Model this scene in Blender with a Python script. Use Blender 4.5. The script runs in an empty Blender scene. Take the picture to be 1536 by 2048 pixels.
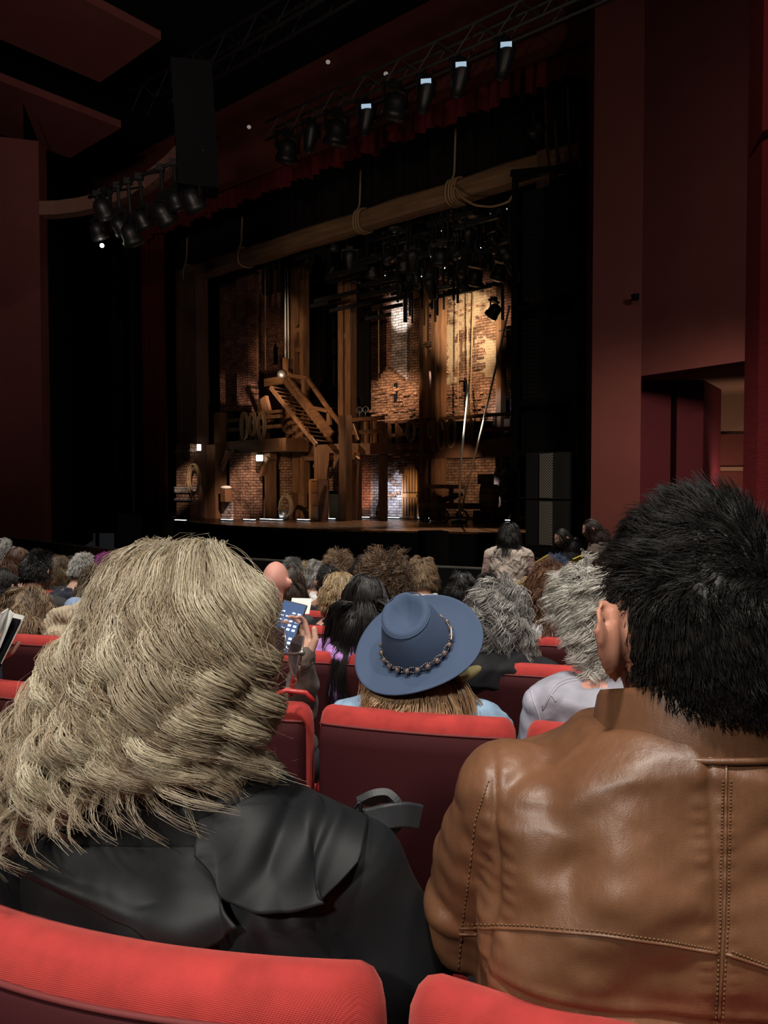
import bpy, bmesh, math, random
import numpy as np
from mathutils import Matrix, Vector
from mathutils.bvhtree import BVHTree
R = math.radians
rng = np.random.default_rng(7)
random.seed(7)
SC = bpy.context.scene
COL = SC.collection

# ------------------------------------------------------------------ camera
FPX, CZ = 1550.0, 2.1
PITCH = math.atan(48 / FPX)
cd = bpy.data.cameras.new('camera')
cd.sensor_fit = 'VERTICAL'; cd.sensor_height = 36.0; cd.lens = 36.0 * FPX / 2048
cd.clip_start = 0.05; cd.clip_end = 200
cam = bpy.data.objects.new('camera', cd); COL.objects.link(cam)
cam.location = (0, 0, CZ); cam.rotation_euler = (math.pi / 2 - PITCH, 0, 0)
SC.camera = cam
cd.dof.use_dof = False

# ------------------------------------------------------------------ world, exposure
SC.view_settings.view_transform = 'Standard'
SC.view_settings.look = 'None'
SC.view_settings.exposure = 1.25
SC.view_settings.gamma = 1.0
SC.view_settings.use_curve_mapping = False
w = bpy.data.worlds.new('World'); SC.world = w; w.use_nodes = True
w.node_tree.nodes['Background'].inputs[0].default_value = (0.9, 0.95, 1.0, 1)
w.node_tree.nodes['Background'].inputs[1].default_value = 0.0035
try:
    SC.cycles.max_bounces = 6; SC.cycles.diffuse_bounces = 4; SC.cycles.glossy_bounces = 3
    SC.cycles.transparent_max_bounces = 8; SC.cycles.transmission_bounces = 4
    SC.cycles.sample_clamp_indirect = 4.0; SC.cycles.use_denoising = True
except Exception:
    pass

# ------------------------------------------------------------------ pixel rays (true 3D points at real distances)
CAMP = np.array([0, 0, CZ])
_F = np.array([0, math.cos(PITCH), -math.sin(PITCH)]); _U = np.array([0, math.sin(PITCH), math.cos(PITCH)])
def ray(px, py):
    return _F + (px - 768) / FPX * np.array([1., 0, 0]) - (py - 1024) / FPX * _U
def P(px, py, Y):
    d = ray(px, py); return CAMP + d * (Y / d[1])
def PZ(px, py, z):
    d = ray(px, py); return CAMP + d * ((z - CZ) / d[2])
# stage frame: u runs to house left along the curtain line, v runs upstage
ANG = R(48.8)
SO = np.array([2.99, 18.3]); SU = np.array([-math.sin(ANG), math.cos(ANG)]); SV = np.array([math.cos(ANG), math.sin(ANG)])
STH = math.atan2(SU[1], SU[0])
DECK = 1.05
def S(u, v, z):
    q = SO + SU * u + SV * v; return np.array([q[0], q[1], z])
def PV(px, py, v):
    d = ray(px, py); t = (v - (CAMP[:2] - SO) @ SV) / (d[:2] @ SV); return CAMP + d * t
def UZ(px, py, v):
    p = PV(px, py, v); return float((p[:2] - SO) @ SU), float(p[2])
# seating frame: rows run along RR, face along RN
RA = R(15)
RR = np.array([math.cos(RA), -math.sin(RA)]); RN = np.array([math.sin(RA), math.cos(RA)])
def rowD(x, y): return (x * RN[0] + y * RN[1]) / math.cos(RA)
def floorz(x, y): return max(0.0, 0.865 - 0.0885 * rowD(x, y))
def rowP(D, s): return np.array([0, D]) + RR * s

# ------------------------------------------------------------------ lights
def look(loc, tgt):
    return (Vector(tgt) - Vector(loc)).to_track_quat('-Z', 'Y').to_euler()
def spot(name, loc, tgt, power, color=(1, 1, 1), deg=40, blend=0.5, rad=0.1, label=None):
    l = bpy.data.lights.new(name, 'SPOT'); l.energy = power; l.color = color
    l.spot_size = R(deg); l.spot_blend = blend; l.shadow_soft_size = rad
    o = bpy.data.objects.new(name, l); COL.objects.link(o); o.location = loc; o.rotation_euler = look(loc, tgt)
    return o
WARM = (1.0, .60, .30); AMB = (1.0, .5, .2); COOL = (.72, .80, 1.0); HOUSE = (1.0, .93, .84)
# house downlights over the seats (out of frame, high in the ceiling)
spot('house_downlight', (-.7, -.7, 7.4), (-0.1, 1.3, 1.4), 440, HOUSE, 75, .7, .22)
spot('house_downlight', (1.6, -.9, 7.4), (0.5, 1.2, 1.4), 230, HOUSE, 70, .7, .22)
spot('house_downlight', (-2.6, 3.6, 8.0), (-2.2, 5.0, 1.0), 440, HOUSE, 75, .8, .16)
spot('house_downlight', (1.6, 3.8, 8.0), (1.2, 5.2, 1.0), 430, HOUSE, 72, .8, .16)
spot('house_downlight', (-5.2, 7.0, 8.4), (-4.2, 8.6, .8), 460, HOUSE, 70, .8, .16)
spot('house_downlight', (0.6, 7.0, 8.4), (0.9, 8.3, .8), 440, HOUSE, 62, .8, .16)
spot('aisle_downlight', (4.6, 9.6, 5.0), (4.6, 13.5, 1.0), 240, (1, .8, .62), 95, 1.0, .25)
spot('box_light', P(1480, 1005, 15.2), P(1480, 790, 17.2), 40, (1, .74, .55), 140, 1.0, .1)
spot('side_light', (6.2, 3.2, 6.5), (4.4, 8.0, 6.0), 190, (1, .85, .7), 96, 1.0, .2)
spot('ceiling_wash', (-3.5, -2.0, 4.0), (-8.5, 15, 9.2), 480, (1, .85, .75), 50, 1.0, .3)
spot('header_wash', (-2.0, -2.0, 5.0), PV(560, 260, -1.2), 620, (1, .78, .66), 44, 1.0, .3)  # added unseen lamp, lifts the dark header and truss
spot('added_hair_key', (-2.6, -3.6, 5.6), (-.10, .95, 1.86), 390, HOUSE, 17, .9, .25)  # added narrow lamp behind the camera, brightens the blonde hair and leather jacket
spot('column_wash', (.8, 2.0, 6.8), (3.9, 6.9, 5.4), 120, (1, .88, .78), 60, 1.0, .3)  # added unseen lamp, brightens the near right column
# ------------------------------------------------------------------ materials
MATS = {}
def _nt(name):
    m = bpy.data.materials.new(name); m.use_nodes = True
    nt = m.node_tree; return m, nt, nt.nodes['Principled BSDF']
def setp(b, **k):
    for a, v in k.items():
        a = a.replace('_', ' ')
        if a in b.inputs: b.inputs[a].default_value = v
def mat(name, color, rough=.6, spec=.4, metal=0., var=0., vscale=6., bump=0., bscale=60., bdist=.002, kind='noise', emit=None, estr=0., sheen=0., coat=0., stretch=None):
    if name in MATS: return MATS[name]
    m, nt, b = _nt(name); N, L = nt.nodes, nt.links
    c = tuple(color) + (1,)
    setp(b, Base_Color=c, Roughness=rough, Specular_IOR_Level=spec, Metallic=metal, Sheen_Weight=sheen, Coat_Weight=coat)
    if sheen: setp(b, Sheen_Roughness=.5, Sheen_Tint=c)
    tc = N.new('ShaderNodeTexCoord'); out = tc.outputs['Object']
    if stretch:
        mp = N.new('ShaderNodeMapping'); mp.inputs['Scale'].default_value = stretch
        L.new(out, mp.inputs['Vector']); out = mp.outputs[0]
    if var:
        n = N.new('ShaderNodeTexNoise'); n.inputs['Scale'].default_value = vscale; n.inputs['Detail'].default_value = 5
        r = N.new('ShaderNodeValToRGB')
        r.color_ramp.elements[0].position = .3; r.color_ramp.elements[1].position = .7
        r.color_ramp.elements[0].color = tuple(x * (1 - var) for x in color) + (1,)
        r.color_ramp.elements[1].color = tuple(min(1, x * (1 + var)) for x in color) + (1,)
        L.new(out, n.inputs['Vector']); L.new(n.outputs['Fac'], r.inputs[0]); L.new(r.outputs[0], b.inputs['Base Color'])
    if bump:
        if kind == 'voronoi':
            t = N.new('ShaderNodeTexVoronoi'); t.inputs['Scale'].default_value = bscale; o2 = t.outputs['Distance']
        elif kind == 'wave':
            t = N.new('ShaderNodeTexWave'); t.inputs['Scale'].default_value = bscale; t.inputs['Distortion'].default_value = 2; o2 = t.outputs['Fac']
        else:
            t = N.new('ShaderNodeTexNoise'); t.inputs['Scale'].default_value = bscale; t.inputs['Detail'].default_value = 4; o2 = t.outputs['Fac']
        bp = N.new('ShaderNodeBump'); bp.inputs['Strength'].default_value = bump; bp.inputs['Distance'].default_value = bdist
        L.new(out, t.inputs['Vector']); L.new(o2, bp.inputs['Height']); L.new(bp.outputs[0], b.inputs['Normal'])
    if emit:
        setp(b, Emission_Color=tuple(emit) + (1,), Emission_Strength=estr)
    MATS[name] = m; return m
def velvet(name, color, weave=900.):
    """woven plush: fine two-way weave bump plus soft wear variation"""
    if name in MATS: return MATS[name]
    m, nt, b = _nt(name); N, L = nt.nodes, nt.links
    setp(b, Roughness=.85, Specular_IOR_Level=.25, Sheen_Weight=.35, Sheen_Roughness=.45, Sheen_Tint=(1, .35, .3, 1))
    tc = N.new('ShaderNodeTexCoord')
    n = N.new('ShaderNodeTexNoise'); n.inputs['Scale'].default_value = 22; n.inputs['Detail'].default_value = 6
    r = N.new('ShaderNodeValToRGB'); r.color_ramp.elements[0].position = .3; r.color_ramp.elements[1].position = .75
    r.color_ramp.elements[0].color = tuple(x * .8 for x in color) + (1,); r.color_ramp.elements[1].color = tuple(min(1, x * 1.2) for x in color) + (1,)
    L.new(tc.outputs['Object'], n.inputs['Vector']); L.new(n.outputs['Fac'], r.inputs[0]); L.new(r.outputs[0], b.inputs['Base Color'])
    hs = []
    for rot in ((0, 0, R(45)), (0, R(90), R(-45))):
        mp = N.new('ShaderNodeMapping'); mp.inputs['Rotation'].default_value = rot
        wv = N.new('ShaderNodeTexWave'); wv.inputs['Scale'].default_value = weave / 4.5; wv.inputs['Distortion'].default_value = .6
        L.new(tc.outputs['Object'], mp.inputs[0]); L.new(mp.outputs[0], wv.inputs['Vector']); hs.append(wv.outputs['Fac'])
    mx = N.new('ShaderNodeMath'); mx.operation = 'ADD'; L.new(hs[0], mx.inputs[0]); L.new(hs[1], mx.inputs[1])
    bp = N.new('ShaderNodeBump'); bp.inputs['Strength'].default_value = .35; bp.inputs['Distance'].default_value = .0008
    L.new(mx.outputs[0], bp.inputs['Height']); L.new(bp.outputs[0], b.inputs['Normal'])
    MATS[name] = m; return m
def hairmat(name, rough=.38, spec=.55, transl=0.):
    if name in MATS: return MATS[name]
    m, nt, b = _nt(name); N, L = nt.nodes, nt.links
    setp(b, Roughness=rough, Specular_IOR_Level=spec)
    a = N.new('ShaderNodeAttribute'); a.attribute_name = 'Col'
    L.new(a.outputs['Color'], b.inputs['Base Color'])
    if transl:
        t = N.new('ShaderNodeBsdfTranslucent'); L.new(a.outputs['Color'], t.inputs['Color']); mx = N.new('ShaderNodeMixShader'); mx.inputs[0].default_value = transl
        L.new(b.outputs[0], mx.inputs[1]); L.new(t.outputs[0], mx.inputs[2]); L.new(mx.outputs[0], N['Material Output'].inputs['Surface'])
    MATS[name] = m; return m
def brick(name, c1, c2, mortar, scale=1.0, rough=.85, patch=None):
    if name in MATS: return MATS[name]
    m, nt, b = _nt(name); N, L = nt.nodes, nt.links
    setp(b, Roughness=rough, Specular_IOR_Level=.25)
    tc = N.new('ShaderNodeTexCoord'); sx = N.new('ShaderNodeSeparateXYZ'); L.new(tc.outputs['Object'], sx.inputs[0])
    ad = N.new('ShaderNodeMath'); ad.operation = 'ADD'; L.new(sx.outputs[0], ad.inputs[0]); L.new(sx.outputs[1], ad.inputs[1])
    cb = N.new('ShaderNodeCombineXYZ'); L.new(ad.outputs[0], cb.inputs[0]); L.new(sx.outputs[2], cb.inputs[1])
    wn = N.new('ShaderNodeTexNoise'); wn.inputs['Scale'].default_value = 5; L.new(cb.outputs[0], wn.inputs['Vector'])
    vm = N.new('ShaderNodeVectorMath'); vm.operation = 'MULTIPLY_ADD'; vm.inputs[1].default_value = (.08, .05, 0)
    L.new(wn.outputs['Color'], vm.inputs[0]); L.new(cb.outputs[0], vm.inputs[2])
    br = N.new('ShaderNodeTexBrick'); br.inputs['Color1'].default_value = c1 + (1,); br.inputs['Color2'].default_value = c2 + (1,)
    br.inputs['Mortar'].default_value = mortar + (1,); br.inputs['Scale'].default_value = 1.0 * scale
    br.inputs['Brick Width'].default_value = .27; br.inputs['Row Height'].default_value = .095; br.inputs['Mortar Size'].default_value = .012
    br.inputs['Mortar Smooth'].default_value = .3; br.inputs['Bias'].default_value = -.1
    L.new(vm.outputs[0], br.inputs['Vector'])
    n2 = N.new('ShaderNodeTexNoise'); n2.inputs['Scale'].default_value = 2.2; n2.inputs['Detail'].default_value = 7; n2.inputs['Roughness'].default_value = .7
    L.new(tc.outputs['Object'], n2.inputs['Vector'])
    rp = N.new('ShaderNodeValToRGB'); rp.color_ramp.elements[0].position = .35; rp.color_ramp.elements[1].position = .68
    rp.color_ramp.elements[0].color = (.35, .33, .32, 1); rp.color_ramp.elements[1].color = (1.35, 1.25, 1.15, 1)
    L.new(n2.outputs['Fac'], rp.inputs[0])
    mu = N.new('ShaderNodeMix'); mu.data_type = 'RGBA'; mu.blend_type = 'MULTIPLY'; mu.inputs[0].default_value = 1
    L.new(br.outputs['Color'], mu.inputs[6]); L.new(rp.outputs[0], mu.inputs[7])
    last = mu.outputs[2]
    if patch:
        n3 = N.new('ShaderNodeTexNoise'); n3.inputs['Scale'].default_value = .9; n3.inputs['Detail'].default_value = 6
        L.new(tc.outputs['Object'], n3.inputs['Vector'])
        r3 = N.new('ShaderNodeValToRGB'); r3.color_ramp.elements[0].position = .44; r3.color_ramp.elements[1].position = .5
        L.new(n3.outputs['Fac'], r3.inputs[0])
        m3 = N.new('ShaderNodeMix'); m3.data_type = 'RGBA'; m3.inputs[7].default_value = patch + (1,)
        L.new(r3.outputs[0], m3.inputs[0]); L.new(last, m3.inputs[6]); last = m3.outputs[2]
    L.new(last, b.inputs['Base Color'])
    n4 = N.new('ShaderNodeTexNoise'); n4.inputs['Scale'].default_value = 9; n4.inputs['Detail'].default_value = 3; L.new(tc.outputs['Object'], n4.inputs['Vector'])
    sub = N.new('ShaderNodeMath'); sub.operation = 'MULTIPLY_ADD'; sub.inputs[1].default_value = -1.; L.new(br.outputs['Fac'], sub.inputs[0]); L.new(n4.outputs['Fac'], sub.inputs[2])
    bp = N.new('ShaderNodeBump'); bp.inputs['Strength'].default_value = 1.; bp.inputs['Distance'].default_value = .045
    L.new(sub.outputs[0], bp.inputs['Height']); L.new(bp.outputs[0], b.inputs['Normal'])
    MATS[name] = m; return m

# ------------------------------------------------------------------ object plumbing
def tag(o, label=None, cat=None, group=None, kind=None):
    if label: o['label'] = label
    if cat: o['category'] = cat
    if group: o['group'] = group
    if kind: o['kind'] = kind
    return o
def empty(name, loc, rot=0., label=None, cat=None, group=None):
    o = bpy.data.objects.new(name, None); COL.objects.link(o)
    o.location = tuple(float(a) for a in loc); o.rotation_euler = (0, 0, rot); o.empty_display_size = .1
    return tag(o, label, cat, group)
def _wm(o):
    M = Matrix.Translation(o.location) @ Matrix.Rotation(o.rotation_euler[2], 4, 'Z')
    return (_wm(o.parent) @ M) if o.parent else M
def mkobj(name, V, F, m, parent=None, rot=0., smooth=True, col=None, origin=None, kind=None):
    V = np.asarray(V, dtype=np.float64)
    o_me = bpy.data.meshes.new(name)
    if parent is not None:
        Mi = np.array(_wm(parent).inverted())
        L = V @ Mi[:3, :3].T + Mi[:3, 3]; loc = (0, 0, 0); r = 0
    else:
        if origin is None:
            origin = np.array([(V[:, 0].min() + V[:, 0].max()) / 2, (V[:, 1].min() + V[:, 1].max()) / 2, V[:, 2].min()])
        c, s = math.cos(-rot), math.sin(-rot)
        Q = V - origin
        L = np.stack([Q[:, 0] * c - Q[:, 1] * s, Q[:, 0] * s + Q[:, 1] * c, Q[:, 2]], 1); loc = tuple(float(a) for a in origin); r = rot
    if isinstance(F, np.ndarray):
        n, k = F.shape
        o_me.vertices.add(len(L)); o_me.vertices.foreach_set('co', L.astype(np.float32).ravel())
        o_me.loops.add(n * k); o_me.loops.foreach_set('vertex_index', F.astype(np.int32).ravel())
        o_me.polygons.add(n); o_me.polygons.foreach_set('loop_start', np.arange(0, n * k, k, dtype=np.int32))
        o_me.update(calc_edges=True)
    else:
        o_me.from_pydata(L.tolist(), [], [list(map(int, f)) for f in F])
        o_me.update()
    if smooth: o_me.polygons.foreach_set('use_smooth', np.ones(len(o_me.polygons), dtype=bool))
    if col is not None:
        a = o_me.color_attributes.new('Col', 'FLOAT_COLOR', 'POINT')
        c4 = np.ones((len(L), 4), dtype=np.float32); c4[:, :3] = col
        a.data.foreach_set('color', c4.ravel())
    o_me.materials.append(m)
    o = bpy.data.objects.new(name, o_me); COL.objects.link(o)
    if parent is not None: o.parent = parent
    o.location = loc; o.rotation_euler = (0, 0, r)
    if kind: o['kind'] = kind
    return o
def copy_tree(o, parent=None):
    c = o.copy(); COL.objects.link(c)
    if parent is not None: c.parent = parent
    for ch in list(o.children): copy_tree(ch, c)
    return c
class MB:
    def __init__(s): s.v = []; s.f = []
    def add(s, V, F):
        b = len(s.v); s.v += [tuple(map(float, p)) for p in V]; s.f += [tuple(int(i) + b for i in f) for f in F]; return s
    def hexa(s, c8):
        return s.add(c8, [(0, 3, 2, 1), (4, 5, 6, 7), (0, 1, 5, 4), (1, 2, 6, 5), (2, 3, 7, 6), (3, 0, 4, 7)])
    def box(s, c, sz, rz=0., bev=0.):
        hx, hy, hz = sz[0] / 2, sz[1] / 2, sz[2] / 2; ca, sa = math.cos(rz), math.sin(rz)
        def T(x, y, z): return (c[0] + x * ca - y * sa, c[1] + x * sa + y * ca, c[2] + z)
        if not bev: return s.hexa([T(*p) for p in [(-hx, -hy, -hz), (hx, -hy, -hz), (hx, hy, -hz), (-hx, hy, -hz), (-hx, -hy, hz), (hx, -hy, hz), (hx, hy, hz), (-hx, hy, hz)]])
        bm = bmesh.new(); bmesh.ops.create_cube(bm, size=1, matrix=Matrix.Diagonal((sz[0], sz[1], sz[2], 1)))
        bmesh.ops.bevel(bm, geom=bm.edges[:], offset=min(bev, min(sz) * .45), segments=2, profile=.6, affect='EDGES')
        s.add([T(*v.co) for v in bm.verts], [[v.index for v in f.verts] for f in (bm.verts.index_update() or bm.faces)]); bm.free(); return s
    def sbox(s, u0, u1, v0, v1, z0, z1):
        return s.hexa([S(u0, v0, z0), S(u1, v0, z0), S(u1, v1, z0), S(u0, v1, z0), S(u0, v0, z1), S(u1, v0, z1), S(u1, v1, z1), S(u0, v1, z1)])
    def spoly(s, pts, v0, v1):
        """closed outline of (u,z) extruded between depths v0 and v1"""
        n = len(pts); V = [S(u, v0, z) for u, z in pts] + [S(u, v1, z) for u, z in pts]
        F = [tuple(range(n)), tuple(range(2 * n - 1, n - 1, -1))] + [(i, (i + 1) % n, n + (i + 1) % n, n + i) for i in range(n)]
        return s.add(V, F)
    def prism(s, pts, z0, z1):
        n = len(pts); V = [(x, y, z0) for x, y in pts] + [(x, y, z1) for x, y in pts]
        return s.add(V, [tuple(range(n))[::-1], tuple(range(n, 2 * n))] + [(i, (i + 1) % n, n + (i + 1) % n, n + i) for i in range(n)])
    def beam(s, a, b, w, h, up=(0, 0, 1)):
        a, b = np.array(a, float), np.array(b, float); t = b - a; t /= np.linalg.norm(t)
        sd = np.cross(t, up); sd /= (np.linalg.norm(sd) + 1e-9); u = np.cross(sd, t)
        c = [p + sd * x * w / 2 + u * y * h / 2 for p in (a, b) for x, y in ((-1, -1), (1, -1), (1, 1), (-1, 1))]
        return s.hexa(c)
    def tube(s, pts, r, n=8, cap=True):
        pts = np.array(pts, float); k = len(pts); r = np.full(k, r) if np.isscalar(r) else np.array(r, float)
        T = np.gradient(pts, axis=0); T /= (np.linalg.norm(T, axis=1, keepdims=True) + 1e-12)
        ref = np.array([0, 0, 1.]) if abs(T[0][2]) < .9 else np.array([1., 0, 0])
        a = np.cross(T[0], ref); a /= np.linalg.norm(a); V = []
        for i in range(k):
            a = a - T[i] * (a @ T[i]); a /= (np.linalg.norm(a) + 1e-12); b = np.cross(T[i], a)
            for j in range(n):
                th = 2 * math.pi * j / n; V.append(pts[i] + r[i] * (math.cos(th) * a + math.sin(th) * b))
        F = [(i * n + j, i * n + (j + 1) % n, (i + 1) * n + (j + 1) % n, (i + 1) * n + j) for i in range(k - 1) for j in range(n)]
        if cap: F += [tuple(range(n))[::-1], tuple((k - 1) * n + j for j in range(n))]
        return s.add(V, F)
    def capsule(s, p0, p1, r0, r1, n=16, m=5):
        p0, p1 = np.array(p0, float), np.array(p1, float); t = (p1 - p0); L = np.linalg.norm(t); t = t / L if L > 1e-6 else np.array([0, 0, 1.])
        pts, rr = [], []
        for i in range(m): a = math.pi / 2 * i / m; pts.append(p0 - t * r0 * math.cos(a)); rr.append(max(r0 * math.sin(a), r0 * .02))
        pts.append(p0); rr.append(r0); pts.append((p0 + p1) / 2); rr.append((r0 + r1) / 2); pts.append(p1); rr.append(r1)
        for i in range(1, m + 1): a = math.pi / 2 * i / m; pts.append(p1 + t * r1 * math.sin(a)); rr.append(max(r1 * math.cos(a), r1 * .02))
        pts = np.array(pts); a = np.cross(t, [0, 0, 1.]) if abs(t[2]) < .9 else np.cross(t, [1., 0, 0]); a /= np.linalg.norm(a); b = np.cross(t, a)
        V = [p + r * (math.cos(2 * math.pi * j / n) * a + math.sin(2 * math.pi * j / n) * b) for p, r in zip(pts, rr) for j in range(n)]
        k = len(pts)
        F = [(i * n + j, i * n + (j + 1) % n, (i + 1) * n + (j + 1) % n, (i + 1) * n + j) for i in range(k - 1) for j in range(n)] + [tuple(range(n))[::-1], tuple((k - 1) * n + j for j in range(n))]
        return s.add(V, F)
    def ellip(s, c, rad, n=20, m=12, rot=None):
        c = np.array(c, float); V = []
        for i in range(m + 1):
            a = math.pi * (i + .02 if i == 0 else i - .02 if i == m else i) / m
            for j in range(n):
                q = np.array([math.sin(a) * math.cos(2 * math.pi * j / n) * rad[0], math.sin(a) * math.sin(2 * math.pi * j / n) * rad[1], math.cos(a) * rad[2]])
                V.append(c + (rot @ q if rot is not None else q))
        F = [(i * n + j, (i + 1) * n + j, (i + 1) * n + (j + 1) % n, i * n + (j + 1) % n) for i in range(m) for j in range(n)] + [tuple(range(n)), tuple(m * n + j for j in range(n))[::-1]]
        return s.add(V, F)
    def loft(s, rings, n=40, e=2.3, T=None):
        """rings: (cx,cy,z,rx,ry) superellipse sections bottom to top"""
        V = []
        for cx, cy, z, rx, ry in rings:
            for j in range(n):
                a = 2 * math.pi * j / n; c, q = math.cos(a), math.sin(a)
                p = np.array([cx + rx * math.copysign(abs(c) ** (2 / e), c), cy + ry * math.copysign(abs(q) ** (2 / e), q), z]); V.append(p if T is None else T(p))
        k = len(rings)
        F = [(i * n + j, i * n + (j + 1) % n, (i + 1) * n + (j + 1) % n, (i + 1) * n + j) for i in range(k - 1) for j in range(n)] + [tuple(range(n))[::-1], tuple((k - 1) * n + j for j in range(n))]
        return s.add(V, F)
    def xf(s, M, o=(0, 0, 0)):
        s.v = [tuple(np.asarray(M) @ np.array(p) + np.array(o)) for p in s.v]; return s
    def build(s, name, m, parent=None, rot=0., smooth=False, **k):
        return mkobj(name, s.v, s.f, m, parent, rot, smooth, **k)
def remesh(mb, voxel, it=3, fac=.5):
    me = bpy.data.meshes.new('tmp'); me.from_pydata(mb.v, [], mb.f); me.update()
    o = bpy.data.objects.new('tmp', me); COL.objects.link(o)
    md = o.modifiers.new('r', 'REMESH'); md.mode = 'VOXEL'; md.voxel_size = voxel
    if it:
        sm = o.modifiers.new('s', 'SMOOTH'); sm.factor = fac; sm.iterations = it
    dg = bpy.context.evaluated_depsgraph_get(); dg.update()
    m2 = bpy.data.meshes.new_from_object(o.evaluated_get(dg))
    V = np.empty(len(m2.vertices) * 3, np.float32); m2.vertices.foreach_get('co', V); V = V.reshape(-1, 3).astype(np.float64)
    Nn = np.empty(len(m2.vertices) * 3, np.float32); m2.vertices.foreach_get('normal', Nn); Nn = Nn.reshape(-1, 3).astype(np.float64)
    F = np.empty(len(m2.loops), np.int32); m2.loops.foreach_get('vertex_index', F); F = F.reshape(-1, 4)
    bpy.data.objects.remove(o); bpy.data.meshes.remove(me); bpy.data.meshes.remove(m2)
    return V, F, Nn
def vnoise(p, scale, seed, n=14):
    r = np.random.default_rng(seed); k = r.normal(size=(n, 3)); k /= np.linalg.norm(k, axis=1, keepdims=True)
    k *= (scale * r.uniform(.6, 1.6, size=(n, 1))); ph = r.uniform(0, 6.28, n)
    return np.sin(p @ k.T * 2 * math.pi + ph).sum(1) / math.sqrt(n)
def smin(x, a, b): t = np.clip((x - a) / (b - a), 0, 1); return t * t * (3 - 2 * t)

# ------------------------------------------------------------------ hair
def strands_mesh(Pn, rad, sides=3):
    n, k, _ = Pn.shape
    T = np.gradient(Pn, axis=1); T /= (np.linalg.norm(T, axis=2, keepdims=True) + 1e-9)
    ref = np.array([.37, .61, .7]); A = np.cross(T, ref); A /= (np.linalg.norm(A, axis=2, keepdims=True) + 1e-9); B = np.cross(T, A)
    V = np.empty((n, k, sides, 3))
    for j in range(sides):
        a = 2 * math.pi * j / sides; V[:, :, j] = Pn + rad[..., None] * (math.cos(a) * A + math.sin(a) * B)
    idx = np.arange(n * k * sides).reshape(n, k, sides)
    F = np.stack([idx[:, :-1, :], np.roll(idx, -1, 2)[:, :-1, :], np.roll(idx, -1, 2)[:, 1:, :], idx[:, 1:, :]], -1).reshape(-1, 4)
    return V.reshape(-1, 3), F
HL_Y = [-1, -.3, 0, .2, .45, .8, 1]
HL_Z = [-.62, -.5, -.3, .05, .55, .72, .9]
def scalp_pts(n, r, low=0.):
    N = int(n * 2.2) + 50; i = np.arange(N) + .5
    ph = np.arccos(1 - 2 * i / N); th = math.pi * (1 + 5 ** .5) * i
    d = np.stack([np.cos(th) * np.sin(ph), np.sin(th) * np.sin(ph), np.cos(ph)], 1)
    d += r.normal(size=d.shape) * .02; d /= np.linalg.norm(d, axis=1, keepdims=True)
    keep = d[:, 2] > np.interp(d[:, 1], HL_Y, HL_Z) + low
    return d[keep]
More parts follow.
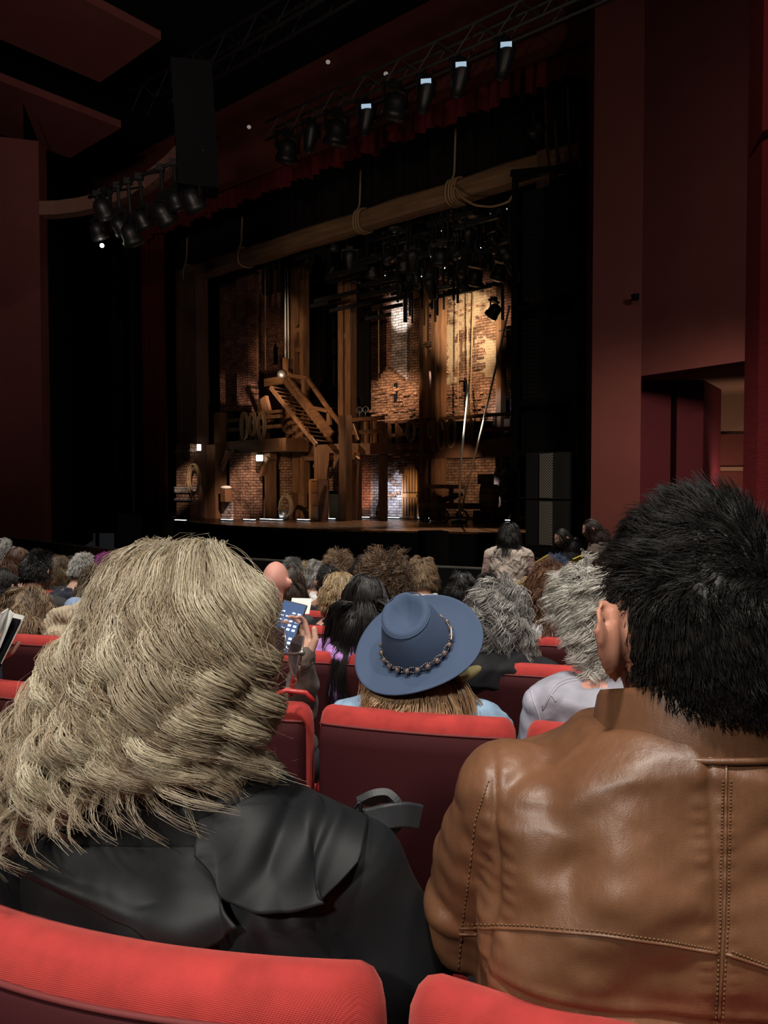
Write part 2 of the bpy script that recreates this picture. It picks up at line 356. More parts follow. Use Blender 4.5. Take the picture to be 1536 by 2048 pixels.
def hair(head, parent, name='hair', n=600, guides=90, L=.12, Lvar=.2, steps=14, lift=.35, grav=.25, layer=(.06, .16), wave=.0, wl=.07, tipclump=.45,
         rad=.0009, colA=(.05, .03, .02), colB=(.12, .08, .05), rootdark=.6, part=(0, 0), coll=(), seed=1, lenfn=None, flowfn=None, curl=0., bias=(0, 0, 0), low=0., m=None, cap=True, keep=None, sides=3, frizz=.002, spread=1., wstart=.1, wmixmax=.3, coh=.6, layfn=None, pushfn=None):
    r = np.random.default_rng(seed); c, Rm, hr = head
    Gd = scalp_pts(guides, r, low); Sd = scalp_pts(n, r, low)
    if keep is not None: Gd = Gd[keep(Gd)]; Sd = Sd[keep(Sd)]
    def tow(d): return c + (d * hr) @ Rm.T
    def run(D):
        nn = D / hr; nn /= np.linalg.norm(nn, axis=1, keepdims=True)
        cl = np.stack([np.full(len(D), part[0]), np.clip(D[:, 1], -.45, .6), np.zeros(len(D))], 1); cl[:, 2] = np.sqrt(np.clip(1 - cl[:, 0] ** 2 - cl[:, 1] ** 2, .05, 1))
        fl = D - cl + r.normal(size=D.shape) * .05
        fr_ = smin(D[:, 1], .05, .6); fl[:, 1] -= 1.1 * fr_; fl[:, 0] += np.sign(D[:, 0] - part[0]) * .35 * fr_
        if flowfn is not None: fl = flowfn(D)
        fl = fl - nn * (fl * nn).sum(1, keepdims=True); fl /= (np.linalg.norm(fl, axis=1, keepdims=True) + 1e-6)
        Ln = L * (1 + Lvar * r.uniform(-1, 1, len(D)))
        if lenfn is not None: Ln = Ln * lenfn(D)
        lay = r.uniform(layer[0], layer[1], len(D))
        if layfn is not None: lay = lay * layfn(D)
        p = tow(D); nw = nn @ Rm.T; d = (fl @ Rm.T) * (1 - lift) + nw * lift
        pts = [p]; G = np.array([bias[0], bias[1], -1.])
        for i in range(steps - 1):
            d = d + grav * G * (.4 + i / steps); d /= np.linalg.norm(d, axis=1, keepdims=True)
            q = p + d * (Ln / (steps - 1))[:, None]
            t = min(1., (i + 1) / (steps * .3)); lf = 1 + lay * t
            e = ((q - c) @ Rm) / hr / lf[:, None]; l = np.linalg.norm(e, axis=1); ins = l < 1
            q[ins] = c + ((e[ins] / l[ins][:, None]) * hr * lf[ins][:, None]) @ Rm.T
            for cc, cr in coll:
                e = (q - cc) / (np.array(cr) * (1 + .25 * lay[:, None])); l = np.linalg.norm(e, axis=1); ins = l < 1
                q[ins] = np.array(cc) + (e[ins] / l[ins][:, None]) * np.array(cr) * (1 + .25 * lay[ins][:, None])
            d = q - p; d /= (np.linalg.norm(d, axis=1, keepdims=True) + 1e-9); p = q; pts.append(p)
        return np.stack(pts, 1), Ln
    Gp, GL = run(Gd); g = len(Gd)
    t = np.linspace(0, 1, steps)
    if wave:
        out = Gp - c; out /= np.linalg.norm(out, axis=2, keepdims=True); T = np.gradient(Gp, axis=1); T /= (np.linalg.norm(T, axis=2, keepdims=True) + 1e-9)
        sd = np.cross(T, out); sd /= (np.linalg.norm(sd, axis=2, keepdims=True) + 1e-9)
        ph = (vnoise(Gd, .7, seed) * 2.2 + r.normal(size=g) * coh)[:, None]; w2 = wl * r.uniform(.88, 1.15, g)[:, None]
        arg = 2 * math.pi * t[None] * GL[:, None] / w2 + ph; am = (wave * smin(t, 0, wstart + .35)[None] * r.uniform(.5, 1.3, g)[:, None])
        am = am * (1 + curl * t[None])
        Gp = Gp + (np.sin(arg) * am)[..., None] * sd + ((np.cos(arg) + .6) * am * .75)[..., None] * out
    # strand = its two nearest guides blended, then clumped to the nearest
    dots = Sd @ Gd.T; near = np.argpartition(-dots, 2, axis=1)[:, :3]; nd = np.take_along_axis(dots, near, 1); o_ = np.argsort(-nd, 1); near = np.take_along_axis(near, o_, 1)
    wmix = r.uniform(0, wmixmax, len(Sd))[:, None, None]
    base = Gp[near[:, 0]] * (1 - wmix) + Gp[near[:, 1]] * wmix
    rs = tow(Sd); off = rs - base[:, 0]
    tp = (1 - (1 - tipclump) * t)[None, :, None] * spread
    fr = r.normal(size=(len(Sd), steps, 3)); fr = (fr + np.roll(fr, 1, 1) + np.roll(fr, 2, 1)) / 3
    jit = r.normal(size=(len(Sd), 1, 3)) * frizz
    Sp = base + off[:, None] * np.where(t[None, :, None] == 0, 1, tp) + jit * smin(t, 0, .5)[None, :, None] * 2 + fr * frizz * .5 * t[None, :, None]
    Sp = Sp[:, :] * 1.0
    e = ((Sp - c) @ Rm) / hr; l = np.linalg.norm(e, axis=2); ins = l < 1.0
    fixp = c + ((e / l[..., None]) * hr * 1.02) @ Rm.T; Sp = np.where(ins[..., None], fixp, Sp)
    if pushfn is not None: Sp = pushfn(Sp)
    rr = rad * r.uniform(.7, 1.3, (len(Sd), 1)) * np.interp(t, [0, .7, 1], [1, 1, .35])[None]
    V, F = strands_mesh(Sp, rr, sides)
    gc = r.uniform(0, 1, g)[near[:, 0]]; mix = np.clip(gc * .7 + r.uniform(0, .45, len(Sd)), 0, 1)[:, None, None]
    cA, cB = np.array(colA), np.array(colB)
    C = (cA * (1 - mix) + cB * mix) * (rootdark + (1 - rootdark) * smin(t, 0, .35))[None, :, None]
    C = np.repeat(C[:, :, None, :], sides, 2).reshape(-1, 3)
    if cap:
        mb = MB(); nu, nv = 40, 26; vv = []; ff = []
        th = np.linspace(0, 2 * math.pi, nu, endpoint=False)
        for i in range(nv):
            for a in th:
                ay = math.sin(a); f = i / (nv - 1)
                zmin = np.interp(ay, HL_Y, HL_Z) + low + .06
                pm = math.acos(max(-1, min(1, zmin))); ph_ = max(f * pm, .01)
                dd = np.array([math.cos(a) * math.sin(ph_), math.sin(a) * math.sin(ph_), math.cos(ph_)]); vv.append(c + Rm @ (dd * hr * ((1.012 if f < .95 else .97) + .012 * math.sin(a * 23 + i * 5) * math.sin(i * 2.3))))
        for i in range(nv - 1):
            for j in range(nu): ff.append((i * nu + j, i * nu + (j + 1) % nu, (i + 1) * nu + (j + 1) % nu, (i + 1) * nu + j))
        vv = np.array(vv)
        b = len(V); V = np.vstack([V, vv]); F = np.vstack([F, np.array(ff) + b]); C = np.vstack([C, np.tile((cA * .8 + cB * .2) * rootdark, (len(vv), 1))])
    return mkobj(name, V, F, m or hairmat('hair_fibre'), parent, col=C)
# ================================================================== materials of the house
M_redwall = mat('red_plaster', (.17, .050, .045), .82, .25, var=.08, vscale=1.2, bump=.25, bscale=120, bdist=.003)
M_redfab = mat('red_fabric_wall', (.23, .022, .026), .85, .2, var=.10, vscale=3, bump=.7, bscale=22, bdist=.012, stretch=(1, 1, 9))
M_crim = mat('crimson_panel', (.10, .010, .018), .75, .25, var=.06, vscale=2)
M_dkred = mat('dark_red_paint', (.11, .028, .022), .85, .2, var=.12, vscale=.8)
M_tan = mat('tan_plaster', (.22, .12, .08), .85, .2, var=.06, vscale=1)
M_black = mat('black_paint', (.008, .008, .009), .9, .1)
M_blackm = mat('black_metal', (.012, .012, .013), .45, .5)
M_steel = mat('worn_black_steel', (.02, .02, .021), .4, .5, metal=.6)
M_drape = mat('black_drape', (.008, .007, .007), .95, .1)
M_grey = mat('dark_grey_cabinet', (.016, .016, .017), .6, .4, bump=.3, bscale=200)
M_floor = mat('dark_carpet', (.022, .010, .010), .95, .1, var=.3, vscale=30, bump=.5, bscale=150)
M_redcurt = mat('red_velour_curtain', (.085, .008, .010), .9, .15)
M_chrome = mat('pale_metal_edge', (.45, .45, .45), .35, .5, metal=.8)

# floor: raked under the seats, level in front
mb = MB(); nx, ny = 16, 40
Xs = np.linspace(-14, 9, nx); Ds = np.linspace(-2.5, 26, ny)
mb.add([(x, y, floorz(x, y)) for y in Ds for x in Xs], [(j * nx + i, j * nx + i + 1, (j + 1) * nx + i + 1, (j + 1) * nx + i) for j in range(ny - 1) for i in range(nx - 1)])
mb.build('floor', M_floor, smooth=True, kind='structure')

def plan_wall(name, pts, z0, z1, m):
    return MB().prism(pts, z0, z1).build(name, m, kind='structure')
a = P(1182, 976, 14.5)[:2]; b = P(1280, 976, 14.2)[:2]; c2 = P(1516, 976, 12.3)[:2]
plan_wall('wall_right_pillar', [tuple(a), tuple(b), (b[0] + .2, b[1] + 1.2), (a[0] + .2, a[1] + 1.2)], 0, 13, M_redwall)
plan_wall('wall_right_upper', [tuple(b), tuple(c2), (c2[0] + .35, c2[1] + .35), (b[0] + .35, b[1] + .35)], 4.14, 13, M_redwall)
e = P(1440, 976, 17.2)[:2]; e2 = P(1560, 976, 16.2)[:2]
MB().prism([tuple(b + [.02, .02]), tuple(c2 + [.02, .02]), tuple(c2 + [1.2, 1.0]), (e2[0] + .5, e2[1] + .5), tuple(e + [-1.5, 1.0])], 4.15, 4.35).build('trim_soffit', M_tan, kind='structure')
q1 = P(1279, 976, 15.0)[:2]; q2 = P(1340, 976, 14.9)[:2]; q3 = P(1352, 976, 14.9)[:2]; q4 = P(1405, 976, 14.8)[:2]; q5 = P(1440, 976, 16.2)[:2]
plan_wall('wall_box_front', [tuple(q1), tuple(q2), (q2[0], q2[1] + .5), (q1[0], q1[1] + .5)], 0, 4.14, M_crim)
plan_wall('wall_box_slot', [(q2[0], q2[1] + .35), (q3[0], q3[1] + .35), (q3[0], q3[1] + .6), (q2[0], q2[1] + .6)], 0, 4.14, M_black)
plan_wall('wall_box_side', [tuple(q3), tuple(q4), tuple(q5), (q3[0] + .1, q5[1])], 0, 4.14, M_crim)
zt = P(1478, 868, 17)[2]
plan_wall('wall_box_rear', [(q5[0] - .6, 17.4), (e2[0] + 2, 16.6), (e2[0] + 2, 17.0), (q5[0] - .6, 17.8)], zt, 4.2, M_tan)
plan_wall('wall_box_rear_lower', [(q5[0] - .6, 17.3), (e2[0] + 2, 16.5), (e2[0] + 2, 17.0), (q5[0] - .6, 17.8)], 0, zt, M_dkred)
plan_wall('trim_box_rail', [(q5[0] - .6, 17.2), (e2[0] + 2, 16.4), (e2[0] + 2, 16.5), (q5[0] - .6, 17.3)], P(1478, 938, 17)[2] - .04, P(1478, 934, 17)[2], M_tan)
n1 = P(1514, 976, 7.2)[:2]; n2 = P(1640, 976, 6.6)[:2]
zs = P(1530, 255, 7.0)[2]
plan_wall('wall_right_near', [tuple(n1), tuple(n2), (n2[0] + .5, n2[1] + .5), (n1[0] + .1, n1[1] + .5)], 0, zs, M_redfab)
plan_wall('wall_right_near_upper', [(n1[0] - .06, n1[1] - .12), (n2[0], n2[1] - .12), (n2[0] + .5, n2[1] + .5), (n1[0] + .1, n1[1] + .5)], zs, 13, M_redfab)
# left
l1 = P(86, 976, 17)[:2]
plan_wall('wall_left', [tuple(l1), (l1[0] - 7, l1[1] - 2.0), (l1[0] - 7, l1[1] - 1.6), (l1[0], l1[1] + .4)], 0, 9.6, M_redwall)
k0 = SO + SU * 19.4 + SV * -.3
plan_wall('wall_stage_left', [(l1[0] - .5, l1[1] + .4), tuple(k0), (k0[0] + .1, k0[1] + .3), (l1[0] - .6, l1[1] + .8)], 0, 10.6, M_black)
plan_wall('wall_house_left', [(-16, 12), (-15.6, 12), (-15.6, 36), (-16, 36)], 0, 13.1, M_black)
plan_wall('wall_house_left_rear', [(-16, 36), (-4, 36), (-4, 36.4), (-16, 36.4)], 0, 13.1, M_black)
# proscenium header, side returns and the black stage house behind
MB().sbox(-3.2, 17, -1.5, -1.15, 11.05, 16).build('wall_proscenium_header', M_dkred, rot=STH, kind='structure')
MB().sbox(-3.3, -2.4, .9, 12, 0, 16).build('wall_wing_right', M_black, rot=STH, kind='structure')
MB().sbox(16.6, 17.4, .2, 4, 0, 16).build('wall_wing_left', M_black, rot=STH, kind='structure')
MB().sbox(-6, 24, 11.5, 12, 0, 16).build('wall_stage_rear', M_black, rot=STH, kind='structure')
MB().add([(-20, -4, 13.2), (14, -4, 13.2), (14, 42, 13.2), (-20, 42, 13.2), (-20, -4, 13.5), (14, -4, 13.5), (14, 42, 13.5), (-20, 42, 13.5)], [(0, 3, 2, 1), (4, 5, 6, 7), (0, 1, 5, 4), (1, 2, 6, 5), (2, 3, 7, 6), (3, 0, 4, 7)]).build('ceiling', M_black, kind='structure')

# acoustic panels under the ceiling
for k, (poly, lab) in enumerate([([(150, -10), (322, 80), (200, 165), (-20, 70), (-230, -25), (-60, -140)], 'large dark red acoustic panel hanging highest below the black ceiling'),
                    ([(-30, 150), (242, 256), (140, 316), (-40, 255), (-160, 215)], 'dark red acoustic panel hanging lower, above the dark left wall')]):
    z = 11.4 - .4 * k
    V = [PZ(x, y, z) for x, y in poly]; n = len(V); V2 = [v + np.array([0, 0, .18]) for v in V]
    o = MB().add(V + V2, [tuple(range(n)), tuple(range(2 * n - 1, n - 1, -1))] + [(i, (i + 1) % n, n + (i + 1) % n, n + i) for i in range(n)]).build('acoustic_panel', M_redwall)
    tag(o, lab, 'ceiling panel', 'acoustic panels under the ceiling')

# curved fascia of the lighting position at house left
fp = [(78, 402), (110, 401), (150, 396), (195, 386), (240, 370), (290, 345), (330, 312), (357, 283)]
zf = P(80, 402, 15.5)[2]
T_ = [PZ(x, y, zf) for x, y in fp]; V = []; 
for t in T_: V += [t, t + [0, 0, -.27], t + [.02, .25, -.27], t + [.02, .25, 0]]
F = [(4 * i + j, 4 * i + (j + 1) % 4, 4 * i + 4 + (j + 1) % 4, 4 * i + 4 + j) for i in range(len(T_) - 1) for j in range(4)] + [(0, 1, 2, 3), (4 * len(T_) - 1, 4 * len(T_) - 2, 4 * len(T_) - 3, 4 * len(T_) - 4)]
tag(MB().add(V, F).build('curved_fascia', mat('brown_fascia', (.20, .10, .075), .7, .3), smooth=False), 'curved brown fascia band of the lighting balcony above the left wall', 'fascia')

# ---------------------------------------------------------------- lamps: moving heads
M_lens = mat('lamp_lens', (.02, .025, .03), .08, .8)
M_speck = mat('bright_speck_emit', (1, 1, 1), .4, emit=(.85, .95, 1), estr=7)  # tiny emissive dots set on the rig fixtures
M_win = mat('lit_vent_window', (.3, .35, .4), .4, emit=(.55, .75, .95), estr=.26)
def lamp(p, r, kind, tilt, yaw, label, cat='stage light', group=None, glow=False, specks=0, parts=True):
    """kind round: wide drum head; slim: tapering profile body. p = centre of head"""
    root = empty('stage_light', p, yaw, label, cat, group)
    ct, st = math.cos(tilt), math.sin(tilt)
    # local axes: beam direction d (down and forward)
    d = np.array([0, st, -ct]); sdv = np.array([1., 0, 0]); upv = np.cross(sdv, d)
    Rl = np.stack([sdv, upv, -d], 1); M4 = np.array(_wm(root))
    def W(mb): mb.xf(M4[:3, :3] @ Rl, M4[:3, 3]); return mb
    if kind == 'round':
        prof = [(-1.0, .78), (-.96, .98), (-.5, 1.0), (-.3, .86), (.2, .88), (.55, .8), (.85, .6), (1.0, .3)]
    else:
        prof = [(-1.7, .42), (-1.6, .6), (-.9, .66), (-.2, .8), (.6, .85), (1.2, .8), (1.35, .6)]
    mb = MB(); n = 20
    V = [(r * q * math.cos(2 * math.pi * j / n), r * q * math.sin(2 * math.pi * j / n), r * z) for z, q in prof for j in range(n)]
    Fc = [(i * n + j, i * n + (j + 1) % n, (i + 1) * n + (j + 1) % n, (i + 1) * n + j) for i in range(len(prof) - 1) for j in range(n)] + [tuple(range(n))[::-1], tuple((len(prof) - 1) * n + j for j in range(n))]
    mb.add(V, Fc); W(mb).build('housing', M_blackm, root, smooth=True)
    mb = MB(); zz = prof[0][0] * r; mb.ellip((0, 0, zz), (r * prof[0][1] * .92, r * prof[0][1] * .92, r * .12), 20, 6); W(mb).build('lens', M_lens, root, smooth=True)
    if parts:
        mb = MB(); yk = r * 1.15
        for s in (-1, 1): mb.beam((s * yk, 0, -.1 * r), (s * yk, 0, 0), .1 * r, .4 * r)
        W(mb)
        m0 = M4[:3, 3]
        for s in (-1, 1):
            mb.beam(m0 + M4[:3, 0] * s * yk, m0 + M4[:3, 0] * s * yk + [0, 0, 1.25 * r], .16 * r, .4 * r, up=(.3, 1, 0))
        mb.box(m0 + [0, 0, 1.35 * r], (2.45 * r, .6 * r, .3 * r), yaw); mb.box(m0 + [0, 0, 1.7 * r], (.9 * r, .7 * r, .45 * r), yaw)
        mb.build('yoke', M_blackm, root)
    if glow:
        MB().box(np.array(p) + [0, -r * .92, r * .75], (1.0 * r, .06, .38 * r), R(-8)).build('lit_panel', M_win, root)
    for k in range(specks):
        mb = MB(); aa = random.uniform(-.9, .9); mb.ellip((r * .9 * math.sin(aa), r * .7 + 0 * aa, r * (.2 + .4 * k) - .1 * r), (.016, .016, .016), 8, 6); W(mb).build('bright_speck', M_speck, root, smooth=True)
    return root
def truss(name, u0, u1, v, z, h, label, m=M_steel, dz=0.):
    root = empty(name, S((u0 + u1) / 2, v, z), STH, label, 'truss')
    for dv, dzz in ((0, 0), (0, h), (h * .8, 0), (h * .8, h)):
        MB().tube([S(u0, v + dv, z + dzz), S(u1, v + dv, z + dzz + 0)], .03, 8).build('chord', m, root, smooth=True)
    mb = MB(); n = int(abs(u1 - u0) / .45)
    for i in range(n):
        a, b = u0 + (u1 - u0) * i / n, u0 + (u1 - u0) * (i + 1) / n
        for vv in (v, v + h * .8): mb.tube([S(a, vv, z + (h if i % 2 else 0)), S(b, vv, z + (0 if i % 2 else h))], .014, 6)
    mb.build('lattice', m, root); return root
V1 = -3.6
u_a, z_a = UZ(531, 281, V1); u_b, _ = UZ(1175, -30, V1)
M_gtruss = mat('grey_truss', (.10, .10, .10), .5, .5, metal=.5)
truss('lighting_truss', u_a, -6.5, V1, z_a, .42, 'front lighting truss of grey tubes carrying the big spotlights', M_gtruss)
u_c, z_c = UZ(262, 226, -7.0)
truss('ceiling_truss', u_c, u_c - 9, -7.0, z_c, .42, 'thin dark truss crossing below the ceiling at upper left', M_blackm)
tl = [(575, 303, 'round', 0, 'round black moving head at the left end of the front truss'), (622, 272, 'slim', 0, 'slim dark spotlight second along the front truss'), (673, 265, 'round', 0, 'round moving head third along the front truss'),
      (733, 236, 'slim', 1, 'slim spotlight with lit blue-white window, lowest of the lit ones'), (790, 213, 'round', 0, 'round moving head between the first two lit spotlights on the truss'), (851, 188, 'slim', 1, 'slim spotlight with lit window in the middle of the truss'),
      (920, 156, 'slim', 1, 'slim spotlight with the brightest lit window near the upper end of truss'), (1009, 118, 'slim', 1, 'slim spotlight hanging nearest the right end of the truss')]
for x, y, kd, gl, lb in tl:
    p = PV(x, y, V1); r = .26 if kd == 'round' else .2
    o = lamp(p, r, kd, R(18), STH - R(100), lb, group='spotlights on the front truss', glow=bool(gl))
    MB().tube([p + [0, 0, r * 1.6], (p[0], p[1], z_a + .03)], .03, 8).build('clamp', M_blackm, o)
# cluster under the balcony at the left
bar = [P(178, 395, 13.6), P(408, 300, 12.2)]
pr = empty('lighting_bar', (bar[0] + bar[1]) / 2, 0, 'black lighting bar under the curved fascia holding round lamps', 'lighting bar')
MB().tube(bar, .03, 8).build('pipe', M_blackm, pr, smooth=True)
mb = MB()
for t in (.1, .5, .9):
    q = bar[0] * (1 - t) + bar[1] * t; fq = T_[min(range(len(T_)), key=lambda i: np.linalg.norm(T_[i][:2] - q[:2]))]; mb.tube([q, fq + [.01, .12, -.2]], .02, 6)
mb.build('hanger', M_blackm, pr)
cl = [(196, 462), (207, 418), (240, 452), (262, 470), (285, 440), (327, 428), (352, 402), (385, 400)]
for i, (x, y) in enumerate(cl):
    t = (x - 178) / 230; Yc = 13.6 - 1.4 * t
    p = P(x, y, Yc); o = lamp(p, .15 + .03 * (i % 2), 'round', R(25 + 8 * (i % 3)), R(-40), ['lamp hanging lowest at the left end of the lighting bar, its lamp lit', 'small lamp tucked highest at the left end of the lighting bar', 'third lamp from the left under the fascia', 'lamp hanging low beneath the fascia, fourth from left',
        'fifth lamp from the left under the curved fascia', 'sixth lamp from left, below the end of the fascia', 'lamp close under the black line array, beside the last one', 'last lamp at the right end under the line array'][i], group='round lamps under the curved fascia')
    q = bar[0] * (1 - t) + bar[1] * t
    MB().tube([p + [0, 0, .2], q + (q - p) / np.linalg.norm(q - p) * .02], .03, 8).box(q, (.12, .1, .1)).build('clamp', M_blackm, o)
    if i == 0:
        MB().ellip(P(204, 491, Yc - .1), (.035, .035, .035), 10, 8).build('lit_bulb', mat('lit_bulb', (1, 1, 1), emit=(1, .95, .8), estr=12), o, smooth=True)
# line array
la = empty('line_array', P(385, 260, 12.4), R(10), 'hanging black line array of speaker cabinets above the left lamps', 'loudspeaker')
for i in range(8):
    q = P(385 + i * 1.5, 150 + i * 31, 12.4); MB().box(q, (.62, .5, .24), R(10 + i)).build('cabinet', M_black, la)
# small glints: ceiling downlight lenses
for x, y, lb in [(312, 132, 'small pale ceiling fitting left of the dark truss'), (656, 124, 'tiny pale fitting above the slim truss spotlights'), (772, 148, 'tiny warm fitting just above the truss middle'), (498, 254, 'tiny pale fitting left of the truss end')]:
    MBo = MB(); MBo.ellip(PV(x, y, -1.65), (.06, .06, .05), 10, 6); tag(MBo.build('ceiling_fitting', mat('pale_fitting', (.5, .45, .4), .5, emit=(1, .9, .75), estr=.08), smooth=True), lb, 'light fitting')
tag(MB().box(P(1271, 594, 14.0), (.1, .12, .1)).box(P(1266, 591, 14.0), (.06, .06, .03)).build('wall_speaker', M_black), 'tiny black box fixed on the corner of the red pillar', 'wall box')

# ---------------------------------------------------------------- valance and red side curtain
def drape(name, u0, u1, v, zt_, zb, m, label, cat, amp=.08, wl=.32, scallop=0., parent=None):
    n = int((u1 - u0) / .035); V = []
    us = np.linspace(u0, u1, n)
    for u in us:
        a = amp * math.sin(2 * math.pi * u / wl) + amp * .4 * math.sin(2 * math.pi * u / wl * .37 + 1)
        zz = zb + (scallop * (abs(math.sin(math.pi * u / 1.15)) ** .7) if scallop else 0) + .02 * math.sin(u * 9)
        V += [S(u, v + a * .5, zt_), S(u, v + a, zt_ * .5 + zz * .5), S(u, v + a * 1.2, zz), S(u, v + a * 1.2 + .03, zz), S(u, v + a * .5 + .03, zt_)]
    F = [(5 * i + j, 5 * i + j + 1, 5 * i + 6 + j, 5 * i + 5 + j) for i in range(n - 1) for j in range(4)]
    o = MB().add(V, F).build(name, m, parent, rot=STH, smooth=True)
    if not parent: tag(o, label, cat)
    return o
uL, zL = UZ(285, 488, -1.0); uR, zR = UZ(1160, 150, -1.0)
zv = (zL + zR) / 2
drape('stage_valance', uR - .4, uL + .4, -1.0, zv + .75, zv - .02, M_redcurt, 'dark red pleated valance with scalloped hem across the top of the stage', 'valance', .07, .30, .16)
u1_, _ = UZ(285, 700, -.75); u0_, _ = UZ(330, 700, -.75)
drape('side_curtain', u0_, u1_, -.75, zv + .3, DECK + .02, M_redcurt, 'dark red velour curtain hanging at the left edge of the stage', 'curtain', .09, .3)

# ---------------------------------------------------------------- pit rail
pts = np.array([(-9.6, 17.6), (-7.8, 16.0), (-6.1, 14.3), (-5.35, 13.6), (-3.6, 12.2), (-1.71, 10.95), (-.4, 10.4), (.85, 9.97), (1.78, 9.5), (3.0, 8.8), (4.6, 7.9)])
t = np.arange(len(pts)); tt = np.linspace(0, len(pts) - 1, 90); rl = np.stack([np.interp(tt, t, pts[:, 0]), np.interp(tt, t, pts[:, 1])], 1)
for _ in range(6): rl[1:-1] = (rl[:-2] + rl[1:-1] * 2 + rl[2:]) / 4
RAILZ = 1.09
root = empty('pit_rail', (rl[45][0], rl[45][1], 0), 0, 'low curved dark wall with a thin pale metal cap in front of the stage', 'pit rail')
def strip(rl, z0, z1, th):
    d = np.gradient(rl, axis=0); nrm = np.stack([-d[:, 1], d[:, 0]], 1); nrm /= np.linalg.norm(nrm, axis=1, keepdims=True)
    V = []
    for p, q in zip(rl, nrm): V += [(p[0], p[1], z0), (p[0], p[1], z1), (p[0] + q[0] * th, p[1] + q[1] * th, z1), (p[0] + q[0] * th, p[1] + q[1] * th, z0)]
    n = len(rl); return MB().add(V, [(4 * i + j, 4 * i + (j + 1) % 4, 4 * i + 4 + (j + 1) % 4, 4 * i + 4 + j) for i in range(n - 1) for j in range(4)] + [(0, 1, 2, 3), (4 * n - 1, 4 * n - 2, 4 * n - 3, 4 * n - 4)])
M_railp = mat('brown_rail_panel', (.055, .022, .018), .7, .3)
for i in range(0, 40, 3): strip(rl[i:i + 4], .02, RAILZ - .02, .05).build('panel', M_railp, root)
strip(rl[39:], 0, RAILZ - .02, .05).build('black_panel', M_black, root)
strip(rl, RAILZ - .02, RAILZ, .06).build('cap', M_chrome, root)
mb = MB()
for i in range(0, 40, 3): mb.box((rl[i][0], rl[i][1] - .005, .54), (.03, .03, 1.06), 0)
mb.build('joint', M_black, root)
# ================================================================== stage
M_wood = mat('warm_timber', (.17, .082, .038), .55, .35, var=.35, vscale=2.5, bump=.4, bscale=14, bdist=.01, stretch=(6, 6, .6))
M_woodh = mat('warm_timber_level', (.17, .082, .038), .55, .35, var=.35, vscale=2.5, bump=.4, bscale=14, bdist=.01, stretch=(.6, 6, 6))
M_wooddk = mat('dark_timber', (.10, .045, .024), .6, .35, var=.35, vscale=3, bump=.3, bscale=14, bdist=.01)
M_portal = mat('portal_timber', (.17, .10, .055), .6, .3, var=.3, vscale=1.6, bump=.3, bscale=10, bdist=.01, stretch=(.5, 5, 5))
M_door = mat('golden_door_wood', (.42, .20, .07), .5, .4, var=.3, vscale=3, bump=.4, bscale=20, bdist=.008, stretch=(7, 7, .5))
M_rope = mat('hemp_rope', (.30, .20, .11), .8, .2, bump=.8, bscale=140, bdist=.004)
M_wrope = mat('white_rope', (.80, .76, .66), .7, .3, bump=.5, bscale=120, bdist=.003)
B_red = brick('brick_red', (.34, .16, .11), (.24, .11, .08), (.08, .05, .04))
B_brown = brick('brick_brown', (.42, .25, .16), (.28, .155, .10), (.09, .06, .045))
B_pale = brick('brick_pale', (.55, .50, .50), (.38, .34, .34), (.12, .10, .10))
B_plast = brick('brick_plastered', (.30, .17, .10), (.22, .12, .07), (.09, .06, .04), patch=(.42, .30, .18))
M_plank = None
def plank_floor():
    m, nt, b = _nt('stage_planks'); N, L = nt.nodes, nt.links
    setp(b, Roughness=.28, Specular_IOR_Level=.55)
    tc = N.new('ShaderNodeTexCoord'); br = N.new('ShaderNodeTexBrick')
    br.inputs['Color1'].default_value = (.17, .085, .035, 1); br.inputs['Color2'].default_value = (.10, .05, .022, 1); br.inputs['Mortar'].default_value = (.02, .01, .006, 1)
    br.inputs['Brick Width'].default_value = 2.4; br.inputs['Row Height'].default_value = .16; br.inputs['Mortar Size'].default_value = .006; br.inputs['Scale'].default_value = 1
    L.new(tc.outputs['Object'], br.inputs['Vector']); L.new(br.outputs['Color'], b.inputs['Base Color'])
    n = N.new('ShaderNodeTexNoise'); n.inputs['Scale'].default_value = 3; n.inputs['Detail'].default_value = 5; L.new(tc.outputs['Object'], n.inputs['Vector'])
    r = N.new('ShaderNodeMapRange'); r.inputs['To Min'].default_value = .14; r.inputs['To Max'].default_value = .42; L.new(n.outputs['Fac'], r.inputs['Value']); L.new(r.outputs[0], b.inputs['Roughness'])
    bp = N.new('ShaderNodeBump'); bp.inputs['Strength'].default_value = .3; bp.inputs['Distance'].default_value = .004; L.new(br.outputs['Fac'], bp.inputs['Height']); bp.invert = True; L.new(bp.outputs[0], b.inputs['Normal'])
    return m
fr = [(u, -2.2 + .045 * (u - 7) ** 2) for u in np.linspace(-2.0, 15.2, 40)]
poly = [tuple(S(u, v, 0)[:2]) for u, v in fr] + [tuple(S(15.2, 11.4, 0)[:2]), tuple(S(-2.0, 11.4, 0)[:2])]
MB().prism(poly, DECK - .05, DECK).build('floor_stage', plank_floor(), rot=STH, kind='structure')
MB().prism([tuple(S(u, v + .06, 0)[:2]) for u, v in fr] + [tuple(S(15.2, 11.2, 0)[:2]), tuple(S(-2.0, 11.2, 0)[:2])], 0, DECK - .05).build('wall_stage_front', M_black, kind='structure')
# black monitor boxes in the pit between the rail and the stage
for x, y, w_, lb in [(866, 1089, .45, 'low black monitor box below the stage lip, near its middle'), (258, 1056, .4, 'black box on the floor at the left end of the stage')]:
    p = P(x, y, 13.5); o = MB().box((p[0], p[1], p[2] / 2 + .12), (w_, .35, p[2] + .24), R(20), .02).build('monitor_box', M_black); tag(o, lb, 'monitor speaker')

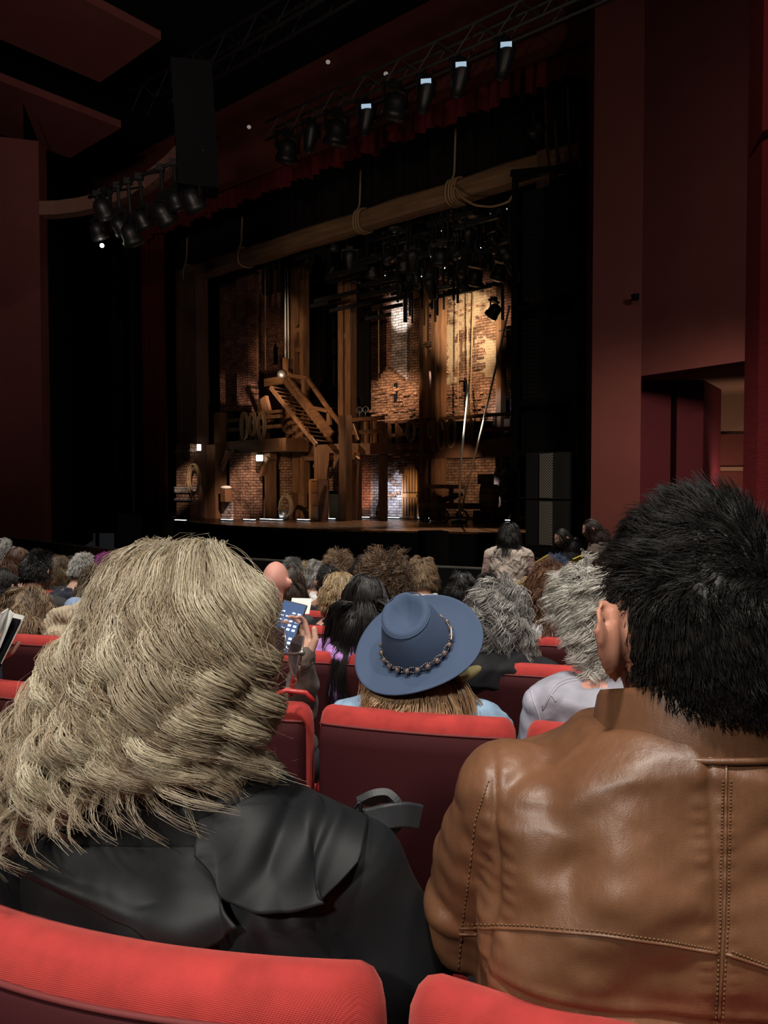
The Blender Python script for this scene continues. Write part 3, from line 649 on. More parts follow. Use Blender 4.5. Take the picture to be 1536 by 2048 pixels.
def post(mb, x0, x1, y0, v, th=.3, y1=None, vt=None):
    """upright timber seen between columns x0..x1, from pixel row y0 down to the deck (or row y1)"""
    ym = 900
    u0, _ = UZ(x0, ym, v); u1, _ = UZ(x1, ym, v); xm = (x0 + x1) / 2
    z1 = UZ(xm, y0, v)[1]; z0 = DECK if y1 is None else UZ(xm, y1, v)[1]
    return mb.sbox(u1, u0, v, v + th, z0, z1)
def bar_(mb, xa, ya, xb, yb, v, h, th=.14, vb=None):
    """straight timber between two pixel points at depths v, vb"""
    a = PV(xa, ya, v); b = PV(xb, yb, v if vb is None else vb); return mb.beam(a, b, th, h)
def lev(mb, x0, x1, y, v, h, th=.2, up=False):
    """level timber of height h whose centre sits at row y seen at mid span"""
    u0 = UZ(x0, y, v)[0]; u1 = UZ(x1, y, v)[0]; z = UZ((x0 + x1) / 2, y, v)[1]
    return mb.sbox(u1, u0, v, v + th, z - h / 2, z + h / 2)

# ---------- portal: log beam on a post at each end
root = empty('timber_portal', S(6, .3, DECK), STH, 'weathered timber portal, a long beam over tall posts framing the stage', 'timber frame')
uA = UZ(366, 900, .3)[0]; uB = UZ(1150, 900, .3)[0]
zb0 = (UZ(385, 556, .3)[1] + UZ(1060, 352, .3)[1]) / 2; zb1 = (UZ(372, 532, .3)[1] + UZ(1060, 300, .3)[1]) / 2
n = 60; V = []; F = []
for i in range(n):
    u = uB + (uA - uB) * i / (n - 1); w1 = .03 * math.sin(u * 2.1) + .02 * math.sin(u * 5.3); w2 = .03 * math.sin(u * 1.7 + 1)
    for a in range(12):
        th = 2 * math.pi * a / 12; cz, cv = math.cos(th), math.sin(th)
        V.append(S(u, .6 + .3 * math.copysign(abs(cv) ** .6, cv), (zb0 + zb1) / 2 + w2 * .5 + (zb1 - zb0) / 2 * math.copysign(abs(cz) ** .6, cz) * (1 + w1)))
F = [(i * 12 + j, i * 12 + (j + 1) % 12, (i + 1) * 12 + (j + 1) % 12, (i + 1) * 12 + j) for i in range(n - 1) for j in range(12)] + [tuple(range(12)), tuple((n - 1) * 12 + j for j in range(12))[::-1]]
MB().add(V, F).build('beam', M_portal, root)
M_pp = mat('portal_post_timber', (.12, .065, .042), .6, .3, var=.3, vscale=2, bump=.3, bscale=12, bdist=.01, stretch=(5, 5, .5))
mb = MB(); post(mb, 358, 394, 545, .3, .5); mb.build('post', M_pp, root)
mb = MB(); post(mb, 354, 362, 540, .25, .1, 890); mb.build('post_board', M_pp, root)
mb = MB(); post(mb, 1070, 1095, 300, .3, .4); mb.build('post', M_pp, root)
mb = MB(); u0, _ = UZ(385, 900, .1); u1, _ = UZ(357, 900, .1)
zt1 = UZ(370, 889, .1)[1]
mb.sbox(u0, u1, 0, .3, DECK, zt1); mb.build('brick_pier', B_brown, root)
mb = MB()
for yy, hh in ((904, .07), (1001, .08), (985, .2)): 
    z = UZ(370, yy, .1)[1]; mb.sbox(u0 - .05, u1 + .06, -.05, .3, z, z + hh)
mb.build('stone_band', B_pale, root)

# ---------- ropes on the portal
def rope(name, pts, r, m, label, cat='rope', group=None, parent=None, n=8):
    P_ = np.array(pts, float); t = np.arange(len(P_)); tt = np.linspace(0, len(P_) - 1, max(2, 8 * (len(P_) - 1) + 1) if len(P_) > 2 else 2)
    Q = np.stack([np.interp(tt, t, P_[:, k]) for k in range(3)], 1)
    if len(P_) > 2:
        for _ in range(4): Q[1:-1] = (Q[:-2] + Q[1:-1] * 2 + Q[2:]) / 4
    o = MB().tube(Q, r, n).build(name, m, parent, smooth=True)
    if parent is None: tag(o, label, cat, group)
    return o
for x, yt, k, lb in [(370, 474, 1, 'rope tied at the left end of the portal beam'), (480, 432, 1, 'rope looped once round the portal beam, second from its left end'), (717, 338, 3, 'rope wound several turns round the middle of the portal beam'), (906, 255, 4, 'rope wound round the portal beam near its right end, with a trailing tail')]:
    u = UZ(x, 500, .3)[0]; zc = (zb0 + zb1) / 2; hz = (zb1 - zb0) / 2 + .03
    root = empty('portal_rope', S(u, .25, zb1), STH, lb, 'rope', 'ropes tied round the portal beam')
    ztop = UZ(x, yt, .3)[1]
    rope('hanging_line', [S(u, .4, ztop), S(u, .35, zb1 + .1), S(u, .26, zb1 - .05)], .028, M_rope, '', parent=root)
    for i in range(k):
        uu = u - (i - (k - 1) / 2) * .085 * (1 if i % 2 else 1.1); c = .05 * i
        ring = [S(uu + .10 * math.sin(a * .5), .6 + .34 * math.copysign(abs(math.sin(a)) ** .7, math.sin(a)), zc + hz * math.copysign(abs(math.cos(a)) ** .7, math.cos(a))) for a in np.linspace(0, 2 * math.pi, 25)]
        MB().tube(ring, .032, 8).build('turn', M_rope, root, smooth=True)
    if k == 4:
        rope('tail', [S(u - .1, .2, zc), PV(925, 396, .1), PV(950, 411, .05), PV(985, 414, 0), PV(1018, 404, -.1), PV(1024, 392, -.1)], .028, M_rope, '', parent=root)
    # rope stays within the flown rigging above
for x, lb in [(1090, 'black cable bundle hanging at the right end of the beam'), (1135, 'looped cable hanging right of the beam end')]:
    rope('hanging_cable', [PV(x, 150, .1), PV(x + 3, 300, .1), PV(x + 12, 345, 0), PV(x + 26, 330, -.1), PV(x + 20, 240, 0)], .03, M_wooddk, lb, 'cable')

# ---------- brick masonry of the set
def jag(pts_px, v, rowh=.1):
    """outline in (u,z) from pixel points on plane v"""
    return [UZ(x, y, v) for x, y in pts_px]
def steps_between(x0, y0, x1, y1, n, amp=4):
    out = []
    for i in range(n):
        t0, t1 = i / n, (i + 1) / n
        ya = y0 + (y1 - y0) * t0 + random.uniform(-amp, amp); xa = x0 + (x1 - x0) * t0; xb = x0 + (x1 - x0) * t1
        out += [(xa, ya), (xb - (x1 - x0) / n * .02, ya)]
    return out
def wallpx(name, px, v, th, m, deck=True):
    pl = jag(px, v)
    return MB().spoly(pl, v, v + th).build(name, m, rot=STH, kind='structure')
def quad(x0, x1, y0, y1, v):  # with level top/bottom: convert using mid rows
    u0 = UZ(x0, 800, v)[0]; u1 = UZ(x1, 800, v)[0]; z0 = DECK if y1 is None else UZ((x0 + x1) / 2, y1, v)[1]; z1 = UZ((x0 + x1) / 2, y0, v)[1]
    return u0, u1, z0, z1
def wbox(name, x0, x1, y0, y1, v, th, m):
    u0, u1, z0, z1 = quad(x0, x1, y0, y1, v); return MB().sbox(u1, u0, v, v + th, z0, z1).build(name, m, rot=STH, kind='structure')
# left tower: dark side plus the lit narrow face
wbox('wall_tower_left', 474, 497, 540, 822, 2.6, .5, B_red)
wbox('wall_tower_left_dark', 440, 473, 545, 822, 3.1, .4, B_red)
wbox('wall_tower_base', 458, 501, 905, None, 1.0, .5, B_brown)
wbox('wall_low_plinth', 441, 461, 1004, None, .9, .5, B_pale)
wbox('wall_gallery_left_upper', 478, 499, 838, 884, 2.6, .4, B_pale)
# wall with the tall window left of the rigging
v = 5.0
wbox('wall_window_left', 497, 536, 540, 905, v, .3, B_red); wbox('wall_window_right', 556, 572, 540, 905, v, .3, B_red)
wbox('wall_window_over', 536, 556, 540, 682, v, .3, B_red); wbox('wall_window_under', 536, 556, 730, 905, v, .3, B_red)
# arch ring
def arch(name, cx, ytop, ybot, hw, v, ring, m, parent=None, depth=.25, n=13, label=None):
    uc, _ = UZ(cx, (ytop + ybot) / 2, v); zc = UZ(cx, ytop, v)[1]; sc_ = abs(UZ(cx + hw, ytop, v)[0] - UZ(cx - hw, ytop, v)[0]) / 2; mb = MB(); zc -= sc_
    for i in range(n):
        a0 = math.pi * i / n + .02; a1 = math.pi * (i + 1) / n - .02
        q = [(uc + rr * math.cos(a), zc + rr * math.sin(a)) for rr, a in ((sc_, a0), (sc_ + ring, a0), (sc_ + ring, a1), (sc_, a1))]
        mb.spoly(q, v - .05, v + depth)
    o = mb.build(name, m, parent, rot=STH if parent is None else 0)
    if parent is None: o['kind'] = 'structure'
    return uc, zc, sc_
arch('trim_window_arch', 546, 682, 730, 9, v, .2, B_red)
# lower wall with the brick archway and the blue doorway
v = 2.0
wbox('wall_arch_left', 526, 533, 905, None, v, .8, B_brown); wbox('wall_arch_right', 559, 570, 905, None, v, .8, B_brown)
uc, zc, rr = arch('trim_archway', 546, 919, 1035, 13, v, .22, B_brown, depth=.8)
ul, ur, z0, z1 = quad(526, 570, 903, 922, v)
pl = [(ul, z1), (ur, z1), (ur, zc)] + [(uc + (rr + .01) * math.cos(a), zc + (rr + .01) * math.sin(a)) for a in np.linspace(math.pi, 0, 14)][::1] + [(ul, zc)]
wbox('wall_over_arch', 526, 570, 898, 917, v + .02, .7, B_brown)
wbox('wall_door_blue', 545, 559, 925, None, v + .78, .1, mat('navy_door', (.008, .012, .03), .6))
# back wall: broken brick below, ruined courses above
v = 4.6
top = steps_between(748, 772, 770, 735, 5, 2) + steps_between(770, 735, 800, 762, 5, 2) + steps_between(800, 762, 838, 770, 6, 2)
wallpx('wall_back_ruin', [(742, 842)] + [(742, 760)] + top + [(838, 842)], v, .3, B_brown)
wbox('wall_back_upper', 742, 784, 590, 842, v + .6, .3, B_red)
wbox('wall_back_pier', 783, 814, 560, 842, v + .35, .4, B_pale)
wbox('wall_back_return', 819, 842, 560, 842, v + .5, .4, B_brown)
wbox('wall_back_dark', 740, 1022, 440, 850, v + 1.9, .3, B_red)
# plastered wall with the blind arch
v = 5.6
top = steps_between(883, 585, 992, 575, 9, 6)
wallpx('wall_plastered', [(883, 842)] + top + [(992, 842)], v, .3, B_plast)
uc, zc, rr = arch('trim_blind_arch', 936, 664, 740, 15, v, .2, B_plast, n=11)
mb = MB(); u0, u1, z0, z1 = quad(922, 924.5, 672, 745, v); mb.sbox(u1, u0, v - .04, v, z0, z1); u0, u1, z0, z1 = quad(947, 949, 672, 742, v); mb.sbox(u1, u0, v - .04, v, z0, z1); mb.build('trim_blind_arch_jamb', M_wooddk, rot=STH, kind='structure')
top = steps_between(872, 772, 992, 752, 12, 2)
wallpx('wall_back_right_lower', [(872, 842)] + top + [(992, 842)], v - .25, .25, B_brown)
# slit windows
for cx, y0, y1, vv in ((792, 760, 802, 4.6), (931, 756, 790, 5.35)):
    arch('trim_slit_arch', cx, y0, y1, 3.5, vv, .16, B_brown, n=9)
    mb = MB(); u0, u1, z0, z1 = quad(cx - 3.4, cx + 3.4, y0 + 6, y1 + 4, vv); mb.sbox(u1, u0, vv - .03, vv, z0, z1); mb.build('window_slit', M_black, rot=STH, kind='structure')
# broken quoins round the blind arch: raised darker bricks
mb = MB(); r_ = random.Random(3)
for (xa, xb, ya, yb, vv, k) in ((890, 898, 690, 748, 5.6, 22), (953, 972, 668, 745, 5.6, 34), (884, 990, 585, 640, 5.6, 22), (750, 838, 775, 838, 4.6, 46), (880, 990, 772, 838, 5.35, 50), (766, 804, 925, 1000, 4.6, 34)):
    for _ in range(k):
        x, y = r_.uniform(xa, xb), r_.uniform(ya, yb); u, z = UZ(x, y, vv); L_ = r_.uniform(.1, .3); mb.sbox(u, u + L_, vv - r_.uniform(.03, .1), vv, z, z + r_.uniform(.06, .1))
mb.build('trim_loose_bricks', B_brown, rot=STH, kind='structure')
# lower storey at the back
wbox('wall_lower_orange', 720, 741, 908, None, 4.2, .3, B_red)
wbox('wall_lower_pillar', 741, 757, 908, None, 4.1, .4, B_pale)
wallpx('wall_lower_pale', [(763, 1036), (763, 960), (770, 925), (775, 908), (800, 905), (808, 908), (808, 1036)], 4.6, .3, B_pale)
wbox('wall_over_door', 800, 845, 905, 930, 4.65, .3, B_brown)
wbox('wall_niche_left', 838, 847, 905, None, 4.7, .3, B_pale); wbox('wall_niche_right', 857, 862, 905, None, 4.7, .3, B_pale); wbox('wall_niche_top', 847, 857, 905, 932, 4.7, .3, B_pale)
wbox('wall_lower_right', 866, 992, 905, None, 5.6, .3, B_brown)
wbox('wall_lower_far_right', 1003, 1030, 905, None, 5.6, .3, B_pale); wbox('wall_upper_far_right', 1001, 1030, 735, 885, 5.6, .3, B_pale); wbox('wall_upper_mid', 842, 864, 768, 842, 5.0, .3, B_pale); wbox('wall_mid_gap', 842, 864, 855, 895, 5.2, .3, B_pale); wbox('wall_far_gap', 998, 1022, 850, 885, 5.3, .3, B_pale)
arch('trim_far_arch', 1012, 778, 800, 5, 5.6, .2, B_pale, n=9); arch('trim_far_arch_low', 1012, 925, 960, 6, 5.6, .18, B_pale, n=9); arch('trim_niche_arch', 852, 935, 960, 4, 4.7, .2, B_pale, n=9)
mb = MB(); u0, u1, z0, z1 = quad(1006, 1018, 800, 830, 5.6); mb.sbox(u1, u0, 5.56, 5.6, z0, z1); u0, u1, z0, z1 = quad(1005, 1019, 932, 990, 5.6); mb.sbox(u1, u0, 5.56, 5.6, z0, z1); mb.build('window_far', M_black, rot=STH, kind='structure')
wbox('wall_wood_panel', 1008, 1020, 838, 872, 5.2, .1, M_wooddk)
# arched wooden door
root = empty('arched_door', S(UZ(821, 900, 4.5)[0], 4.5, DECK), STH, 'golden arched double-leaf wooden door in the pale brick wall', 'door')
uc, zc, rr = arch('arch_trim', 821, 928, 1035, 15.5, 4.42, .15, B_brown, parent=root, depth=.07)
ua, ub, _, _ = quad(806, 836, 930, None, 4.55)
zt_ = UZ(821, 928, 4.55)[1]; rr = abs(ua - ub) / 2; uc = (ua + ub) / 2; zc = zt_ - rr
zs = UZ(821, 986, 4.55)[1]
pl = [(ub, zs + .02)] + [(uc + rr * math.cos(a), zc + rr * math.sin(a)) for a in np.linspace(math.pi, 0, 20)] + [(ua, zs + .02)]
pl = [(uc - rr, zs + .03)] + pl[1:-1] + [(uc + rr, zs + .03)]
MB().spoly(pl, 4.5, 4.58).build('upper_leaf', M_door, root); MB().sbox(uc - rr, uc + rr, 4.5, 4.58, DECK + .01, zs).build('lower_leaf', M_door, root)
mb = MB()
for k in range(-2, 3): mb.sbox(uc + k * rr * .38 - .012, uc + k * rr * .38 + .012, 4.48, 4.51, DECK + .1, zc + rr * .8)
mb.build('board_gap', M_wooddk, root)
mb = MB(); mb.sbox(uc - rr, uc + rr, 4.46, 4.5, zs - .14, zs - .04); mb.beam(S(uc - rr * .2, 4.45, zc + .4), S(uc + rr * .45, 4.45, zc - .1), .04, .06); mb.build('ledge', M_door, root)

# ---------- tall timber columns (twin posts with rungs)
def twin(xs, y0, v, rungs, label, m=M_wood, y1=None, extra=0):
    root = empty('timber_column', S(UZ((xs[0][0] + xs[-1][1]) / 2, 900, v)[0], v, DECK if y1 is None else DECK), STH, label, 'timber column', 'tall timber columns of the stage set')
    for a, b in xs:
        mb = MB(); post(mb, a, b, y0, v, .3, y1); mb.build('post', m, root)
    for y in rungs:
        mb = MB(); lev(mb, xs[0][0], xs[-1][1], y, v + .05, .16, .2); mb.build('rung', m, root)
    return root
twin([(582, 589), (600, 607)], 500, 3.2, (660, 700), 'twin timber posts rising behind the top of the staircase', y1=None)
twin([(676, 686), (690, 701)], 545, 3.0, (672,), 'tall double timber post right of the staircase, running full height')
twin([(838, 846), (862, 870)], 560, 4.2, (688,), 'grey brown twin posts joined by a crossbar, left of the plastered wall')
twin([(873, 882)], 560, 4.4, (), 'single narrow timber post at the left edge of the plastered wall')
twin([(991, 1001)], 640, 5.0, (), 'timber post at the right edge of the plastered wall')
twin([(852, 858)], 700, 4.6, (), 'slim post standing between the grey brown twin posts', M_wooddk)
# light steel rungs that catch the light
for (xa, ya, xb, yb, v, lb) in ((842, 691, 860, 687, 4.0, 'short bright bar tied between the grey brown posts'), (998, 662, 1021, 658, 4.6, 'short bright bar near the right scaffold')):
    a, b = PV(xa, ya, v), PV(xb, yb, v); tag(MB().tube([a, b], .022, 6).build('metal_bar', M_chrome), lb, 'metal bar')

# ---------- black drapes between the columns
for x0, x1, v, lb in [(612, 674, 6.2, 'black masking drape between the staircase and the tall double post'), (704, 741, 6.0, 'black masking drape left of the broken brick wall'), (398, 440, 5, 'black masking drape beside the left brick tower'), (500, 530, 6.4, 'black drape behind the window wall')]:
    a = UZ(x1, 700, v)[0]; b = UZ(x0, 700, v)[0]; drape('masking_drape', a, b, v, 10.5, DECK + .02, M_drape, lb, 'drape', .1, .4)

# ---------- staircase
root = empty('staircase', PV(640, 900, 2.2), STH, 'steep open wooden staircase slanting down from the upper landing', 'staircase')
vA, vB = 1.6, 2.6
def pvz(x, y, v): return PV(x, y, v)
for (xa, ya, xb, yb, v) in ((541, 775, 633, 890, vA), (572, 762, 663, 886, vB)):
    mb = MB(); bar_(mb, xa, ya, xb, yb, v, .13, .08); mb.build('stringer', M_wood, root)
n = 13
for i in range(n):
    t = (i + .3) / n; a = pvz(541 + 92 * t, 771 + 115 * t, vA); b = pvz(572 + 91 * t, 758 + 124 * t, vB); b[2] = a[2]
    mb = MB(); mb.beam(a, b, .15, .03); mb.build('tread', M_wood, root)
# side panel boards: the wide balustrade plank, hand rails and their posts
for nm, xa, ya, xb, yb, v, h in (('side_board', 571, 757, 662, 872, vB + .05, .34), ('hand_rail', 614, 756, 657, 818, vB + .1, .13), ('hand_rail', 577, 750, 616, 757, vB + .1, .13), ('hand_rail', 657, 818, 682, 850, vB + .1, .12), ('cross_rail', 609, 812, 656, 822, vB + .1, .12), ('cross_rail', 576, 757, 612, 812, vB + .12, .1)):
    mb = MB(); bar_(mb, xa, ya, xb, yb, v, h, .1); mb.build(nm, M_woodh, root)
for x, y0, y1 in ((606, 755, 815), (575, 744, 775), (656, 815, 850), (569, 715, 760)):
    mb = MB(); post(mb, x - 3, x + 3, y0, vB + .1, .12, y1); mb.build('newel_post', M_wood, root)
mb = MB(); lev(mb, 528, 576, 762, vB, .28, .9); mb.build('top_landing', M_woodh, root)
mb = MB(); mb.ellip(PV(563, 749, vB - .1), (.16, .1, .16), 12, 8); mb.build('pulley', M_chrome, root, smooth=True)
mb = MB(); post(mb, 628, 640, 890, vA, .3); mb.build('foot_post', M_wood, root)

# ---------- galleries
def gallery(label, posts, levels, bars, root_px, v, m=M_wood, mh=M_woodh):
    root = empty('timber_gallery', S(UZ(root_px, 900, v)[0], v, DECK), STH, label, 'gallery')
    for (x0, x1, y0, y1, vv) in posts:
        mb = MB(); post(mb, x0, x1, y0, vv, .28, y1); mb.build('post', m, root)
    for (nm, x0, x1, y, vv, h, th) in levels:
        mb = MB(); lev(mb, x0, x1, y, vv, h, th); mb.build(nm, mh, root)
    for (xa, ya, xb, yb, vv, h) in bars:
        mb = MB(); bar_(mb, xa, ya, xb, yb, vv, h); mb.build('brace', m, root)
    return root
gallery('left timber gallery with ropes coiled on its rail, over the brick tower base', [(428, 440, 825, None, .9), (386, 430, 890, None, .7), (529, 540, 905, None, 1.4), (516, 527, 800, 905, 1.6)],
        [('hand_rail', 428, 560, 838, 1.2, .12, .12), ('middle_rail', 428, 560, 857, 1.25, .12, .1), ('floor_beam', 440, 572, 892, 1.1, .42, 1.0), ('lower_beam', 470, 540, 914, 1.3, .22, .3), ('top_rail', 480, 560, 826, 1.3, .1, .1)],
        [(443, 940, 458, 900, .9, .14), (523, 950, 537, 915, 1.3, .14), (528, 795, 540, 845, 1.4, .3)], 480, .9, M_wood, M_wood)
gallery('central timber tower under the staircase with heavy posts', [(584, 596, 850, None, 2.2), (600, 608, 880, None, 2.3), (571, 580, 800, None, 2.5), (636, 646, 900, None, 2.0), (678, 692, 830, None, 1.9), (702, 712, 905, None, 2.6), (757, 764, 845, None, 3.0), (722, 726, 838, 890, 3.0), (740, 743, 838, 890, 3.0)],
        [('floor_beam', 606, 700, 900, 2.4, .38, .8), ('under_beam', 607, 700, 916, 2.3, .14, .3), ('hand_rail', 690, 764, 838, 2.9, .13, .14), ('middle_rail', 690, 764, 864, 2.95, .13, .1), ('floor_beam', 692, 764, 898, 2.8, .36, .7), ('lower_rail', 584, 608, 1000, 2.2, .5, .14), ('landing', 566, 600, 855, 2.6, .2, .5)],
        [(630, 935, 645, 910, 2.0, .14), (700, 940, 716, 915, 2.6, .14), (668, 935, 680, 910, 2.0, .14), (706, 848, 718, 880, 2.9, .08), (596, 838, 606, 890, 2.4, .3), (560, 820, 575, 860, 2.5, .35)], 680, 2.2)
gallery('long rear gallery of dark timber with coiled ropes, below the plastered wall', [(765, 772, 845, 905, 4.2), (838, 846, 905, None, 4.3), (862, 867, 905, None, 4.4), (991, 1002, 905, None, 4.9), (790, 795, 843, 905, 4.4), (930, 934, 835, 905, 4.7), (985, 990, 830, 905, 4.9)],
        [('hand_rail', 770, 1024, 836, 4.4, .10, .12), ('middle_rail', 770, 1024, 864, 4.5, .12, .1), ('floor_beam', 766, 1024, 899, 4.3, .55, 1.0), ('lower_beam', 800, 870, 912, 4.2, .22, .3)],
        [(1000, 945, 985, 985, 4.7, .3)], 900, 4.4, M_wooddk, M_wooddk)
# ---------- coiled ropes
def coil(cx, cy, w_, h_, v, label, turns=4, r=.028, m=M_rope, group='coiled ropes hung on the timber'):
    c = PV(cx, cy, v); hw = abs(UZ(cx + w_ / 2, cy, v)[0] - UZ(cx - w_ / 2, cy, v)[0]) / 2; hz = (UZ(cx, cy - h_ / 2, v)[1] - UZ(cx, cy + h_ / 2, v)[1]) / 2
    u, z = UZ(cx, cy, v); pts = []
    for a in np.linspace(0, turns * 2 * math.pi, turns * 22):
        k = 1 - .07 * math.sin(a * .31 + cx); pts.append(S(u + hw * k * math.cos(a), v + .05 * math.sin(a * .23), z + hz * k * math.sin(a) + .03 * math.sin(a * .17)))
    tag(MB().tube(pts, r, 6).build('rope_coil', m, smooth=True), label, 'coil of rope', group)
for a in [(388, 959, 20, 58, -.15, 'large oval rope coil hung against the left portal post'), (489, 852, 12, 52, 1.0, 'rope coil in front of the lit left gallery window'), (505, 848, 11, 44, 1.1, 'middle rope coil on the left gallery rail'), (523, 852, 13, 52, 1.2, 'rope coil at the right end of the left gallery rail'),
          (822, 862, 14, 40, 4.15, 'rope coil nearest the broken brick wall on the rear gallery'), (862, 860, 10, 32, 4.05, 'small rope coil beside the grey brown twin posts'), (883, 868, 15, 56, 4.2, 'long rope coil just right of the twin posts'), (903, 866, 15, 54, 4.25, 'long rope coil to the right of another long one on rear gallery'),
          (572, 1012, 22, 42, .9, 'loose rope heap in the metal bucket by the brick archway'), (942, 866, 8, 50, 4.5, 'thin hanging coil near the white ropes on the rear gallery')]:
    coil(*a)
# bright hanging lines
for (pp, r, m, lb) in [([(571, 735, 3), (570, 520, 3)], .03, M_wrope, 'bright hoisting rope left of its twin over the stair top'), ([(577, 735, 3.1), (575, 520, 3.1)], .022, M_wrope, 'second bright hoisting rope over the stair top'),
                       ([(758, 745, 4.2), (757, 600, 4.2)], .02, M_rope, 'thin rope hanging before the broken brick wall'), ([(916, 840, 4.9), (917, 590, 4.9)], .018, M_rope, 'leftmost thin rope before the plastered wall'), ([(936, 840, 4.9), (935, 590, 4.9)], .018, M_rope, 'middle thin rope before the plastered wall'),
                       ([(940, 838, 5.0), (946, 590, 4.9)], .018, M_rope, 'slanting thin rope before the plastered wall'), ([(515, 820, 3), (514, 560, 3)], .018, M_rope, 'thin rope before the dark drape by the left tower'), ([(531, 740, 3.5), (530, 520, 3.5)], .018, M_rope, 'thin rope left of the tall window'), ([(955, 835, 4.8), (951, 765, 4.8)], .02, M_wooddk, 'short dark line hanging to the rear gallery rail')]:
    rope('hanging_rope', [PV(*q) for q in pp], r, m, lb, 'rope', 'ropes hanging straight in the set')
# the two white ropes anchored downstage
anc = PZ(918, 1047, DECK)
for pp, lb in [([(912, 1040, -1.0), (921, 930, -.7), (934, 805, -.3), (937, 770, -.2)], 'upright white rope rising from the anchor on the stage floor'), ([(916, 1040, -1.0), (958, 880, 0), (1000, 700, .9), (1019, 612, 1.4)], 'white rope slanting up to the right from the stage anchor')]:
    q = [PV(*a) for a in pp]; q[0] = anc + [0, 0, .16]; rope('white_rope', q, .026, M_wrope, lb, 'rope')
root = empty('rope_anchor', anc, 0, 'small dark winch bound with white cord on the bare stage floor', 'rope anchor')
MB().box(anc + [0, 0, .05], (.42, .3, .1), R(10), .03).build('base', M_steel, root)
MB().ellip(anc + [-.03, 0, .2], (.09, .09, .12), 12, 8).build('winch', M_steel, root, smooth=True)
for dx, hh in ((-.16, .1), (.0, .12), (.16, .1)):
    MB().tube([anc + [dx + .08 * math.cos(a), -.1 + .05 * math.sin(a), hh + .012 * a / 6] for a in np.linspace(0, 12.5, 30)], .022, 6).build('cord_knot', M_wrope, root, smooth=True)

# ---------- furniture on the stage
def barrel(p, r, h, label):
    root = empty('barrel', p, 0, label, 'barrel'); k = 18; V = []
    for i in range(9):
        t = i / 8; q = r * (1 - .16 * (2 * t - 1) ** 2)
        V += [(p[0] + q * math.cos(2 * math.pi * j / k), p[1] + q * math.sin(2 * math.pi * j / k), p[2] + h * t) for j in range(k)]
    MB().add(V, [(i * k + j, i * k + (j + 1) % k, (i + 1) * k + (j + 1) % k, (i + 1) * k + j) for i in range(8) for j in range(k)] + [tuple(range(k))[::-1], tuple(8 * k + j for j in range(k))]).build('staves', M_wood, root, smooth=True)
    for t in (.12, .33, .67, .88):
        q = r * (1 - .16 * (2 * t - 1) ** 2) + .006; MB().tube([(p[0] + q * math.cos(a), p[1] + q * math.sin(a), p[2] + h * t) for a in np.linspace(0, 2 * math.pi, 25)], .014, 6).build('hoop', M_steel, root, smooth=True)
cp = PZ(978, 1040, DECK); cp = S(*UZ(978, 1020, 3.6)[:1], 3.6, DECK)
tag(MB().box(cp + [0, 0, .19], (.75, .6, .38), STH, .02).build('crate', M_wooddk), 'dark wooden crate under the barrel at stage right', 'crate')
barrel(cp + [0, 0, .38], .3, .78, 'wooden barrel standing on the dark crate at stage right')
tag(MB().box(cp + SU.tolist()[0] * np.array([0, 0, 0]) + [-.1, 0, 1.16 + .15], (.4, .3, .3), STH, .02).build('small_box', M_wooddk), 'small box on top of the barrel', 'box')
root = empty('hand_cart', S(UZ(895, 1030, 3.2)[0], 3.2, DECK), STH, 'dark flat cart with two wheels and a table frame over it', 'cart')
u0 = UZ(848, 900, 3.2)[0]; u1 = UZ(948, 900, 3.2)[0]
zc_ = UZ(900, 1012, 3.2)[1]
MB().sbox(u1, u0, 3.0, 3.9, zc_ - .08, zc_ + .08).build('bed', M_wooddk, root)
zt_ = UZ(880, 977, 3.2)[1]; ue = UZ(908, 900, 3.2)[0]; us_ = UZ(852, 900, 3.2)[0]
MB().sbox(ue, us_, 3.1, 3.8, zt_, zt_ + .12).build('table_top', M_wood, root)
for uu in (ue + .06, us_ - .06): MB().sbox(uu - .05, uu + .05, 3.1, 3.2, zc_ + .08, zt_).build('leg', M_wooddk, root)
for uu in (u0 - .25, u1 + .25, (u0 + u1) / 2):
    cw = S(uu, 2.95, DECK + .2); mb = MB(); mb.tube([cw + .2 * np.array([SU[0] * math.cos(a), SU[1] * math.cos(a), math.sin(a)]) for a in np.linspace(0, 2 * math.pi, 25)], .03, 6)
    for a in np.arange(0, 6.2, 1.05): mb.tube([cw, cw + .19 * np.array([SU[0] * math.cos(a), SU[1] * math.cos(a), math.sin(a)])], .014, 5)
    mb.build('wheel', M_blackm, root, smooth=True)
mb = MB(); mb.beam(S(u0 - .5, 3.2, zc_ + .1), S(u1 + .6, 3.3, zc_ + .35), .5, .1); mb.build('sack_board', M_wooddk, root)
# chairs / ladders / screens
M_screen = mat('pale_cabinet_panel', (.40, .36, .24), .6, .3, var=.1)
for x0, x1, y0, v, lb in ((653, 676, 988, 3.2, 'pale yellow panel under the central tower'), (693, 702, 988, 3.35, 'pale panel beside the heavy post, right of the yellow one')):
    u0, u1, z0, z1 = quad(x0, x1, y0, None, v); tag(MB().sbox(u1, u0, v, v + .08, z0, z1).build('panel_screen', M_screen, rot=STH), lb, 'panel')
wbox('wall_under_stair', 650, 677, 920, 982, 3.4, .2, B_brown)
wbox('wall_under_stair_post', 590, 600, 905, None, 2.35, .2, B_red)
root = empty('open_cabinet', S(UZ(626, 1000, 1.5)[0], 1.5, DECK), STH, 'tall narrow open cabinet with a brightly lit edge under the stair', 'cabinet')
u0, u1, z0, z1 = quad(617, 636, 958, None, 1.5)
MB().sbox(u0 - .09, u0, 1.5, 1.9, z0, z1).build('side_panel', M_door, root); MB().sbox(u1, u0, 1.5, 1.95, z1 - .05, z1).build('top', M_door, root); MB().sbox(u1, u1 + .05, 1.5, 1.95, z0, z1).build('side_panel', M_wooddk, root)
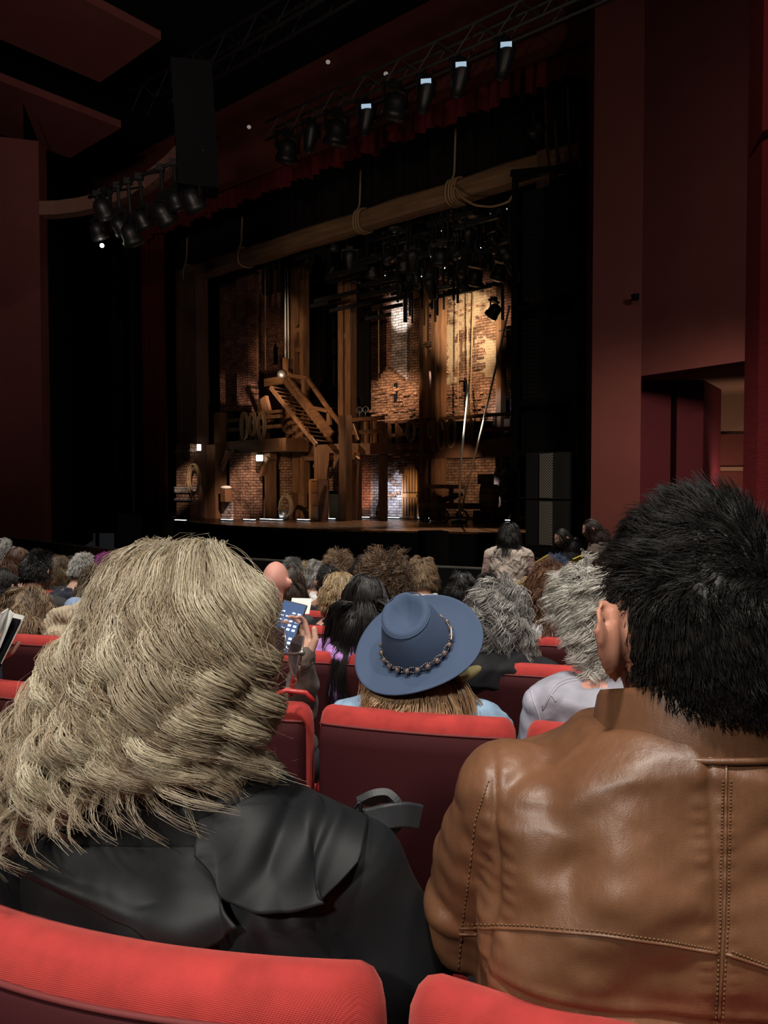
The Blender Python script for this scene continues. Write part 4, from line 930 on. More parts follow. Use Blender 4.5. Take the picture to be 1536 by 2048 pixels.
for t in (.04, .35, .66): MB().sbox(u1, u0, 1.55, 1.9, z0 + (z1 - z0) * t, z0 + (z1 - z0) * t + .03).build('shelf', M_wooddk, root)
# bucket
c = S(UZ(568, 1030, .9)[0], .9, DECK)
root = empty('metal_bucket', c, 0, 'metal bucket holding loose rope by the brick archway', 'bucket')
mb = MB(); k = 16
V = [(c[0] + rr * math.cos(2 * math.pi * j / k), c[1] + rr * math.sin(2 * math.pi * j / k), c[2] + z) for z, rr in ((0, .14), (.36, .19), (.36, .175), (.03, .125)) for j in range(k)]
mb.add(V, [(i * k + j, i * k + (j + 1) % k, (i + 1) * k + (j + 1) % k, (i + 1) * k + j) for i in range(3) for j in range(k)] + [tuple(range(k))[::-1], tuple(3 * k + j for j in range(k))]); mb.build('pail', M_chrome, root, smooth=True)
MB().tube([(c[0] + .19 * math.cos(a), c[1], c[2] + .36 + .16 * math.sin(a)) for a in np.linspace(0, math.pi, 14)], .008, 6).build('handle', M_chrome, root, smooth=True)
# stool on the plinth
p = PV(452, 985, .8); root = empty('draped_stool', p * [1, 1, 0] + [0, 0, UZ(451, 1004, .9)[1]], 0, 'small wooden stool with pale cloth on the low plinth', 'stool'); b0 = np.array(root.location)
MB().box(b0 + [0, 0, .22], (.28, .28, .44), STH, .02).build('seat_box', M_wood, root); MB().ellip(b0 + [0, 0, .5], (.2, .14, .07), 12, 8).build('cloth', M_wrope, root, smooth=True)
# lanterns
M_lant = mat('lantern_glass', (.9, .9, .8), .3, emit=(1, .93, .78), estr=1.6)
def lantern(x, y, v, label, s=1.):
    c = PV(x, y, v); root = empty('lantern', c, 0, label, 'lantern', 'small lit lanterns')
    MB().box(c + [0, 0, .0], (.11 * s, .11 * s, .2 * s), .4, .01).build('glass', M_lant, root)
    MB().box(c + [0, 0, .12 * s], (.15 * s, .15 * s, .04 * s), .4).box(c - [0, 0, .12 * s], (.15 * s, .15 * s, .03 * s), .4).tube([c + [.0, .04 * math.cos(a), .14 * s + .08 * s * math.sin(a)] for a in np.linspace(0, math.pi, 10)], .008, 5).build('cage', M_blackm, root)
lantern(516, 916, 1.0, 'left one of the two lanterns under the left gallery'); lantern(522, 916, 1.15, 'right one of the two lanterns under the left gallery'); lantern(398, 895, .2, 'bright lantern high on the left portal post', 1.1)
for x, y, lb in ((719, 820, 'left work lamp clipped above the centre tower rail'), (731, 819, 'right work lamp clipped above the centre tower rail')):
    c = PV(x, y, 3.2); tag(MB().tube([c + .12 * np.array([SU[0] * math.cos(a), SU[1] * math.cos(a), .8 * math.sin(a)]) for a in np.linspace(0, 2 * math.pi, 18)], .018, 6).tube([c, c - [0, 0, .3]], .012, 5).build('work_lamp', M_chrome, smooth=True), lb, 'lamp')
# small axe / tool on the wall
c = PV(888, 818, 4.9); tag(MB().beam(c + [0, 0, .15], c - [0, 0, .25], .05, .05).beam(c + [0, 0, .15], c + [-.12, 0, .02], .05, .12).build('wall_tool', M_wrope), 'pale hand tool hung on the right brick wall', 'tool')
# arrow slit poles leaning
for (a, b, v, lb) in [((765, 978), (780, 962), 4.0, 'short pale paddle leaning beside the pale brick wall'), ((752, 1030), (768, 960), 3.8, 'thin dark pole leaning by the rear gallery post')]:
    tag(MB().tube([PV(*a, v), PV(*b, v)], .03, 6).build('leaning_pole', M_wrope if v == 4.0 else M_wooddk), lb, 'pole')
# wheels of a prop carriage by the post
c = PV(762, 1030, 3.4); tag(MB().tube([c + .17 * np.array([SU[0] * math.cos(a), SU[1] * math.cos(a), math.sin(a)]) for a in np.linspace(0, 2 * math.pi, 20)], .03, 6).tube([c - SU.tolist()[0] * np.array([.17, 0, 0]), c + SU.tolist()[0] * np.array([.17, 0, 0])], .02, 6).build('cart_wheel', M_blackm), 'small dark wheel at the foot of the rear gallery post', 'wheel')

# ---------- strip lights on the deck at the foot of the walls
M_strip = mat('floor_strip_light', (.9, .9, .95), .4, emit=(.9, .93, 1), estr=2.2)
fl = [(361, 1041, 'at the left brick pier'), (454, 1040, 'below the low plinth'), (499, 1040, 'below the lit brick tower base'), (532, 1039, 'left of the brick archway'), (553, 1040, 'inside the brick archway'), (607, 1040, 'left of the open cabinet'), (658, 1038, 'below the yellow panel'), (706, 1038, 'at the pale panel by the heavy post'),
      (727, 1035, 'at the orange brick'), (786, 1036, 'below the pale brick wall'), (848, 1037, 'by the cart wheel'), (1007, 1041, 'at the far right brick')]
for x, y, lb in fl:
    p = PZ(x, y, DECK + .03); root = empty('floor_light', p - [0, 0, .03], STH, 'flat strip light on the stage floor ' + lb, 'floor light', 'strip lights on the stage floor')
    MB().box(p + [0, 0, -.01], (.55, .14, .04), STH).build('housing', M_blackm, root); MB().box(p + [0, 0, .015], (.5, .1, .012), STH).build('diffuser', M_strip, root)

# ---------- overhead rig of stage lights (black fixtures over the set)
r_ = random.Random(11)
bars_v = [1.6, 2.6, 3.6]
for k, vv in enumerate(bars_v):
    zz = [7.9, 7.3, 6.9][k] + 2.1 - 1.0
    x0, x1 = [(590, 1035), (640, 1035), (700, 1035)][k]
    yL = None
rig = [(585, 520), (612, 512), (640, 505), (662, 545), (690, 492), (668, 490), (700, 520), (712, 555), (735, 505), (745, 540), (752, 575), (770, 470), (775, 512), (780, 560), (800, 580), (808, 530), (815, 480), (832, 555), (842, 495), (850, 530), (862, 575), (865, 435), (880, 515), (890, 470), (898, 545), (912, 500), (918, 435), (930, 530),
       (938, 475), (950, 555), (957, 505), (968, 440), (975, 525), (985, 480), (998, 545), (1000, 425), (1010, 505), (1020, 460), (1030, 540), (826, 520), (925, 560), (905, 412), (790, 445), (945, 415)]
rig.sort(); _cnt = {}
ORD = ['leftmost', 'second from left', 'third from left', 'fourth from left', 'fifth from left', 'sixth from left', 'seventh from left', 'eighth from left', 'ninth from left', 'tenth from left', 'eleventh from left', 'twelfth from left', 'thirteenth from left', 'fourteenth from left', 'fifteenth from left', 'sixteenth from left', 'seventeenth from left', 'eighteenth from left', 'nineteenth from left', 'twentieth from left', 'twenty-first from left', 'twenty-second from left', 'twenty-third from left', 'twenty-fourth from left']
for x, y in rig:
    vv = r_.choice([1.4, 2.2, 3.0, 3.8]); p = PV(x, y, vv)
    near = 'upper' if y < 480 else ('middle' if y < 530 else 'lower')
    kd = 'round' if r_.random() < .6 else 'slim'; _cnt[near] = _cnt.get(near, -1) + 1
    lamp(p, r_.uniform(.17, .25), kd, R(r_.uniform(5, 50)), r_.uniform(0, 6.28), f'{kd} black stage light, {ORD[_cnt[near]]} in the {near} tier of the rig', group='black lights crowded in the overhead rig', specks=r_.choice([0, 0, 1, 1, 2]))
for k, (x0, y0, x1, v) in enumerate([(590, 480, 1035, 1.4), (600, 495, 1035, 2.2), (640, 500, 1035, 3.0), (700, 508, 1035, 3.8)]):
    ua, za = UZ(x0, y0, v); ub, _ = UZ(x1, y0, v)
    root = empty('rig_pipe', S((ua + ub) / 2, v, za), STH, ['frontmost', 'second', 'third', 'rearmost'][k] + ' black pipe of the overhead lighting rig', 'pipe')
    MB().tube([S(ua, v, za), S(ub, v, za)], .05, 8).build('pipe_tube', M_blackm, root, smooth=True)
    mb = MB(); r2 = random.Random(k); mb.sbox(ub, ua, v - .02, v + .02, za + .02, za + .1)
    for _ in range(26):
        u = r2.uniform(ub, ua); L_ = r2.uniform(.5, 3.0) if u < (ua + ub) / 2 + 1 else r2.uniform(.3, 1.2); mb.sbox(u, u + .05, v, v + .05, za - L_, za)
    for _ in range(9):
        u = r2.uniform(ub, ua - 1); zz = za - r2.uniform(.4, 2.4); mb.sbox(u, u + r2.uniform(.8, 2.0), v, v + .08, zz, zz + .12)
    mb.build('hanger', M_blackm, root)
# black borders above the set, closing the view over the beam
for v, zb in ((.98, 9.75), (5.0, 9.9)):
    drape('border_drape', -2, 15, v, 14, zb, M_drape, 'black border drape above the ' + ('front' if v < 2 else 'rear') + ' of the set', 'drape', .1, .4)

# ---------- black scaffold towers with loudspeakers at the right of the stage
root = empty('speaker_scaffold', S(UZ(1090, 900, -.9)[0], -.9, 0), STH, 'tall black scaffold holding loudspeakers at the right of the stage', 'scaffold')
for x0, x1, v in ((1021, 1029, -1.0), (1144, 1152, -1.0), (1160, 1180, -.6)):
    u0 = UZ(x0, 900, v)[0]; u1 = UZ(x1, 900, v)[0]; z1 = UZ((x0 + x1) / 2, 350 if x0 < 1150 else 130, v)[1]
    MB().sbox(u1, u0, v, v + .12, DECK if x0 < 1040 else 0, z1).build('post', M_steel, root)
for y in (342, 606, 802, 905, 1000):
    mb = MB(); lev(mb, 1024, 1152, y, -1.0, .1, .1); mb.build('crossbar', M_steel, root)
mb = MB(); bar_(mb, 1024, 348, 1160, 335, -1.0, .14); mb.build('crossbar', M_steel, root)
def spk(x0, x1, y0, y1, v, nm, m=M_grey, slots=0, d=.5):
    u0 = UZ(x0, 900, v)[0]; u1 = UZ(x1, 900, v)[0]; xm = (x0 + x1) / 2; z0 = UZ(xm, y1, v)[1]; z1 = UZ(xm, y0, v)[1]
    r0 = empty(nm, S((u0 + u1) / 2, v, z0), STH, None, None)
    MB().sbox(u1, u0, v, v + d, z0, z1).build('cabinet', m, r0)
    if slots:
        mb = MB()
        for i in range(slots):
            z = z0 + (z1 - z0) * (i + .5) / slots
            for a, b in ((.04, .3),): mb.sbox(u1 + (u0 - u1) * a, u1 + (u0 - u1) * b, v - .03, v, z - (z1 - z0) / slots * .28, z + (z1 - z0) / slots * .28)
        mb.build('louvre', mat('louvre_grey', (.02, .018, .017), .5, .5), r0)
        mb.xf(np.eye(3), (S(0, 0, 0) - S((u0 - u1) * -.66, 0, 0))).build('louvre', MATS['louvre_grey'], r0)
    return r0, (u0, u1, z0, z1)
for a, lb in (((1042, 1145, 372, 590), 'upper black louvred loudspeaker column in the scaffold'), ((1042, 1145, 632, 795), 'lower black louvred loudspeaker column in the scaffold'), ((1042, 1144, 820, 900), 'plain black cabinet in the scaffold below the louvred columns')):
    r0, _ = spk(*a, -.9, 'loudspeaker', M_black if 'plain' in lb else M_blackm, 26 if a[2] < 400 else (20 if a[2] < 700 else 0)); tag(r0, lb, 'loudspeaker')
M_perf = mat('perforated_grille', (.10, .095, .09), .45, .5, metal=.4, bump=1., bscale=90, bdist=.01, kind='voronoi')
def grille(name):
    m, nt, b = _nt(name); N, L = nt.nodes, nt.links; setp(b, Roughness=.5)
    tc = N.new('ShaderNodeTexCoord'); sp = N.new('ShaderNodeSeparateXYZ'); cb = N.new('ShaderNodeCombineXYZ'); L.new(tc.outputs['Object'], sp.inputs[0]); L.new(sp.outputs[0], cb.inputs[0]); L.new(sp.outputs[2], cb.inputs[1])
    mp = N.new('ShaderNodeMapping'); mp.inputs['Rotation'].default_value = (0, 0, R(45)); mp.inputs['Scale'].default_value = (26, 26, 26); L.new(cb.outputs[0], mp.inputs[0])
    ck = N.new('ShaderNodeTexVoronoi'); ck.voronoi_dimensions = '2D'; ck.inputs['Scale'].default_value = 1; ck.inputs['Randomness'].default_value = 0; L.new(mp.outputs[0], ck.inputs['Vector'])
    r = N.new('ShaderNodeValToRGB'); r.color_ramp.elements[0].position = .32; r.color_ramp.elements[1].position = .42; r.color_ramp.elements[0].color = (.01, .01, .01, 1); r.color_ramp.elements[1].color = (.30, .28, .26, 1)
    L.new(ck.outputs['Distance'], r.inputs[0]); L.new(r.outputs[0], b.inputs['Base Color']); return m
M_grille = grille('diamond_grille')
for y0, y1, lb in ((905, 998, 'upper tall grey loudspeaker with a perforated grille strip beside the stage'), (1001, 1092, 'lower grey loudspeaker with a perforated grille strip beside the stage')):
    r0, (u0, u1, z0, z1) = spk(1052, 1130, y0, y1, -1.9, 'floor_loudspeaker', M_grey, 0, .6); tag(r0, lb, 'loudspeaker')
    ua, ub = UZ(1079, 900, -1.93)[0], UZ(1104, 900, -1.93)[0]; MB().sbox(ub, ua, -1.93, -1.9, z0 + .02, z1 - .02).build('grille', M_grille, r0)
    if y0 > 1000 and z0 > 0: MB().sbox(u1, u0, -1.9, -1.3, 0, z0).build('plinth', M_black, r0)
# black lamps hung at the right edge of the set
for x, y, lb in ((1010, 940, 'black side lamp by the far right brick, upper'), (1012, 978, 'black side lamp by the far right brick, second one down'), (1012, 1018, 'black side lamp nearest the stage floor at the right edge'), (988, 622, 'black lamp hung beside the plastered wall'), (1075, 258, 'black lamp at the right end of the portal beam')):
    lamp(PV(x, y, 2.6 if x < 1050 else .0), .2, 'round', R(40), 1., lb, group='single lamps at the right edge of the set')
# dim boxes in the dark at left
r0, _ = spk(197, 222, 780, 868, -1.9, 'loudspeaker', M_black); tag(r0, 'dim grey loudspeaker in the dark left of the stage', 'loudspeaker')
r0, _ = spk(200, 222, 640, 770, -1.9, 'loudspeaker', M_black); tag(r0, 'second dim grey loudspeaker, above another in the dark left of the stage', 'loudspeaker')
r0, (u0, u1, z0, z1) = spk(198, 218, 945, 1040, -2.2, 'floor_loudspeaker', M_black); tag(r0, 'narrow grey loudspeaker at floor level left of the stage', 'loudspeaker')
root = empty('side_scaffold', S(UZ(235, 900, -1.7)[0], -1.7, 0), STH, 'thin black scaffold with small lamps in the dark left of the stage', 'scaffold')
for x in (190, 228, 262):
    mb = MB(); u = UZ(x, 900, -1.7)[0]; mb.sbox(u - .05, u + .05, -1.7, -1.6, 0, UZ(x, 500, -1.7)[1]); mb.build('post', M_steel, root)
for y in (560, 770, 872): 
    mb = MB(); lev(mb, 190, 262, y, -1.7, .08, .08); mb.build('crossbar', M_steel, root)

# ---------- stage lighting
def sl(x, y, v, src, power, colr, deg, blend=.6, rad=.08):
    tgt = PV(x, y, v); return spot('stage_spot', src, tgt, power, colr, deg, blend, rad)
def foh(u, z=6.0, v=-9.0): return S(u, v, z)
W1 = (1, .68, .42); W2 = (1, .74, .52)
sl(628, 835, 2.4, S(4, -2, 8.0), 800, W1, 17, 1)            # staircase from the right
sl(700, 930, 2.6, S(11, -2, 6.4), 420, W1, 24, 1)            # centre tower from the left
sl(600, 970, 2.2, foh(3, 5.0), 1100, W1, 15, 1)
sl(480, 985, 1.0, S(7.5, -1.5, 5.5), 900, (1, .72, .60), 21, 1)         # left tower base
sl(487, 800, 2.6, S(6.5, 0, 5.0), 900, (1, .74, .58), 17, 1)             # left tower face
sl(370, 980, .2, S(10, -2.5, 4.5), 330, (1, .76, .6), 18, 1)
sl(934, 665, 5.6, S(2.6, 2.4, 7.1), 900, (1, .80, .58), 52, 1)         # plastered wall
sl(790, 800, 4.6, S(4.8, 1.5, 6.6), 620, (1, .68, .46), 34, 1)
sl(800, 630, 5.0, S(6.6, 3.2, 6.6), 420, (1, .94, .84), 26, .8)
sl(935, 800, 5.4, S(2.6, 2.8, 6.0), 330, (1, .68, .44), 46, 1)
sl(786, 990, 4.6, S(7.2, 3.6, 1.9), 60, COOL, 100, 1)
sl(822, 975, 4.5, S(6.3, 3.3, 2.0), 22, (1, .76, .5), 60, 1)
sl(854, 800, 5, S(5.9, 4.6, 6), 30, COOL, 40, .8)
sl(855, 875, 5.2, S(6.0, 4.75, 4.3), 8, COOL, 60, .8)
sl(1012, 830, 5.6, S(3.4, 3.4, 5.4), 70, COOL, 40, 1)
sl(1010, 990, 5.6, S(3.6, 3.8, 2.2), 60, COOL, 60, 1)
sl(730, 985, 4.2, S(8.3, 3.4, 1.5), 26, (1, .6, .4), 90, 1)
sl(930, 960, 5.4, S(3.4, 2.4, 3.0), 110, (1, .7, .46), 50, 1)
sl(660, 1045, 1, S(7, 3, 6.5), 420, W2, 60)                # deck wash
sl(900, 1050, -1, S(3, 1.5, 6.5), 700, W2, 50)
sl(690, 470, .5, S(6, -9, 5.5), 130, W2, 46, 1)               # portal beam from the house
sl(950, 370, .3, S(2.5, -8, 5.5), 100, W2, 34, 1)
sl(965, 840, -.2, foh(3, 7.5, -7), 2600, (1, .95, .85), 9)             # white ropes
sl(574, 640, 3, S(7.5, 0.6, 5.0), 230, W2, 16, .8)
sl(545, 700, 5, S(9.5, 1, 5.5), 140, W1, 30, 1)
sl(680, 760, 4, foh(6, 6.0), 1300, W1, 30, 1)       # added soft fill from the house side, lifts the dim brickwork
# ================================================================== seats
M_seat = velvet('seat_plush_red', (.42, .040, .036))
M_seatp = mat('seat_back_panel', (.040, .005, .007), .8, .2, bump=.3, bscale=300, bdist=.001)
M_pipe = mat('seat_piping', (.16, .03, .03), .7, .3)
M_arm = mat('armrest_red', (.30, .02, .02), .5, .4)
def seat_proto():
    """theatre seat, origin on the floor under the middle of the backrest, facing +y"""
    root = empty('theatre_seat', (0, 0, 0), 0)
    W, H0, H1 = .505, .38, .85
    nx = 26
    def curve(x): return .75 * x * x
    prof = [(-.034, H0), (-.036, H1 - .20), (-.037, H1 - .075), (-.036, H1 - .035), (-.026, H1 - .010), (-.010, H1), (.012, H1 - .001), (.030, H1 - .012), (.042, H1 - .035), (.046, H1 - .08), (.05, H1 - .25), (.045, H0)]
    def shell(prof, W, nx, edge=.03, lo=0):
        V = []; xs = []
        for i in range(nx + 1):
            t = -1 + 2 * i / nx; xs.append(W / 2 * math.copysign(1 - (1 - abs(t)) ** 1.0, t))
        xs = [W / 2 * math.sin(math.pi / 2 * (-1 + 2 * i / nx)) ** 1 for i in range(nx + 1)]
        for x in xs:
            d = (W / 2 - abs(x)); k = min(1, d / edge); rnd = math.sqrt(max(0, 1 - (1 - k) ** 2))
            for (y, z) in prof:
                yy = y * (.12 + .88 * rnd); zz = z - (1 - rnd) * .045 * (1 if z > H1 - .2 else 0)
                V.append((x, yy + curve(x), zz - .01 * (x / W * 2) ** 2))
        m = len(prof)
        F = [(i * m + j, i * m + (j + 1) % m, (i + 1) * m + (j + 1) % m, (i + 1) * m + j) for i in range(nx) for j in range(m)] + [tuple(range(m))[::-1], tuple(nx * m + j for j in range(m))]
        return V, F
    V, F = shell(prof, W, nx); MB().add(V, F).build('backrest', M_seat, root, smooth=True)
    # rear panel: dark shell behind, its top edge below the plush rim
    pr2 = [(-.034, H0 - .06), (-.052, H0 - .02), (-.054, H1 - .085), (-.048, H1 - .046), (-.034, H1 - .038)]
    V, F = shell(pr2, W - .012, nx, .012); MB().add(V, F).build('back_panel', M_seatp, root, smooth=True)
    pts = [(x, -.041 + .75 * x * x, H1 - .038 - .01 * (x / W * 2) ** 2) for x in np.linspace(-W / 2 + .012, W / 2 - .012, 22)]
    MB().tube(pts, .0035, 6).build('piping', M_pipe, root, smooth=True)
    mb = MB(); mb.loft([(0, .27, .36, .235, .20), (0, .27, .385, .25, .215), (0, .27, .44, .25, .215), (0, .27, .46, .23, .19)], 28, 4); mb.build('seat_cushion', M_seat, root, smooth=True)
    for s in (-1, 1):
        mb = MB(); mb.box((s * .265, .24, .60), (.035, .34, .03), 0, .012); mb.box((s * .265, .22, .30), (.03, .10, .60), 0); mb.build('armrest', M_arm, root)
    return root
seat0 = seat_proto(); _used = [False]
def seat(D, s, label, group=None):
    q = rowP(D, s); z = 2.1 - .385 - .0885 * max(D, .72) - .85
    o = seat0 if not _used[0] else copy_tree(seat0); _used[0] = True
    o.location = (q[0], q[1], z); o.rotation_euler = (0, 0, -RA)
    tag(o, label, 'seat', group or 'red theatre seats'); return o
ROWS = [.68, 1.92, 3.0, 4.1, 5.2, 6.3, 7.4]
SEATS = [
 (0, -.265, 'red plush seat nearest the camera, behind the woman with blonde curls'), (0, .265, 'red plush seat behind the man in tan leather jacket'),
 (1, -.99, 'red seatback at the left edge, left of the blonde curls'), (1, -.46, 'red seatback mostly hidden behind the blonde curls'), (1, .07, 'red seatback behind the woman in the blue hat'), (1, .60, 'red seatback behind the person in pale grey jacket'),
 (2, -1.53, 'red seatback at left edge below the wavy brown hair'), (2, -.46, 'red seatback behind the woman in purple, with broad dark rear panel'), (2, .08, 'red seatback just left of the blue hat, mostly covered by it'), (2, .60, 'red seatback behind the grey-haired person in dark hood'),
 (3, -2.0, 'red seatback left of blonde curls, beside the beige coat'), (3, -.48, 'red seatback between blonde curls and long black hair, nearest the phone'), (3, .90, 'red seatback just right of the blue hat brim'),
 (4, -.64, 'red seatback beside the white sheet, left of blonde ponytail'),
 (5, -3.1, 'red seatback between navy suit and black shirt'),]
for r, s, lb in SEATS: seat(ROWS[r], s, lb)
# small red bag strap / folded programme clip on the seat corner
c = P(588, 1395, 1.95); root = empty('red_strap', c, 0, 'red strap with round tag hooked over the corner of a seatback', 'strap')
M_strap = mat('red_glossy_strap', (.45, .03, .03), .35, .5)
MB().tube([c + [-.06, 0, 0], c + [-.02, 0, .018], c + [.03, 0, .012], c + [.05, 0, -.01]], .007, 8).build('loop', M_strap, root, smooth=True)
MB().beam(c + [-.01, .01, .0], P(589, 1345, 1.95), .012, .004).build('band', M_strap, root)
# ================================================================== people
def skinmat(name, color):
    if name in MATS: return MATS[name]
    m, nt, b = _nt(name); N, L = nt.nodes, nt.links
    setp(b, Base_Color=color + (1,), Roughness=.5, Specular_IOR_Level=.4, Subsurface_Weight=.15, Subsurface_Radius=(.012, .005, .003), Subsurface_Scale=1.0)
    tc = N.new('ShaderNodeTexCoord'); n = N.new('ShaderNodeTexNoise'); n.inputs['Scale'].default_value = 40; L.new(tc.outputs['Object'], n.inputs['Vector'])
    bp = N.new('ShaderNodeBump'); bp.inputs['Strength'].default_value = .15; bp.inputs['Distance'].default_value = .001; L.new(n.outputs['Fac'], bp.inputs['Height']); L.new(bp.outputs[0], b.inputs['Normal'])
    MATS[name] = m; return m
SK_LIGHT = skinmat('skin_light', (.62, .36, .27)); SK_MED = skinmat('skin_medium', (.50, .27, .18)); SK_TAN = skinmat('skin_tan', (.33, .17, .11)); SK_PINK = skinmat('skin_rosy', (.62, .30, .24))
def cloth(name, color, rough=.85, sheen=.15, bump=.35, bscale=260, **k): return mat(name, color, rough, .25, bump=bump, bscale=bscale, bdist=.0015, sheen=sheen, **k)
def wov(name, color, amp=.9):
    """cloth with soft folds"""
    if name in MATS: return MATS[name]
    m, nt, b = _nt(name); N, L = nt.nodes, nt.links; setp(b, Base_Color=tuple(color) + (1,), Roughness=.8, Specular_IOR_Level=.3, Sheen_Weight=.1)
    tc = N.new('ShaderNodeTexCoord'); n = N.new('ShaderNodeTexNoise'); n.inputs['Scale'].default_value = 9; n.inputs['Detail'].default_value = 2; n.inputs['Distortion'].default_value = 1.2; L.new(tc.outputs['Object'], n.inputs['Vector'])
    bp = N.new('ShaderNodeBump'); bp.inputs['Strength'].default_value = amp; bp.inputs['Distance'].default_value = .03; L.new(n.outputs['Fac'], bp.inputs['Height']); L.new(bp.outputs[0], b.inputs['Normal'])
    MATS[name] = m; return m
def RZ(a): c, s = math.cos(a), math.sin(a); return np.array([[c, -s, 0], [s, c, 0], [0, 0, 1.]])
def RX(a): c, s = math.cos(a), math.sin(a); return np.array([[1, 0, 0], [0, c, -s], [0, s, c.real]])
def RY(a): c, s = math.cos(a), math.sin(a); return np.array([[c, 0, s], [0, 1, 0], [-s, 0, c]])
def head_mb(c, Rm, hr, ears=True, detail=1, es=1.0):
    """sphere shaped into a head with brow, sockets, nose, lips, chin and ears; +y is the face"""
    mb = MB(); n, m = 48 * detail, 36 * detail; V = []
    g = lambda x, y, z, cx, cy, cz, s: math.exp(-((x - cx) ** 2 + (y - cy) ** 2 + (z - cz) ** 2) / (2 * s * s))
    for i in range(m + 1):
        a = math.pi * min(max(i, .03), m - .03) / m
        for j in range(n):
            b = 2 * math.pi * j / n; x, y, z = math.sin(a) * math.cos(b), math.sin(a) * math.sin(b), math.cos(a)
            q = 1.0
            q += .20 * g(x, y, z, 0, .98, -.16, .10) + .12 * g(x, y, z, 0, .98, -.02, .09) + .05 * g(x, y, z, 0, .95, .22, .22)
            q -= .09 * (g(x, y, z, .36, .92, .06, .13) + g(x, y, z, -.36, .92, .06, .13))
            q += .05 * (g(x, y, z, .5, .8, -.18, .18) + g(x, y, z, -.5, .8, -.18, .18))
            q += .06 * g(x, y, z, 0, .86, -.47, .09) - .03 * g(x, y, z, 0, .86, -.53, .03) + .10 * g(x, y, z, 0, .72, -.75, .18)
            jw = 1 - .30 * max(0, -z) ** 1.3; yb = y * (1 - .38 * max(0, -z) ** 1.2) if y < 0 else y * (1 - .10 * max(0, -z))
            p = np.array([x * jw, yb, z]) * q * hr
            V.append(c + Rm @ p)
    F = [(i * n + j, (i + 1) * n + j, (i + 1) * n + (j + 1) % n, i * n + (j + 1) % n) for i in range(m) for j in range(n)] + [tuple(range(n)), tuple(m * n + j for j in range(n))[::-1]]
    mb.add(V, F)
    if ears:
        for s in (-1, 1):
            e0 = np.array([s * hr[0] * .98, -hr[1] * .02, -hr[2] * .05]); 
            def E(dy, dz, out): dy, dz, out = dy * es, dz * es, out * es * 1.15; return c + Rm @ (e0 + np.array([s * (out + .65 * max(0, -dy + .006 * es)), dy, dz]))
            rim = [E(.006, -.006, .0), E(.010, .012, .004), E(.004, .026, .008), E(-.010, .032, .012), E(-.021, .024, .014), E(-.024, .008, .014), E(-.019, -.010, .011), E(-.010, -.024, .007), E(.000, -.030, .003), E(.006, -.024, .0)]
            mb.tube(rim, [.0038, .0042, .0044, .0046, .0046, .0046, .0044, .0056, .006, .004], 8)
            mb.ellip(c + Rm @ (e0 + np.array([s * .011 * es, -.008 * es, .002])), (.0050, .0175 * es, .027 * es), 16, 10, Rm @ RZ(s * .60))
            inner = [E(.0, .016, .008), E(-.010, .018, .012), E(-.014, .006, .013), E(-.010, -.008, .011)]
            mb.tube(inner, .0032, 6)
    return mb
def hand_mb(w, d, up, side=1, curl=.5, s=1.0, spread=.10, thumb=.6):
    """wrist w, direction d of the palm, up = back of hand; five separate bent fingers"""
    w = np.array(w, float); d = np.array(d, float); d /= np.linalg.norm(d); up = np.array(up, float); up -= d * (up @ d); up /= np.linalg.norm(up); lat = np.cross(d, up) * side
    mb = MB(); Rm = np.stack([lat, d, up], 1)
    mb.ellip(w + d * .045 * s, (.039 * s, .052 * s, .015 * s), 16, 10, Rm)
    mb.capsule(w - d * .004 * s, w + d * .02 * s, .023 * s, .026 * s, 12, 4)
    L = [.070, .079, .074, .058]
    for i in range(4):
        x = (i - 1.5) * .0195 * s; b = w + d * (.088 - .004 * abs(i - 1.2)) * s + lat * x; a = curl * .5; dr = d * math.cos(spread * (i - 1.5)) + lat * math.sin(spread * (i - 1.5)); p = b - d * .02 * s
        r = .0088 * s
        for k, f in enumerate((.45, .3, .25)):
            dd = dr * math.cos(a) - up * math.sin(a); q = p + dd * (L[i] * s * f + (.02 * s if k == 0 else 0)); mb.capsule(p, q, r, r * .92, 10, 3); p = q; r *= .92; a += curl * .75
    p = w + d * .02 * s - lat * .026 * s * 1.0; dd = d * .75 - lat * .75 - up * .25 * thumb; dd /= np.linalg.norm(dd); q = p + dd * .04 * s; mb.capsule(p, q, .013 * s, .011 * s, 10, 3)
    dd = d * .95 - lat * .2 - up * .45 * thumb; dd /= np.linalg.norm(dd); mb.capsule(q, q + dd * .032 * s, .0105 * s, .009 * s, 10, 3)
    return mb
def merge(*mbs):
    o = MB()
    for m in mbs: o.add(m.v, m.f)
    return o
def as_mb(V, F): o = MB(); o.v = [tuple(p) for p in V]; o.f = [tuple(f) for f in F]; return o
DARKT = cloth('dark_trousers', (.02, .02, .025))
